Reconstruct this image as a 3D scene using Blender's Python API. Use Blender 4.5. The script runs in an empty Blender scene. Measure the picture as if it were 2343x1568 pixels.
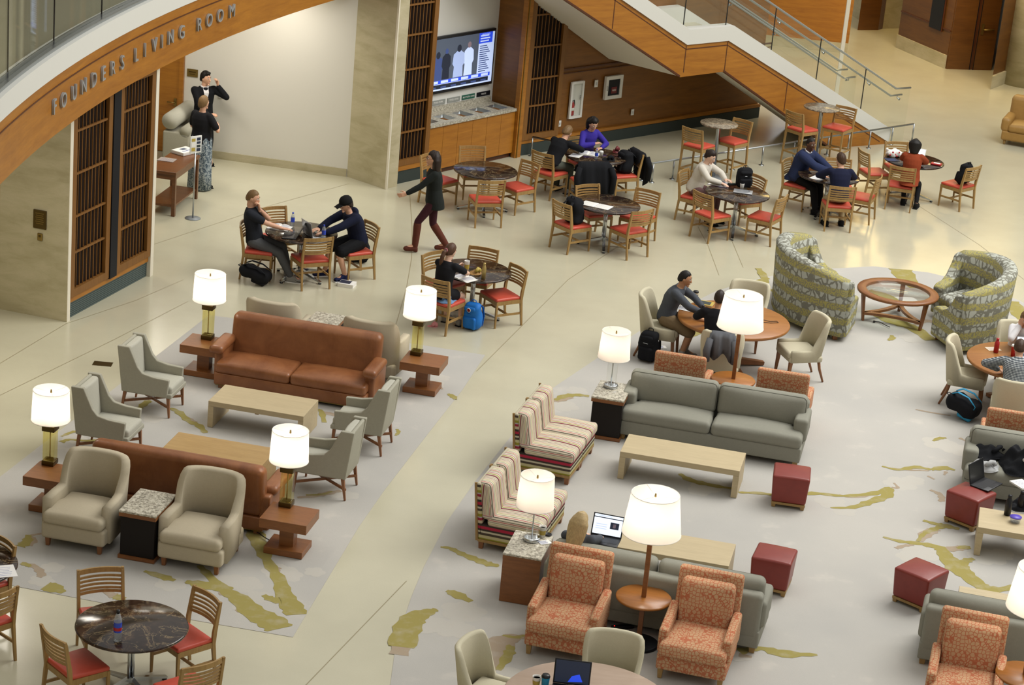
import bpy, math, random
import numpy as np
from mathutils import Vector, Matrix
random.seed(7)
C = bpy.context.scene.collection
PI = math.pi
# ---------------------------------------------------------------- camera
W, H = 2343, 1568
FOC, PITCH, ROLL, CAMZ = 5235.5, math.radians(19.735), math.radians(-5.234), 11.332
_f = Vector((0, math.cos(PITCH), -math.sin(PITCH)))
_r0 = Vector((1, 0, 0)); _d0 = _f.cross(_r0)
_c, _s = math.cos(ROLL), math.sin(ROLL)
_r = _c*_r0 + _s*_d0
_d = -_s*_r0 + _c*_d0
cam = bpy.data.objects.new('camera', bpy.data.cameras.new('camera'))
C.objects.link(cam)
cam.matrix_world = Matrix(((_r.x, -_d.x, -_f.x, 0), (_r.y, -_d.y, -_f.y, 0), (_r.z, -_d.z, -_f.z, CAMZ), (0, 0, 0, 1)))
cam.data.sensor_width = 36.0
cam.data.lens = FOC/W*36.0
cam.data.clip_end = 300
bpy.context.scene.camera = cam

def at(px, py, z=0.0):
    'point of the place seen at a photo pixel, at height z'
    v = _f + _r*((px-W/2)/FOC) + _d*((py-H/2)/FOC)
    t = (z-CAMZ)/v.z
    return Vector((v.x*t, v.y*t, z))

# ---------------------------------------------------------------- materials
def hexc(h):
    o = []
    for i in (0, 2, 4):
        x = int(h[i:i+2], 16)/255
        o.append(x/12.92 if x <= .04045 else ((x+.055)/1.055)**2.4)
    return tuple(o)+(1,)

class NT:
    'small node-tree writer'
    def __init__(s, name):
        m = bpy.data.materials.new(name); m.use_nodes = True
        s.m, s.t = m, m.node_tree
        s.b = s.t.nodes['Principled BSDF']; s.out = s.t.nodes['Material Output']
        s.co = None
    def n(s, typ, ins=None, **kw):
        x = s.t.nodes.new(typ)
        for k, v in kw.items(): setattr(x, k, v)
        for k, v in (ins or {}).items():
            if isinstance(v, bpy.types.NodeSocket): s.t.links.new(v, x.inputs[k])
            else: x.inputs[k].default_value = v
        return x
    def coord(s, kind='Object', scale=(1, 1, 1), rot=(0, 0, 0)):
        tc = s.n('ShaderNodeTexCoord')
        return s.n('ShaderNodeMapping', {'Vector': tc.outputs[kind], 'Scale': scale, 'Rotation': rot}).outputs[0]
    def noise(s, vec, scale, detail=3, rough=.55, dist=0):
        return s.n('ShaderNodeTexNoise', {'Vector': vec, 'Scale': scale, 'Detail': detail, 'Roughness': rough, 'Distortion': dist}).outputs['Fac']
    def ramp(s, fac, stops, interp='LINEAR'):
        r = s.n('ShaderNodeValToRGB', {'Fac': fac}); e = r.color_ramp; e.interpolation = interp
        while len(e.elements) < len(stops): e.elements.new(.5)
        for el, (p, c) in zip(e.elements, stops):
            el.position = p; el.color = hexc(c) if isinstance(c, str) else (c, c, c, 1)
        return r.outputs[0]
    def mix(s, fac, a, b, mode='MIX'):
        x = s.n('ShaderNodeMix', data_type='RGBA', blend_type=mode)
        for k, v in ((0, fac), (6, a), (7, b)):
            if isinstance(v, bpy.types.NodeSocket): s.t.links.new(v, x.inputs[k])
            else: x.inputs[k].default_value = hexc(v) if isinstance(v, str) else v
        return x.outputs[2]
    def math(s, op, a, b=0.0):
        x = s.n('ShaderNodeMath', operation=op)
        for k, v in ((0, a), (1, b)):
            if isinstance(v, bpy.types.NodeSocket): s.t.links.new(v, x.inputs[k])
            else: x.inputs[k].default_value = v
        return x.outputs[0]
    def sep(s, vec):
        return s.n('ShaderNodeSeparateXYZ', {0: vec}).outputs
    def set(s, **kw):
        nm = dict(col='Base Color', rough='Roughness', metal='Metallic', spec='Specular IOR Level', coat='Coat Weight',
                  emit='Emission Color', es='Emission Strength', sheen='Sheen Weight', trans='Transmission Weight', ior='IOR', alpha='Alpha')
        for k, v in kw.items():
            i = s.b.inputs[nm[k]]
            if isinstance(v, bpy.types.NodeSocket): s.t.links.new(v, i)
            else: i.default_value = hexc(v) if isinstance(v, str) else v
        return s
    def bump(s, h, strength=.3, dist=.01):
        b = s.n('ShaderNodeBump', {'Height': h, 'Strength': strength, 'Distance': dist})
        s.t.links.new(b.outputs[0], s.b.inputs['Normal']); return s

MT = {}
def plain(name, col, rough=.5, spec=.5, metal=0, **kw):
    t = NT(name); t.set(col=col, rough=rough, spec=spec, metal=metal, **kw); MT[name] = t.m; return t.m
def cloth(name, col, var=.12, scale=30, rough=.9, weave=160, bs=.25):
    t = NT(name); v = t.coord(); n = t.noise(v, scale, 3); n2 = t.noise(v, weave, 2)
    c = t.mix(t.math('MULTIPLY', n, 1.0), tuple(x*(1-var) for x in hexc(col)[:3])+(1,), tuple(min(1, x*(1+var)) for x in hexc(col)[:3])+(1,))
    c = t.mix(t.math('MULTIPLY', n2, .35), c, tuple(x*.62 for x in hexc(col)[:3])+(1,))
    t.set(col=c, rough=rough, spec=.2); t.bump(t.math('ADD', n2, t.math('MULTIPLY', t.noise(v, 5, 2), 1.5)), bs, .006); MT[name] = t.m; return t.m
def wood(name, dark, light, rough=.4, scale=1.0, rot=(0, 0, 0), stretch=(1, 12, 12), spec=.5):
    t = NT(name); v = t.coord('Object', tuple(scale*x for x in stretch), rot)
    n = t.noise(v, 2.2, 5, .6, .8); n2 = t.noise(v, 9, 3, .6)
    f = t.math('ADD', t.math('MULTIPLY', n, .7), t.math('MULTIPLY', n2, .3))
    t.set(col=t.ramp(f, [(.25, dark), (.75, light)]), rough=rough, spec=spec); t.bump(n2, .08, .004); MT[name] = t.m; return t.m

# ---------------------------------------------------------------- mesh builder
class MB:
    def __init__(s): s.v, s.f, s.mi, s.sm, s.mats = [], [], [], [], []
    def _m(s, m):
        m = MT[m] if isinstance(m, str) else m
        if m not in s.mats: s.mats.append(m)
        return s.mats.index(m)
    def add(s, vs, fs, m, smooth=False, M=None):
        o = len(s.v); i = s._m(m)
        s.v += [tuple(M @ Vector(p)) for p in vs] if M is not None else [tuple(p) for p in vs]
        for f in fs: s.f.append(tuple(o+k for k in f)); s.mi.append(i); s.sm.append(smooth)
        return s
    def box(s, c, sz, m, M=None, taper=1.0):
        x, y, z = (k/2 for k in sz)
        vs = [(a*x*(taper if cc < 0 else 1), b*y*(taper if cc < 0 else 1), cc*z) for cc in (-1, 1) for b in (-1, 1) for a in (-1, 1)]
        vs = [(p[0]+c[0], p[1]+c[1], p[2]+c[2]) for p in vs]
        return s.add(vs, [(0, 2, 3, 1), (4, 5, 7, 6), (0, 1, 5, 4), (2, 6, 7, 3), (0, 4, 6, 2), (1, 3, 7, 5)], m, False, M)
    def rbox(s, c, sz, m, r=.03, k=2, n=0, fn=None, M=None, smooth=True):
        'rounded box; fn bends or bulges a point given in -1..1 box coordinates and real coordinates'
        h = [x/2 for x in sz]; r = min(r, min(h)*.98)
        ax = []
        for q in h:
            a = [-(q-r)-r*math.tan(PI/4*(k-i)/k) for i in range(k+1)]
            mid = [-(q-r)+2*(q-r)*(i+1)/(n+1) for i in range(n)]
            ax.append(a+mid+[-t for t in reversed(a)])
        N = [len(a) for a in ax]; idx = {}; vs = []; fs = []
        def vid(i, j, l):
            key = (i, j, l)
            if key not in idx:
                p = Vector((ax[0][i], ax[1][j], ax[2][l]))
                q = Vector([max(-(h[t]-r), min(h[t]-r, p[t])) for t in range(3)])
                d = p-q; o = q+d.normalized()*r if d.length > 1e-9 else q
                if fn: o = Vector(fn(o, (o.x/h[0], o.y/h[1], o.z/h[2])))
                idx[key] = len(vs); vs.append((o.x+c[0], o.y+c[1], o.z+c[2]))
            return idx[key]
        for a in range(3):
            b, d = (a+1) % 3, (a+2) % 3
            for side in (0, N[a]-1):
                for i in range(N[b]-1):
                    for j in range(N[d]-1):
                        q = []
                        for ii, jj in ((i, j), (i+1, j), (i+1, j+1), (i, j+1)):
                            t = [0, 0, 0]; t[a] = side; t[b] = ii; t[d] = jj; q.append(vid(*t))
                        fs.append(tuple(q if side else q[::-1]))
        return s.add(vs, fs, m, smooth, M)
    def tube(s, pts, rad, m, n=8, cap=True, flat=1.0, M=None, closed=False):
        P = [Vector(p) for p in pts]; R = rad if isinstance(rad, (list, tuple)) else [rad]*len(P)
        vs = []; fs = []; up = None
        for i, p in enumerate(P):
            if closed: t = P[(i+1) % len(P)]-P[i-1]
            else: t = (P[min(i+1, len(P)-1)]-P[max(i-1, 0)])
            t = t.normalized() if t.length > 1e-9 else Vector((0, 0, 1))
            if up is None:
                up = Vector((0, 0, 1)) if abs(t.z) < .9 else Vector((1, 0, 0))
            up = (up-t*up.dot(t)).normalized(); sd = t.cross(up)
            for k in range(n):
                a = 2*PI*k/n
                vs.append(tuple(p+sd*(math.cos(a)*R[i])+up*(math.sin(a)*R[i]*flat)))
        m_ = len(P)
        for i in range(m_ if closed else m_-1):
            for k in range(n):
                a, b = i*n+k, i*n+(k+1) % n; c_, d_ = ((i+1) % m_)*n+(k+1) % n, ((i+1) % m_)*n+k
                fs.append((a, b, c_, d_))
        if cap and not closed: fs += [tuple(range(n))[::-1], tuple((m_-1)*n+k for k in range(n))]
        return s.add(vs, fs, m, True, M)
    def bar(s, p0, p1, w, t, m, up=(0, 0, 1), w1=None, t1=None, M=None):
        'rectangular bar from p0 to p1, w across and t along up'
        p0, p1 = Vector(p0), Vector(p1); d = (p1-p0).normalized(); u = Vector(up); u = u-d*u.dot(d)
        if u.length < 1e-6: u = Vector((0, 1, 0))-d*d.y
        u.normalize(); sd = d.cross(u); w1 = w if w1 is None else w1; t1 = t if t1 is None else t1
        vs = [p+sd*(a*ww/2)+u*(b*tt/2) for p, ww, tt in ((p0, w, t), (p1, w1, t1)) for a, b in ((-1, -1), (1, -1), (1, 1), (-1, 1))]
        return s.add(vs, [(3, 2, 1, 0), (4, 5, 6, 7), (0, 1, 5, 4), (1, 2, 6, 5), (2, 3, 7, 6), (3, 0, 4, 7)], m, False, M)
    def lathe(s, prof, m, n=24, c=(0, 0, 0), sx=1, sy=1, smooth=True, M=None):
        vs = []; fs = []
        for r, z in prof:
            for k in range(n):
                a = 2*PI*k/n; vs.append((c[0]+r*math.cos(a)*sx, c[1]+r*math.sin(a)*sy, c[2]+z))
        for i in range(len(prof)-1):
            for k in range(n):
                fs.append((i*n+k, i*n+(k+1) % n, (i+1)*n+(k+1) % n, (i+1)*n+k))
        if prof[0][0] > 1e-6: fs.append(tuple(range(n))[::-1])
        if prof[-1][0] > 1e-6: fs.append(tuple((len(prof)-1)*n+k for k in range(n)))
        return s.add(vs, fs, m, smooth, M)
    def prism(s, poly, z0, z1, m, mtop=None, M=None, smooth=False):
        n = len(poly); vs = [(p[0], p[1], z0) for p in poly]+[(p[0], p[1], z1) for p in poly]
        a = sum(poly[i][0]*poly[(i+1) % n][1]-poly[(i+1) % n][0]*poly[i][1] for i in range(n))
        sd = [(i, (i+1) % n, n+(i+1) % n, n+i) for i in range(n)]; bt = tuple(range(n))[::-1]; tp = tuple(range(n, 2*n))
        if a < 0: sd = [f[::-1] for f in sd]; bt = bt[::-1]; tp = tp[::-1]
        s.add(vs, sd+[bt], m, smooth, M); s.add(vs, [tp], mtop or m, False, M); return s
    def loft(s, rings, m, M=None, cap=True, smooth=True, closed=True):
        n = len(rings[0]); vs = [tuple(p) for r in rings for p in r]; fs = []
        for i in range(len(rings)-1):
            for k in range(n if closed else n-1):
                fs.append((i*n+k, i*n+(k+1) % n, (i+1)*n+(k+1) % n, (i+1)*n+k))
        if cap and closed: fs += [tuple(range(n))[::-1], tuple((len(rings)-1)*n+k for k in range(n))]
        return s.add(vs, fs, m, smooth, M)
    def mesh(s, name):
        me = bpy.data.meshes.new(name); me.from_pydata(s.v, [], s.f)
        for m in s.mats: me.materials.append(m)
        me.polygons.foreach_set('material_index', s.mi); me.polygons.foreach_set('use_smooth', s.sm); me.update()
        return me
    def build(s, name, parent=None, label=None):
        o = bpy.data.objects.new(name, s.mesh(name)); C.objects.link(o)
        if parent: o.parent = parent
        if label: o['label'] = label
        return o

def RZ(a): return Matrix.Rotation(a, 4, 'Z')
def TR(x, y=0, z=0):
    return Matrix.Translation(Vector((x, y, z)) if not hasattr(x, '__len__') else Vector(x))
def thing(name, label, cat, loc=(0, 0, 0), rz=0, group=None):
    o = bpy.data.objects.new(name, None); C.objects.link(o); o.empty_display_size = .1
    o.location = loc; o.rotation_euler = (0, 0, rz); o['label'] = label; o['category'] = cat
    if group: o['group'] = group
    return o
def tag(o, label, cat, group=None, kind=None):
    o['label'] = label; o['category'] = cat
    if group: o['group'] = group
    if kind: o['kind'] = kind
    return o
def struct(o):
    o['kind'] = 'structure'; return o
def copy_thing(o, loc, rz, label, group=None):
    def cp(x, par):
        c = x.copy(); C.objects.link(c); c.parent = par
        for ch in KIDS.get(x.name, []): cp(ch, c)
        return c
    KIDS = {}
    for x in bpy.data.objects:
        if x.parent: KIDS.setdefault(x.parent.name, []).append(x)
    r = cp(o, None); r.location = loc; r.rotation_euler = (0, 0, rz); r['label'] = label
    if group: r['group'] = group
    return r
def anchor(px, py, z, lx, ly, rz):
    'root location so that the local point (lx, ly) at height z is seen at the pixel'
    p = at(px, py, z); q = RZ(rz) @ Vector((lx, ly, 0)); return Vector((p.x-q.x, p.y-q.y, 0))
# ---------------------------------------------------------------- surface library
def _floor():
    t = NT('floor_stone'); v = t.coord(); n = t.noise(v, .8, 4); n2 = t.noise(v, 60, 2)
    c = t.ramp(n, [(.3, 'b6b19a'), (.7, 'c1bca4')]); c = t.mix(t.math('MULTIPLY', n2, .25), c, 'a29d85')
    t.set(col=c, rough=.2, spec=.5); MT['floor_stone'] = t.m
_floor()
def _carpet(name, a, b):
    t = NT(name); v = t.coord(); n = t.noise(v, .55, 3); n2 = t.noise(v, 150, 2); n3 = t.noise(v, 2.2, 3, .6)
    c = t.ramp(n, [(.35, a), (.65, b)]); c = t.mix(t.math('MULTIPLY', n2, .3), c, '9b948a')
    c = t.mix(t.ramp(n3, [(.6, 0.0), (.72, .28)]), c, 'c9c3b8')
    t.set(col=c, rough=.95, spec=.1); t.bump(n2, .3, .006); MT[name] = t.m
_carpet('carpet', 'adaba6', 'b7b4ad')
def _solidcarpet(name, col):
    t = NT(name); v = t.coord(); n2 = t.noise(v, 150, 2); n = t.noise(v, 6, 3)
    c = t.mix(t.math('MULTIPLY', n2, .3), col, tuple(x*.6 for x in hexc(col)[:3])+(1,)); c = t.mix(t.ramp(n, [(.5, 0.0), (.75, .35)]), c, 'b5aea2')
    t.set(col=c, rough=.95, spec=.1); MT[name] = t.m
_solidcarpet('carpet_branch', '9a8f55'); _solidcarpet('carpet_taupe', 'a3937f'); _solidcarpet('carpet_blossom', 'bab6ad')
def _stone():
    t = NT('limestone'); v = t.coord('Object', (1, 1, 3)); n = t.noise(v, 1.6, 5, .62, .4); n2 = t.noise(v, 40, 2)
    c = t.ramp(n, [(.3, 'a69d7d'), (.55, 'b9b092'), (.75, 'c3ba9f')]); c = t.mix(t.math('MULTIPLY', n2, .25), c, '8d8262')
    t.set(col=c, rough=.6, spec=.3); MT['limestone'] = t.m
_stone()
plain('plaster', 'd4d1c8', .8, .2); plain('cream_trim', 'ddd6c4', .6, .3); plain('white_paint', 'd9d9d3', .6, .3)
plain('slab_white', 'cfcfc8', .6, .3); plain('soffit_paint', 'dcd9d0', .7, .2)
wood('cherry', '875218', 'b07627', .35, .5, (0, 0, 0), (1, 1, 9)); wood('cherry_dark', '694216', '8a5a22', .4, .5, (0, 0, 0), (1, 1, 8))
wood('lattice_wood', '674218', '855a26', .5, 1, (0, 0, 0), (9, 9, 1)); wood('walnut_dark', '3f1f0c', '5c3015', .45, .6, (0, 0, 0), (9, 9, 1))
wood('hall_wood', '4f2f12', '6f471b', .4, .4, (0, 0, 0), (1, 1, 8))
plain('lattice_back', '1a0d06', .7, .2); plain('black_panel', '10131a', .5, .3)
def _slate():
    t = NT('slate_louvre'); v = t.coord(); z = t.sep(v)[2]
    w = t.math('FRACT', t.math('MULTIPLY', z, 34)); c = t.ramp(w, [(.0, '23302f'), (.45, '5a6a69'), (.7, '2c3838')])
    t.set(col=c, rough=.5); MT['slate_louvre'] = t.m
_slate(); plain('slate', '2c3634', .5)
def _stretch(name, base, dots, s1, lo, hi):
    t = NT(name); v = t.coord(); n = t.noise(v, s1, 4, .7); n2 = t.noise(v, s1*2.7, 3, .7)
    c = t.ramp(n, [(lo, dots[0]), (.5, base), (hi, dots[1])]); c = t.mix(t.ramp(n2, [(.58, 0.0), (.66, .8)]), c, dots[2])
    t.set(col=c, rough=.2, spec=.5); MT[name] = t.m
_stretch('granite', 'b2ac9b', ('6f695d', 'd2ccbb', '4d473c'), 30, .36, .62)
_stretch('granite_counter', 'aaa595', ('8a8577', 'c4bfae', '6a6255'), 25, .36, .62)
def _marble():
    t = NT('brown_marble'); v = t.coord(); n = t.noise(v, 5, 6, .72, 1.2); n2 = t.noise(v, 2.6, 5, .7, 2.0)
    c = t.ramp(n, [(.34, '19110d'), (.54, '2e211a'), (.66, '4d3a2a'), (.78, '7d6547')])
    n3 = t.noise(v, 2.2, 6, .62, 1.2); rdg = t.math('ABSOLUTE', t.math('SUBTRACT', n3, .5)); c = t.mix(t.ramp(rdg, [(.0, .5), (.008, .2), (.014, 0.0)]), c, '9c8763')
    n4 = t.noise(v, 16, 4, .7, .6); c = t.mix(t.ramp(n4, [(.66, 0.0), (.74, .8)]), c, 'a99673')
    t.set(col=c, rough=.12, spec=.5); MT['brown_marble'] = t.m
_marble()
plain('letter_metal', 'a3a6a6', .45, .5, .4); plain('piping', '5d5d54', .9, .1); plain('chrome', 'c9cdd0', .18, .5, 1.0); plain('steel', 'aeb3b5', .3, .5, 1.0); plain('brass', '8d7640', .35, .5, .8); plain('dark_brass', '54431f', .4, .5, .7)
wood('oak', '85653a', 'a88850', .45, 1.2, (0, 0, 0), (8, 8, 1)); wood('oak_pale', 'ac9b79', 'bfae8a', .5, .8, (0, 0, 0), (1.2, 10, 10))
wood('oak_pale_b', '9a7a48', 'b39460', .45, .8, (0, 0, 0), (1.2, 10, 10))
wood('redwood', '6e4221', '905c30', .35, .8, (0, 0, 0), (1.5, 10, 10)); wood('honey', '82501f', 'a86c30', .3, .8, (0, 0, 0), (1.5, 10, 10))
wood('table_wood', '8a5729', 'a87139', .35, .6, (0, 0, 0), (1.2, 8, 8)); wood('table_glare', 'a58e7c', 'b8a494', .3, .6, (0, 0, 0), (1.2, 8, 8)); wood('leg_brown', '744a2b', '926039', .4, 1, (0, 0, 0), (8, 8, 1))  # bottom table: wood colour paled to carry the glare on its top
wood('console_wood', '4d2b14', '774a26', .3, .8, (0, 0, 0), (8, 1.2, 8))
plain('espresso', '17110e', .6, .3); plain('black_plastic', '15161a', .4, .4); plain('black_fabric', '141519', .85, .2); plain('rubber', '1d1d1d', .8, .2)
def _vinyl(name, col, bs=.2, rough=.4):
    t = NT(name); v = t.coord(); n = t.noise(v, 12, 3); n2 = t.noise(v, 120, 2)
    c = t.mix(n, tuple(x*.85 for x in hexc(col)[:3])+(1,), tuple(min(1, x*1.12) for x in hexc(col)[:3])+(1,))
    t.set(col=c, rough=rough, spec=.4); t.bump(t.math('ADD', n, t.math('MULTIPLY', n2, .2)), bs, .005); MT[name] = t.m
_vinyl('red_vinyl', 'bf4e3c'); _vinyl('red_leather', '7f322a', .15, .35); _vinyl('tan_leather', '98743c', .3, .45)
def _leather():
    t = NT('brown_leather'); v = t.coord(); n = t.noise(v, 3.2, 4, .6, .6); n2 = t.noise(v, 110, 2)
    w = t.noise(t.coord('Object', (9, 1.6, 1.6)), 2.4, 3, .6, .8)
    c = t.ramp(n, [(.3, '774728'), (.7, '8f5c37')])
    t.set(col=c, rough=.36, spec=.45); t.bump(t.math('ADD', t.math('MULTIPLY', w, .6), t.math('MULTIPLY', n2, .12)), .28, .02); MT['brown_leather'] = t.m
_leather()
cloth('sage_fabric', 'a5a292', .08, 40); cloth('sage_light', 'b6b4a6', .06, 40); cloth('sofa_grey', '8c8b7f', .06, 30); cloth('cream_fabric', 'bdb29a', .05, 30)
cloth('cream_chair', 'c4bda4', .05, 45); cloth('denim', '6f8fb5', .25, 25)
def _stripes():
    t = NT('stripe_fabric'); v = t.coord(); q = t.sep(v); x = q[0]; nx = t.sep(t.n('ShaderNodeTexCoord').outputs['Normal'])[0]; sd = t.math('GREATER_THAN', t.math('ABSOLUTE', nx), .72); hi = t.math('GREATER_THAN', q[2], .44)
    alt = t.math('ADD', t.math('MULTIPLY', hi, t.math('MULTIPLY', q[1], 2.2)), t.math('MULTIPLY', t.math('SUBTRACT', 1.0, hi), t.math('MULTIPLY', q[2], 1.6))); xx = t.math('ADD', t.math('MULTIPLY', sd, alt), t.math('MULTIPLY', t.math('SUBTRACT', 1.0, sd), x))
    f = t.math('FRACT', t.math('ADD', t.math('MULTIPLY', xx, 2.7), .5))
    st = [(0, 'cfc6ad'), (.05, '8d8678'), (.085, 'd2c9b2'), (.14, 'b0525c'), (.175, 'cbbfa9'), (.22, '5c5249'), (.25, 'd0c7b0'), (.31, 'a59bA0'), (.35, 'bb6f70'), (.38, 'cfc6ad'), (.44, '8f8a35'), (.49, 'c9c2a8'), (.53, '9c8f86'), (.56, '93243a'), (.60, '3a312c'), (.63, 'c6bfa8'), (.70, 'a8837a'), (.735, 'd2c9b2'), (.79, '6a6058'), (.82, 'cfc6ad'), (.87, 'b58a88'), (.90, 'd2c9b2'), (.95, '9d9a55'), (.975, 'cfc6ad')]
    t.set(col=t.ramp(f, st, 'CONSTANT'), rough=.85, spec=.2); t.bump(t.noise(v, 150, 2), .2, .004); MT['stripe_fabric'] = t.m
    t = NT('stripe_side'); v = t.coord(); z = t.sep(v)[2]
    f = t.math('FRACT', t.math('MULTIPLY', z, 3.4))
    st = [(0, '3a332c'), (.1, 'b8a98f'), (.22, '8f2a3c'), (.33, 'a59ba0'), (.38, '8a8430'), (.5, 'b9b087'), (.62, '4b4138'), (.72, 'b9b19a'), (.8, '3d352f'), (.88, 'a32b40')]
    t.set(col=t.ramp(f, st, 'CONSTANT'), rough=.85, spec=.2); MT['stripe_side'] = t.m
_stripes()
def _orange():
    t = NT('orange_pattern'); v = t.coord('Object', (1, 1, 1.0)); n = t.noise(v, 6, 2)
    vo = t.n('ShaderNodeTexVoronoi', {'Vector': v, 'Scale': 25, 'Randomness': .6}, feature='DISTANCE_TO_EDGE').outputs['Distance']
    f = t.ramp(vo, [(.06, 1.0), (.11, 0.0)]); c = t.mix(f, 'bb9875', 'ad6446'); c = t.mix(t.ramp(n, [(.4, 0.0), (.7, .3)]), c, 'ac7858')
    t.set(col=c, rough=.85, spec=.2); MT['orange_pattern'] = t.m
_orange()
def _floral():
    t = NT('leaf_pattern'); v = t.coord('Object', (1, 1, 1)); z = t.sep(v)[2]
    band = t.math('ABSOLUTE', t.math('SUBTRACT', t.math('FRACT', t.math('MULTIPLY', t.math('ADD', z, t.math('MULTIPLY', t.noise(v, 5, 2), .05)), 4.3)), .5))
    bm = t.ramp(band, [(.20, 1.0), (.28, 0.0)])
    vs = t.coord('Object', (1, 1, .75)); nd = t.n('ShaderNodeTexNoise', {'Vector': vs, 'Scale': 7}).outputs['Color']
    vv = t.mix(.12, vs, nd, 'ADD')
    lf = t.n('ShaderNodeTexVoronoi', {'Vector': vv, 'Scale': 10}, feature='DISTANCE_TO_EDGE').outputs['Distance']
    vn = t.n('ShaderNodeTexVoronoi', {'Vector': vv, 'Scale': 13}).outputs['Distance']
    rings = t.math('FRACT', t.math('MULTIPLY', vn, 3.2)); rg = t.ramp(rings, [(.30, 0.0), (.42, 1.0), (.85, 1.0), (.95, 0.0)])
    leaf = t.ramp(lf, [(.09, 0.0), (.13, 1.0)])
    c = t.mix(bm, t.mix(leaf, '78776c', 'acaea4'), t.mix(rg, '84806a', 'a39b5e'))
    t.set(col=c, rough=.9, spec=.15); MT['leaf_pattern'] = t.m
_floral()
def _shade():
    t = NT('lamp_shade'); t.t.nodes.remove(t.b)
    d = t.n('ShaderNodeBsdfDiffuse', {'Color': hexc('f4efe6')}); tr = t.n('ShaderNodeBsdfTranslucent', {'Color': hexc('fff6ea')})
    mx = t.n('ShaderNodeMixShader', {0: .5, 1: d.outputs[0], 2: tr.outputs[0]})
    t.t.links.new(mx.outputs[0], t.out.inputs[0]); MT['lamp_shade'] = t.m
_shade()
plain('bulb', 'fff1d8', .5, .2, emit='ffe9c8', es=6.0)
def _glass(name, tint, edge=.6, rough=.02, milk=0):
    t = NT(name); t.t.nodes.remove(t.b)
    tr = t.n('ShaderNodeBsdfTransparent', {'Color': tint}); g = t.n('ShaderNodeBsdfGlossy', {'Color': (1, 1, 1, 1), 'Roughness': rough})
    f = t.n('ShaderNodeLayerWeight', {'Blend': .5}).outputs['Facing']; fac = t.math('ADD', t.math('MULTIPLY', t.math('POWER', f, 4.0), edge), .03)
    mx = t.n('ShaderNodeMixShader', {0: fac, 1: tr.outputs[0], 2: g.outputs[0]})
    if milk: mx = t.n('ShaderNodeMixShader', {0: milk, 1: mx.outputs[0], 2: t.n('ShaderNodeBsdfDiffuse', {'Color': (.75, .78, .8, 1)}).outputs[0]})
    t.t.links.new(mx.outputs[0], t.out.inputs[0]); MT[name] = t.m
_glass('rail_glass', (.965, .975, .96, 1), .45); _glass('clear_glass', (.97, .975, .965, 1), .35); _glass('amber_glass', (.96, .92, .62, 1), .5); _glass('bottle_plastic', (.84, .87, .89, 1), .9, .02, .22); _glass('table_glass', (.9, .93, .9, 1))
_glass('red_clear', (.8, .08, .08, 1))
plain('paper', 'e4e2dc', .7, .2); plain('white_plastic', 'dcdcd8', .4, .4); plain('silver', 'b9bcc0', .3, .5, .6); plain('blue_label', '2f49b8', .5); plain('green_sign', '1d5b49', .5); plain('grey_sign', '8e918b', .5)
plain('red_plastic', 'a81f26', .4); plain('gold_metal', 'ab955a', .35, .5, .35); plain('blue_nylon', '1668b8', .6, .3); plain('blue_dark', '0f4d93', .7, .3); plain('teal_nylon', '1c86b0', .6)
plain('carton', 'a07a45', .8); plain('purple_lid', '5a48b8', .4); plain('orange_paper', 'b9663a', .7); plain('maroon', '6a2224', .6)
plain('screen_white', 'dfe7f2', .3, .4, emit='dfe9f7', es=.9); plain('screen_dark', '16171c', .2, .5)
plain('ember', 'ff2020', .5, .2, emit='ff2020', es=3.0)
plain('cup_yellow', 'b09a45', .6); plain('tissue_pink', 'd98f92', .8); plain('tissue_cream', 'd8c7ac', .8); plain('scarf_grey', 'a9aaaa', .9, .1); plain('magazine_cover', '9b8f86', .5)
# ---------------------------------------------------------------- the hall itself
def P2(v): return (v.x, v.y) if hasattr(v, 'x') else (v[0], v[1])
fl = MB(); fl.prism([(-34, -6), (46, -6), (46, 95), (-34, 95)], -.3, 0, 'floor_stone')
struct(fl.build('floor'))
# joints in the stone floor: thin inlaid strips
def ground_strip(mb, pts, w, m, z0, z1):
    Q = [at(*p) for p in pts]; L = []; R = []
    for i, q in enumerate(Q):
        d = (Q[min(i+1, len(Q)-1)]-Q[max(i-1, 0)]).normalized(); n = Vector((-d.y, d.x, 0)); ww = w[i] if isinstance(w, (list, tuple)) else w
        L.append(q+n*ww/2); R.append(q-n*ww/2)
    n = len(Q); vs = [(p.x, p.y, z1) for p in L]+[(p.x, p.y, z1) for p in R]
    mb.add(vs, [(n+i, n+i+1, i+1, i) for i in range(n-1)], m)
plain('joint', '8f8568', .5)
jm = MB()
for pl in ([(937, 440), (943, 520), (942, 590), (930, 660), (905, 746), (880, 830)], [(0, 832), (151, 741), (310, 688), (420, 640)], [(0, 905), (260, 778), (430, 690)],
           [(1597, 519), (1620, 562), (1645, 630)], [(1675, 552), (1700, 612)], [(350, 560), (620, 470), (800, 420)], [(1090, 850), (1300, 640), (1420, 560)],
           [(2100, 470), (2240, 560), (2343, 640)], [(700, 1568), (930, 1330)], [(300, 1300), (700, 1235)]):
    ground_strip(jm, pl, .012, 'joint', 0, .0012)
struct(jm.build('trim_1'))
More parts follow.
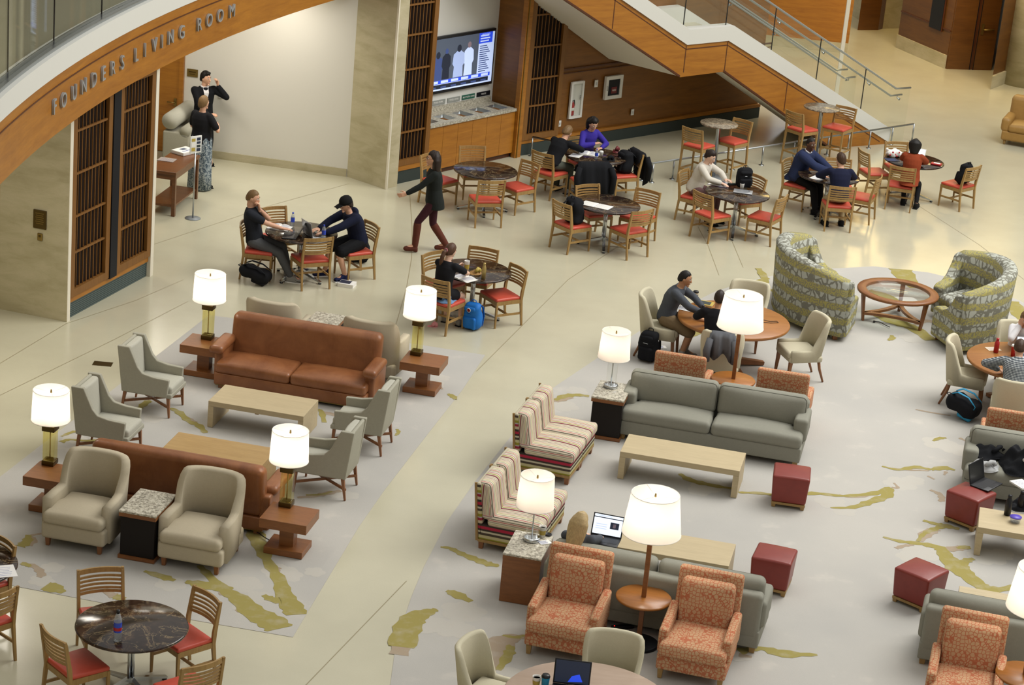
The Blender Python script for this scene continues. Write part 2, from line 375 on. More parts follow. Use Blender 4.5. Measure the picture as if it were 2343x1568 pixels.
# ------------------------------------------------ carpets with their woven cherry branches
RUGS = []
def carpet(name, poly, branches, blooms, label):
    mb = MB(); mb.prism(poly, .0005, .004, 'carpet'); RUGS.append(poly); lay = [0, 0]
    for m, pts, w in branches:
        Q = [at(*p) for p in pts]; S = []; n_ = 4
        for i in range(len(Q)-1):
            a, b, c_, d_ = Q[max(i-1, 0)], Q[i], Q[i+1], Q[min(i+2, len(Q)-1)]
            for k in range(n_):
                t = k/n_; S.append((.5*(2*b+(c_-a)*t+(2*a-5*b+4*c_-d_)*t*t+(-a+3*b-3*c_+d_)*t**3), w[i]+(w[i+1]-w[i])*t))
        S.append((Q[-1], w[-1])); n = len(S); vs = []
        lay[0] += 1; z = (.0054 if m == 'carpet_taupe' else .0060)+.00002*lay[0]
        for i, (q, ww) in enumerate(S):
            dd = (S[min(i+1, n-1)][0]-S[max(i-1, 0)][0]).normalized(); nn = Vector((-dd.y, dd.x, 0)); ww = ww*(1+(.3 if ww < .15 else .12)*math.sin(i*2.3+len(S)))+.006
            vs += [tuple(q+nn*ww/2+Vector((0, 0, z+i*.000008))), tuple(q-nn*ww/2+Vector((0, 0, z+i*.000008)))]
        mb.add(vs, [(2*i+1, 2*i+3, 2*i+2, 2*i) for i in range(n-1)], m)
    for (px, py, r) in blooms:
        lay[1] += 1; c0 = at(px, py); ph = px*.37
        for k in range(5):
            lay[1] += 1; a = ph+2*PI*k/5; cc = c0+Vector((math.cos(a), math.sin(a), 0))*r*.58
            mb.add([(cc.x+r*.5*math.cos(t*PI/5)*(1+.08*math.sin(3*t+k)), cc.y+r*.5*math.sin(t*PI/5),   .0042+.000006*lay[1]) for t in range(10)], [tuple(range(10))], 'carpet_blossom')
        mb.add([(c0.x+r*.5*math.cos(t*PI/4), c0.y+r*.5*math.sin(t*PI/4), .00421+.000006*lay[1]) for t in range(8)], [tuple(range(8))], 'carpet_blossom')
    return tag(mb.build(name), label, 'rug')
Y, T = 'carpet_branch', 'carpet_taupe'
rl = [P2(at(*p)) for p in ((-240, 1290), (0, 1092), (478, 722), (700, 749), (1110, 813), (1058, 893), (995, 973), (937, 1048), (880, 1122), (820, 1208), (760, 1308), (706, 1398), (670, 1459), (431, 1418), (54, 1346))]
carpet('area_rug', rl, [
    (Y, [(640, 1440), (620, 1424), (580, 1402), (545, 1370), (510, 1350), (470, 1310), (455, 1295)], [.30, .34, .28, .22, .14, .09, .05]),
    (Y, [(678, 1408), (668, 1390), (650, 1362), (640, 1330), (615, 1290), (597, 1255), (585, 1225), (575, 1200)], [.24, .26, .2, .15, .12, .16, .22, .1]),
    (T, [(648, 1380), (645, 1345), (630, 1310), (640, 1300)], [.1, .12, .1, .05]), (Y, [(650, 1378), (620, 1372), (603, 1363)], [.14, .12, .05]),
    (T, [(540, 1400), (560, 1392), (530, 1362), (500, 1360)], [.05, .14, .12, .05]),
    (Y, [(330, 1308), (375, 1322), (400, 1330)], [.04, .13, .04]), (Y, [(425, 1332), (455, 1338), (500, 1345), (530, 1352)], [.06, .16, .2, .1]),
    (Y, [(46, 1252), (62, 1240), (65, 1225)], [.12, .12, .05]), (T, [(62, 1248), (78, 1238), (70, 1228), (95, 1222)], [.12, .08, .05, .03]),
    (T, [(50, 1290), (80, 1298), (95, 1315), (88, 1322)], [.06, .08, .1, .05]), (Y, [(104, 1342), (125, 1348), (146, 1357)], [.2, .22, .06]), (Y, [(48, 1290), (62, 1294), (70, 1298)], [.06, .07, .04]),
    (T, [(240, 1348), (255, 1362), (275, 1368)], [.06, .12, .1]), (Y, [(262, 1365), (275, 1370), (282, 1376)], [.12, .12, .05]),
    (Y, [(390, 935), (410, 945), (432, 965), (455, 975), (470, 992)], [.05, .1, .08, .1, .06]), (T, [(405, 945), (430, 958), (446, 968)], [.05, .07, .07]),
    (Y, [(320, 935), (335, 922), (345, 918)], [.08, .1, .06]), (Y, [(140, 1013), (160, 1007), (200, 1010), (240, 1004)], [.08, .05, .05, .04]), (Y, [(140, 1000), (165, 990), (178, 988)], [.03, .06, .03]),
    (T, [(985, 882), (1003, 886), (1012, 892)], [.05, .08, .02]), (Y, [(1025, 902), (1036, 908), (1042, 915)], [.04, .1, .04]), (Y, [(728, 937), (736, 945), (742, 968)], [.03, .08, .05]), (T, [(736, 943), (770, 952), (790, 960)], [.06, .1, .04]),
    (T, [(680, 1140), (720, 1136), (750, 1130), (780, 1124)], [.04, .08, .1, .05]), (Y, [(700, 1134), (735, 1133), (760, 1126)], [.03, .04, .02]), (Y, [(905, 998), (912, 990), (908, 983)], [.03, .05, .03])],
    [(560, 1338, .2), (590, 1368, .15), (530, 1330, .16), (640, 1310, .2), (660, 1318, .16), (565, 1395, .16), (390, 1338, .17), (95, 1330, .14), (120, 1300, .13), (600, 1420, .12), (990, 880, .17), (1010, 865, .12), (770, 1130, .14), (800, 1135, .12), (170, 1005, .16), (350, 960, .13), (720, 1310, .12)],
    'grey rug with straight near corner and ochre branches, under the brown leather sofas')
rr = [P2(at(*p)) for p in ((880, 1700), (893, 1568), (905, 1480), (940, 1370), (969, 1300), (1023, 1194), (1089, 1100), (1180, 985), (1267, 887), (1388, 806), (1500, 735), (1640, 666), (1742, 636), (1850, 618), (2000, 610), (2124, 624), (2240, 652), (2334, 689), (2440, 750), (2540, 850), (2620, 1000), (2640, 1250), (2600, 1700))]
carpet('area_rug', rr, [
    (Y, [(1008, 1253), (1030, 1256), (1055, 1268), (1090, 1282), (1118, 1292), (1142, 1296)], [.03, .07, .09, .12, .12, .05]), (Y, [(1022, 1353), (1045, 1362), (1078, 1378)], [.05, .16, .06]),
    (Y, [(918, 1482), (932, 1440), (950, 1414), (980, 1402), (1000, 1396)], [.3, .3, .26, .15, .05]), (T, [(912, 1500), (930, 1450), (950, 1420)], [.2, .2, .1]), (Y, [(1150, 1455), (1180, 1460), (1202, 1455)], [.03, .06, .03]),
    (T, [(1110, 1535), (1130, 1500), (1140, 1478), (1170, 1462), (1205, 1458)], [.2, .3, .35, .2, .05]), (Y, [(1140, 1535), (1160, 1505), (1168, 1485), (1160, 1478)], [.05, .12, .1, .04]),
    (Y, [(1690, 1128), (1740, 1130), (1800, 1137), (1860, 1130), (1930, 1136), (2000, 1130), (2040, 1118)], [.04, .08, .06, .09, .06, .1, .12]), (Y, [(1900, 1163), (1950, 1162), (1990, 1150), (2030, 1135), (2040, 1120)], [.03, .08, .12, .14, .04]),
    (T, [(1920, 1134), (1960, 1138), (2020, 1126)], [.04, .07, .05]), (T, [(2040, 1116), (2055, 1118), (2045, 1106)], [.03, .04, .02]),
    (Y, [(2018, 1068), (2055, 1076), (2095, 1070), (2130, 1076)], [.03, .06, .1, .05]), (Y, [(2130, 1076), (2160, 1072), (2185, 1077)], [.06, .14, .03]), (T, [(2035, 1072), (2070, 1076), (2125, 1078)], [.03, .04, .03]), (T, [(2165, 1080), (2160, 1088)], [.05, .02]),
    (T, [(2128, 1122), (2150, 1132), (2155, 1145), (2148, 1148)], [.04, .08, .08, .04]), (T, [(2122, 1090), (2138, 1098)], [.03, .03]), (Y, [(2135, 1010), (2150, 1004), (2165, 1003)], [.03, .08, .03]), (T, [(2195, 1003), (2210, 1010)], [.05, .03]),
    (Y, [(2112, 1192), (2140, 1200), (2165, 1205), (2195, 1212)], [.05, .08, .12, .06]), (T, [(2145, 1212), (2120, 1222), (2105, 1240)], [.1, .16, .06]), (Y, [(2155, 1206), (2130, 1215), (2112, 1224), (2100, 1240)], [.1, .08, .06, .04]),
    (Y, [(2020, 1230), (2060, 1240), (2110, 1246), (2150, 1256), (2165, 1275), (2190, 1300), (2215, 1320), (2250, 1345), (2290, 1350), (2343, 1340)], [.03, .08, .1, .14, .2, .3, .22, .2, .12, .1]), (Y, [(2190, 1298), (2210, 1285), (2228, 1280)], [.2, .12, .05]),
    (T, [(2160, 1260), (2190, 1256), (2215, 1256)], [.1, .14, .05]), (Y, [(2190, 1256), (2210, 1253), (2218, 1258)], [.05, .1, .04]), (T, [(2050, 1256), (2070, 1250), (2090, 1248)], [.06, .06, .04]),
    (Y, [(1555, 1085), (1580, 1100), (1630, 1112), (1680, 1120)], [.04, .12, .1, .04]), (Y, [(1690, 1492), (1740, 1485), (1790, 1497), (1870, 1500)], [.15, .08, .18, .03]), (T, [(1690, 1500), (1720, 1505)], [.1, .04]),
    (Y, [(1270, 917), (1290, 908), (1320, 905), (1348, 908)], [.05, .12, .1, .06]), (T, [(1265, 918), (1280, 916), (1310, 910)], [.1, .14, .05]), (Y, [(1415, 880), (1440, 885), (1452, 893)], [.04, .08, .04]),
    (Y, [(1720, 650), (1745, 640), (1760, 638)], [.05, .1, .05]), (Y, [(1765, 668), (1780, 665), (1800, 660)], [.2, .14, .05]), (Y, [(1735, 615), (1750, 640), (1742, 660)], [.1, .14, .05]), (Y, [(2060, 617), (2075, 640), (2090, 660)], [.4, .35, .1]),
    (Y, [(2000, 720), (2040, 735), (2090, 752), (2130, 780)], [.1, .3, .25, .2]), (Y, [(2032, 780), (2042, 775), (2040, 768)], [.04, .1, .04]), (T, [(2090, 745), (2120, 735), (2140, 742)], [.06, .14, .05]), (Y, [(2310, 690), (2330, 715), (2350, 740)], [.3, .3, .2]),
    (Y, [(1575, 770), (1590, 762), (1610, 760)], [.15, .2, .05]), (T, [(1790, 725), (1820, 722), (1840, 730)], [.06, .1, .05]), (T, [(2095, 938), (2130, 945), (2175, 952)], [.03, .04, .03]), (Y, [(1990, 665), (2030, 680), (2060, 700)], [.1, .25, .1])],
    [(2150, 1015, .24), (2190, 1030, .2), (2060, 1108, .22), (2090, 1100, .15), (1900, 1150, .2), (1930, 1170, .16), (2110, 1265, .24), (2080, 1275, .16), (2260, 1275, .24), (2290, 1270, .16), (1620, 1110, .24), (1600, 1125, .15), (1060, 1400, .25), (1040, 1440, .22), (1150, 1545, .2), (1180, 1550, .18), (980, 1430, .22), (1290, 930, .2), (1320, 895, .15), (1700, 690, .25), (1960, 700, .3), (2100, 690, .3), (2290, 730, .3), (1800, 740, .25), (2090, 775, .22), (1690, 1500, .15)],
    'wide round-edged grey rug with ochre branches, under the grey sofas and floral settees')

# ------------------------------------------------ walls
def wall_box(name, a, b, z0, z1, thick, m, mats=None):
    'wall whose front face runs from a to b on the ground (front is to the right of a->b), going back by thick'
    a, b = Vector((a[0], a[1], 0)), Vector((b[0], b[1], 0)); d = (b-a).normalized(); n = Vector((-d.y, d.x, 0))
    mb = MB(); mb.prism([P2(a), P2(b), P2(b+n*thick), P2(a+n*thick)], z0, z1, m); return struct(mb.build(name))
class Wall:
    'local frame on a wall: s along, z up, d out of the wall (to the right of a->b)'
    def __init__(s, a, b):
        s.a = Vector((a[0], a[1], 0)); s.u = (Vector((b[0], b[1], 0))-s.a).normalized(); s.n = Vector((s.u.y, -s.u.x, 0))
        s.M = Matrix(((s.u.x, s.n.x, 0, s.a.x), (s.u.y, s.n.y, 0, s.a.y), (0, 0, 1, 0), (0, 0, 0, 1)))
        s.rz = math.atan2(s.u.y, s.u.x)
    def p(s, x, d=0, z=0): return s.a+s.u*x+s.n*d+Vector((0, 0, z))
    def root(s, x, d, z): return s.p(x, d, z)
# note: with local y = outwards the frame is left-handed, so things on walls use local -y outwards
def lattice(mb, s0, s1, z0, z1, rails, nslat, y=0.0):
    'timber grille: frame, back panel, thin uprights and cross rails in local x/z, front towards -y'
    fw = .11
    mb.box(((s0+s1)/2, y+.035, (z0+z1)/2), (s1-s0, .01, z1-z0), 'lattice_back')
    for i in range(nslat):
        x = s0+fw+(s1-s0-2*fw)*(i+.5)/nslat
        if i: mb.box((s0+fw+(s1-s0-2*fw)*i/nslat, y-.0, (z0+z1)/2), (.012, .014, z1-z0-2*fw), 'lattice_wood')
    for z in rails: mb.box(((s0+s1)/2, y-.004, z), (s1-s0-2*fw, .03, .03), 'lattice_wood')
    for x in (s0+fw/2, s1-fw/2): mb.box((x, y-.01, (z0+z1)/2), (fw, .06, z1-z0), 'lattice_wood')
    for z in (z0+fw/2, z1-fw/2): mb.box(((s0+s1)/2, y-.01, z), (s1-s0-2*fw, .06, fw), 'lattice_wood')
# left stone pier and its timber screen wall
LC = (-6.372, 30.73); LE = (-5.57, 33.145)
WL = Wall(LC, LE); dl = WL.u; nl = WL.n
face_end = Vector((-7.42, 31.02, 0))
mb = MB(); bk = [Vector((LC[0], LC[1], 0)), WL.p(.05), WL.p(.05, -.55), face_end+WL.u*.55, face_end]
mb.prism([P2(q) for q in bk], 0, 3.3, 'limestone'); mb.prism([P2(q) for q in (WL.p(-.002, .004), WL.p(.075, .004), WL.p(.075, -.2), WL.p(-.002, -.001))], 0, 3.3, 'cream_trim')
struct(mb.build('wall_left'))
mb = MB(); mb.prism([P2(q) for q in (WL.p(2.45, .004), WL.p(2.54, .004), WL.p(2.54, -.55), WL.p(2.45, -.55))], 0, 3.3, 'cream_trim'); struct(mb.build('trim_2'))
mb = MB(); q = face_end; un = (face_end-Vector((LC[0], LC[1], 0))).normalized()
mb.prism([P2(v) for v in (q, q+un*.7, q+un*.7+WL.u*.6, q+WL.u*.6)], 0, 3.3, 'cherry'); struct(mb.build('wall_left_panel'))
mb = MB(); mb.box((-9.3, 12.5, 6), (.4, 37, 12), 'limestone'); struct(mb.build('wall_light_block'))  # unseen side wall, added to block light from the left and dim the floor
def on_wall(Wl, name, label, cat, x, z, d=0.0, group=None):
    return thing(name, label, cat, Wl.p(x, d, z), Wl.rz, group)
# screen: everything in local x (along), -y (out)
mb = MB(); mb.box((1.26, .03, .12), (2.38, .06, .24), 'slate_louvre'); mb.box((1.26, .02, .285), (2.38, .085, .09), 'cherry'); mb.box((1.26, .25, 1.65), (2.38, .3, 3.3), 'lattice_back')
o = mb.build('wall_left_screen'); o.location = WL.p(0, -.06); o.rotation_euler = (0, 0, WL.rz); struct(o)
for k, (a, b) in enumerate(((.085, 1.18), (1.40, 2.44))):
    mb = MB(); lattice(mb, a, b, .335, 3.29, (.98, 1.515, 2.145, 2.77), 9)
    o = mb.build('lattice_screen'); o.location = WL.p(0, -.04); o.rotation_euler = (0, 0, WL.rz)
    tag(o, ('timber lattice screen beside the stone pier, nearest the plaque', 'timber lattice screen left of the wooden hall door')[k], 'screen', 'timber lattice screens')
mb = MB(); mb.box((1.29, -.02, 1.81), (.2, .09, 2.98), 'black_panel'); o = mb.build('trim_3'); o.location = WL.p(0, -.05); o.rotation_euler = (0, 0, WL.rz); struct(o)
WF = Wall((-7.42, 31.02), LC)
t = on_wall(WF, 'wall_plaque', 'dark bronze plaque on the stone pier at left', 'plaque', .64, 1.33)
mb = MB(); mb.box((0, -.012, .135), (.2, .024, .27), 'dark_brass'); mb.build('plate', t)
mb = MB()
for k in range(6): mb.box((0, -.025, .225-.03*k), (.13-.02*(k % 2), .004, .008), 'brass')
mb.build('lettering', t)
t = on_wall(WF, 'card_reader', 'small brass wall plate below the dark plaque', 'wall plate', .645, 1.15)
mb = MB(); mb.rbox((0, -.012, .055), (.08, .024, .11), 'brass', .01); mb.build('plate', t); mb = MB(); mb.box((0, -.026, .07), (.03, .006, .03), 'dark_brass'); mb.build('button', t)

# white wall in the recess with the wooden door
WW = Wall((-5.68, 39.99), (-3.255, 39.58))
mb = MB(); mb.prism([P2(WW.p(-.62)), P2(WW.p(2.75)), P2(WW.p(2.75, -.3)), P2(WW.p(-.62, -.3))], 0, 3.4, 'plaster'); struct(mb.build('wall_back'))
mb = MB(); mb.prism([P2(WW.p(-.6, .02)), P2(WW.p(2.48, .02)), P2(WW.p(2.48, 0)), P2(WW.p(-.6, 0))], 0, .14, 'limestone'); struct(mb.build('baseboard_back'))
mb = MB(); mb.prism([P2(WW.p(-3.4, .0)), P2(WW.p(-.62, .0)), P2(WW.p(-.62, -.3)), P2(WW.p(-3.4, -.3))], 0, 3.4, 'cherry_dark'); struct(mb.build('wall_back_panel'))
mb = MB(); mb.box((-.66, -.03, 1.2), (.08, .07, 2.4), 'cherry'); mb.box((-1.7, -.03, 1.2), (.08, .07, 2.4), 'cherry'); mb.box((-1.18, -.03, 2.43), (1.12, .07, .08), 'cherry'); mb.box((-1.18, -.02, 1.2), (.96, .04, 2.38), 'cherry')
o = mb.build('door_1'); o.location = WW.p(0); o.rotation_euler = (0, 0, WW.rz); struct(o)
mb = MB(); mb.tube([(-.76, -.04, .95), (-.76, -.09, .95), (-.9, -.09, .95)], .011, 'brass'); mb.box((-.76, -.045, .95), (.05, .012, .14), 'brass'); mb.build('door_handle', o)
t = on_wall(WW, 'room_sign', 'small bronze sign on the white wall behind the man in the suit', 'sign', -.47, 1.45); mb = MB(); mb.box((0, -.008, .07), (.2, .016, .14), 'brass'); mb.build('plate', t)
mb = MB(); mb.box((0, -.018, .09), (.13, .004, .02), 'dark_brass'); mb.box((0, -.018, .05), (.1, .004, .012), 'dark_brass'); mb.build('lettering', t)
t = on_wall(WW, 'light_switch', 'white light switch on the white wall beside the man in the suit', 'switch', .07, 1.13); mb = MB(); mb.rbox((0, -.008, .06), (.08, .016, .13), 'white_plastic', .008); mb.build('plate', t)
mb = MB(); mb.rbox((0, -.02, .06), (.03, .012, .05), 'white_plastic', .005); mb.build('rocker', t)
# stone column in the middle
CA = Vector((-3.255, 39.6, 0)); CB = Vector((-2.495, 38.99, 0)); BW0 = Vector((-2.4375, 39.2394, 0)); BWu = Vector((.6243, .7812, 0)); BWn = Vector((.7812, -.6243, 0))
mb = MB(); mb.prism([P2(CA), P2(CB), P2(CB+BWu*.32), P2(CB+BWu*.32-BWn*1.0), P2(CA+BWu*.5)], 0, 4.6, 'limestone'); mb.prism([P2(v) for v in (CB+Vector((.002, -.002, 0)), CB+BWn*.045, BW0+BWn*.02, BW0-BWn*.03, CB+BWu*.2-BWn*.02)], 0, 4.6, 'cream_trim')
struct(mb.build('wall_middle'))
WB = Wall((BW0.x, BW0.y), (BW0.x+BWu.x, BW0.y+BWu.y))
def wb(mb, name):
    o = mb.build(name); o.location = WB.p(0); o.rotation_euler = (0, 0, WB.rz); return o
mb = MB(); mb.box((.48, .02, .12), (.98, .06, .24), 'slate'); mb.box((.48, .01, .285), (.98, .075, .09), 'cherry'); mb.box((.48, .40, 2.4), (.98, .68, 4.8), 'cherry_dark'); struct(wb(mb, 'wall_middle_screen'))
mb = MB(); lattice(mb, .04, .95, .335, 4.3, (.94, 1.47, 2.08, 2.70, 3.24), 8); o = wb(mb, 'lattice_screen'); tag(o, 'timber lattice screen beside the stone column, left of the television', 'screen', 'timber lattice screens')
# recess with television and counter
mb = MB(); mb.box((2.23, .83, 2.4), (2.52, .3, 4.8), 'white_paint'); struct(wb(mb, 'wall_television'))
mb = MB(); mb.box((3.52, .4, 2.4), (.1, .86, 4.8), 'cherry_dark'); mb.box((3.49, -.0, 2.4), (.17, .1, 4.8), 'cherry'); mb.box((3.45, -.05, 2.4), (.02, .03, 4.8), 'brass'); struct(wb(mb, 'wall_television_side'))
# counter
t = thing('recycling_counter', 'wooden recycling cabinet with speckled stone counter under the television', 'cabinet', WB.p(0), WB.rz)
mb = MB(); mb.box((2.19, .35, .5), (2.40, .6, .8), 'cherry_dark'); mb.box((2.19, .36, .05), (2.40, .56, .1), 'walnut_dark'); mb.build('body', t)
for k in range(6):
    mb = MB(); mb.box((1.18+.404*k, .03, .5), (.398, .025, .8), 'cherry'); mb.build('door', t)
mb = MB(); holes = [(1.06+.485*k, 1.06+.485*k+.3) for k in range(5)]
mb.box((2.195, .055, .935), (2.41, .13, .05), 'granite_counter'); mb.box((2.195, .57, .935), (2.41, .2, .05), 'granite_counter')
xs = [.99]+[v for h in holes for v in h]+[3.4]
for a, b in zip(xs[::2], xs[1::2]): mb.box(((a+b)/2, .3, .935), (b-a, .36, .05), 'granite_counter')
mb.box((2.195, .655, 1.01), (2.4, .03, .1), 'granite_counter'); mb.build('countertop', t)
for k, (a, b) in enumerate(holes):
    mb = MB(); x = (a+b)/2; w = (b-a)/2
    mb.add([(x-w, .12, .958), (x+w, .12, .958), (x+w, .48, .958), (x-w, .48, .958), (x-w*.5, .2, .85), (x+w*.5, .2, .85), (x+w*.5, .38, .82), (x-w*.5, .38, .82)], [(0, 1, 5, 4), (1, 2, 6, 5), (2, 3, 7, 6), (3, 0, 4, 7)], 'steel')
    mb.add([(x-w*.5, .2, .85), (x+w*.5, .2, .85), (x+w*.5, .38, .82), (x-w*.5, .38, .82)], [(0, 1, 2, 3)], 'black_panel'); mb.build('chute', t)
# television
t = on_wall(WB, 'television', 'wall television showing a news programme above the recycling counter', 'television', 0, 1.31, -.68)
mb = MB(); mb.rbox((2.42, -.045, .535), (1.84, .07, 1.07), 'black_plastic', .012, 1); mb.build('bezel', t)
plain('tv_blue', '2744c8', .4, emit='2548d8', es=.8); plain('tv_pale', 'bccbe8', .4, emit='b4c6ee', es=.75); plain('tv_dusk', '4a5360', .4, emit='4c5668', es=.55); plain('tv_white', '9fb0d8', .4, emit='9db0dc', es=.62); plain('tv_dark', '1d2433', .4, emit='1c2436', es=.6); plain('tv_skin', '7d6d72', .4, emit='7c6c74', es=.6); plain('tv_text', '3a4a78', .4, emit='384a80', es=.6)
mb = MB(); X0, X1, Z0, Z1 = 1.54, 3.3, .06, 1.02; y = -.0825
def q(x0, x1, z0, z1, m, k=0): mb.add([(x0, y-.0006*k, z0), (x1, y-.0006*k, z0), (x1, y-.0006*k, z1), (x0, y-.0006*k, z1)], [(0, 1, 2, 3)], m)
q(X0, X1, Z0, Z1, 'tv_pale'); q(X0, 2.86, .25, Z1, 'tv_dusk', 1); q(2.86, 3.24, .82, Z1, 'tv_blue', 1); q(X0, 3.24, .18, .25, 'tv_blue', 1); q(X0, 3.2, .09, .17, 'tv_dark', 1)
for k in range(6): q(X0+.05+.28*k, X0+.25+.28*k, .19, .24, 'tv_pale', 2); q(X0+.05+.28*k, X0+.2+.28*k, .1, .13, 'tv_text', 2)
for k in range(13): q(2.9, 3.1+.03*((k*7) % 4), .28+.04*k, .298+.04*k, 'tv_text', 2)
for k in range(3): q(2.9, 3.14+.03*(k % 2), .85+.05*k, .875+.05*k, 'tv_pale', 2)
def fig(cx, w, h, m, hd, k):
    pts = [(cx-w*.5, .26), (cx+w*.5, .26), (cx+w*.45, .26+h*.35), (cx+w*.62, .26+h*.45), (cx+w*.55, .26+h*.75), (cx+w*.2, .26+h*.85), (cx-w*.2, .26+h*.85), (cx-w*.55, .26+h*.75), (cx-w*.62, .26+h*.45), (cx-w*.45, .26+h*.35)]
    mb.add([(a, y-.0006*k, b) for a, b in pts], [tuple(range(10))], m)
    mb.add([(cx+w*.22*math.cos(a*PI/6), y-.0006*(k+1), .26+h*.93+w*.26*math.sin(a*PI/6)) for a in range(12)], [tuple(range(12))], hd)
fig(1.75, .26, .5, 'tv_text', 'tv_dark', 2); fig(1.98, .2, .56, 'tv_dark', 'tv_text', 3); fig(2.32, .27, .58, 'tv_white', 'tv_dark', 6); fig(2.6, .23, .62, 'tv_pale', 'tv_skin', 3)
mb.build('screen', t)
def text(body, size, m, M, name, parent=None, extrude=.004, space=1.0, align='CENTER'):
    cu = bpy.data.curves.new(name, 'FONT'); cu.body = body; cu.size = size; cu.extrude = extrude; cu.align_x = align; cu.align_y = 'CENTER'; cu.space_character = space; cu.resolution_u = 3
    tmp = bpy.data.objects.new('tmp', cu); C.objects.link(tmp)
    me = bpy.data.meshes.new_from_object(tmp.evaluated_get(bpy.context.evaluated_depsgraph_get())); bpy.data.objects.remove(tmp)
    me.name = name; me.transform(M); me.materials.clear(); me.materials.append(MT[m] if isinstance(m, str) else m)
    if not name: return me
    o = bpy.data.objects.new(name, me); C.objects.link(o)
    if parent: o.parent = parent
    return o
FRONT = Matrix.Rotation(PI/2, 4, 'X')      # text standing up, read from local -y
text('HEADLINES', .045, 'tv_pale', TR(3.05, y-.002, .985) @ FRONT, 'headline', t, .0005)
for k, (a, b, m, s, lab) in enumerate(((1.72, 2.12, 'grey_sign', 'MIXED PAPER', 'grey sign strip reading MIXED PAPER, leftmost under the television'), (2.18, 2.53, 'grey_sign', 'MIXED PAPER', 'grey sign strip reading MIXED PAPER, second under the television'), (2.59, 2.95, 'green_sign', 'BOTTLES & CANS', 'green sign strip reading BOTTLES & CANS under the television'), (3.01, 3.385, 'black_panel', 'WASTE', 'black sign strip reading WASTE under the television'))):
    t = on_wall(WB, 'bin_sign', lab, 'sign', 0, 1.075, -.68, 'sorting signs above the counter')
    mb = MB(); mb.box(((a+b)/2, -.008, .045), (b-a, .015, .085), m); mb.build('plate', t)
    text(s, .042, 'paper', TR((a+b)/2, -.0165, .046) @ FRONT, 'lettering', t, .001)
# wood wall under the stair
SW0 = (-.229, 42.088); SW1 = (3.4026, 45.6615); WS = Wall(SW0, SW1)
mb = MB(); mb.box((3.42, .17, 2.4), (6.96, .28, 4.8), 'cherry_dark'); mb.box((4.0, .0, 1.57), (6.1, .02, .03), 'walnut_dark'); mb.box((4.0, .0, 1.49), (6.1, .02, .015), 'walnut_dark')
o = mb.build('wall_stair'); o.location = WS.p(0); o.rotation_euler = (0, 0, WS.rz); struct(o)
mb = MB(); mb.box((3.42, -.01, .11), (6.96, .06, .22), 'slate'); mb.box((3.42, -.015, .26), (6.96, .07, .06), 'cherry'); o = mb.build('baseboard_stair'); o.location = WS.p(0); o.rotation_euler = (0, 0, WS.rz); struct(o)
mb = MB(); lattice(mb, .02, .97, .30, 4.3, (.95, 1.48, 2.09, 2.7, 3.24), 8, -.03); o = mb.build('lattice_screen'); o.location = WS.p(0); o.rotation_euler = (0, 0, WS.rz); tag(o, 'timber lattice screen right of the television, under the stair', 'screen', 'timber lattice screens')
t = on_wall(WS, 'extinguisher_cabinet', 'tall narrow white cabinet with a red fire extinguisher behind glass', 'cabinet', 1.265, .585)
mb = MB()
for c_, s_ in (((.02, -.02, .36), (.05, .04, .72)), ((.315, -.02, .36), (.05, .04, .72)), ((.167, -.02, .02), (.25, .04, .05)), ((.167, -.02, .70), (.25, .04, .05))): mb.box(c_, s_, 'white_plastic')
mb.box((.167, -.004, .36), (.25, .008, .66), 'white_plastic'); mb.build('frame', t)
mb = MB(); mb.box((.167, -.034, .36), (.25, .004, .64), 'clear_glass'); mb.build('pane', t)
mb = MB(); mb.lathe([(.0, 0), (.045, .01), (.045, .22), (.02, .26), (.02, .28)], 'red_plastic', 12, (.09, -.02, .05), 1, .3); mb.lathe([(.0461, .1), (.0461, .16)], 'paper', 12, (.09, -.02, .05), 1, .3); mb.tube([(.07, -.02, .34), (.12, -.02, .36), (.14, -.02, .25)], .008, 'black_plastic', 6); mb.build('extinguisher', t)
text('FIRE', .05, 'black_panel', TR(.25, -.037, .4) @ FRONT @ Matrix.Rotation(-PI/2, 4, 'Z'), 'lettering', t, .0005)
t = on_wall(WS, 'defibrillator_cabinet', 'white framed cabinet with dark red lettering on its glass, under the stair', 'cabinet', 2.18, .87)
mb = MB()
for c_, s_ in (((.035, -.03, .23), (.07, .06, .46)), ((.43, -.03, .23), (.07, .06, .46)), ((.233, -.03, .035), (.33, .06, .07)), ((.233, -.03, .425), (.33, .06, .07))): mb.box(c_, s_, 'white_plastic')
mb.build('frame', t); mb = MB(); mb.box((.233, -.03, .23), (.33, .02, .33), 'black_panel'); mb.build('window_pane', t)
mb = MB(); mb.box((.25, -.042, .17), (.15, .006, .13), 'maroon'); mb.build('label', t); text('AED', .055, 'paper', TR(.25, -.046, .17) @ FRONT, 'lettering', t, .001)
mb = MB(); mb.tube([(.04, -.06, .19), (.03, -.085, .19), (.03, -.085, .27), (.04, -.06, .27)], .006, 'steel', 6); mb.build('handle', t)
for nm, lab, cat, x, z, w, h in (('light_switch', 'white switch plate between the two wall cabinets under the stair', 'switch', 1.95, 1.14, .09, .14), ('wall_outlet', 'white outlet low on the wood wall, left of the studying pair', 'outlet', 1.05, .45, .08, .12), ('wall_outlet', 'white outlet low on the wood wall below the red lettered cabinet', 'outlet', 3.06, .46, .08, .12)):
    t = on_wall(WS, nm, lab, cat, x, z); mb = MB(); mb.rbox((0, -.008, h/2), (w, .016, h), 'white_plastic', .006); mb.build('plate', t); mb = MB(); mb.rbox((0, -.018, h*.5), (w*.4, .006, h*.4), 'silver', .003); mb.build('rocker' if nm == 'light_switch' else 'socket', t)

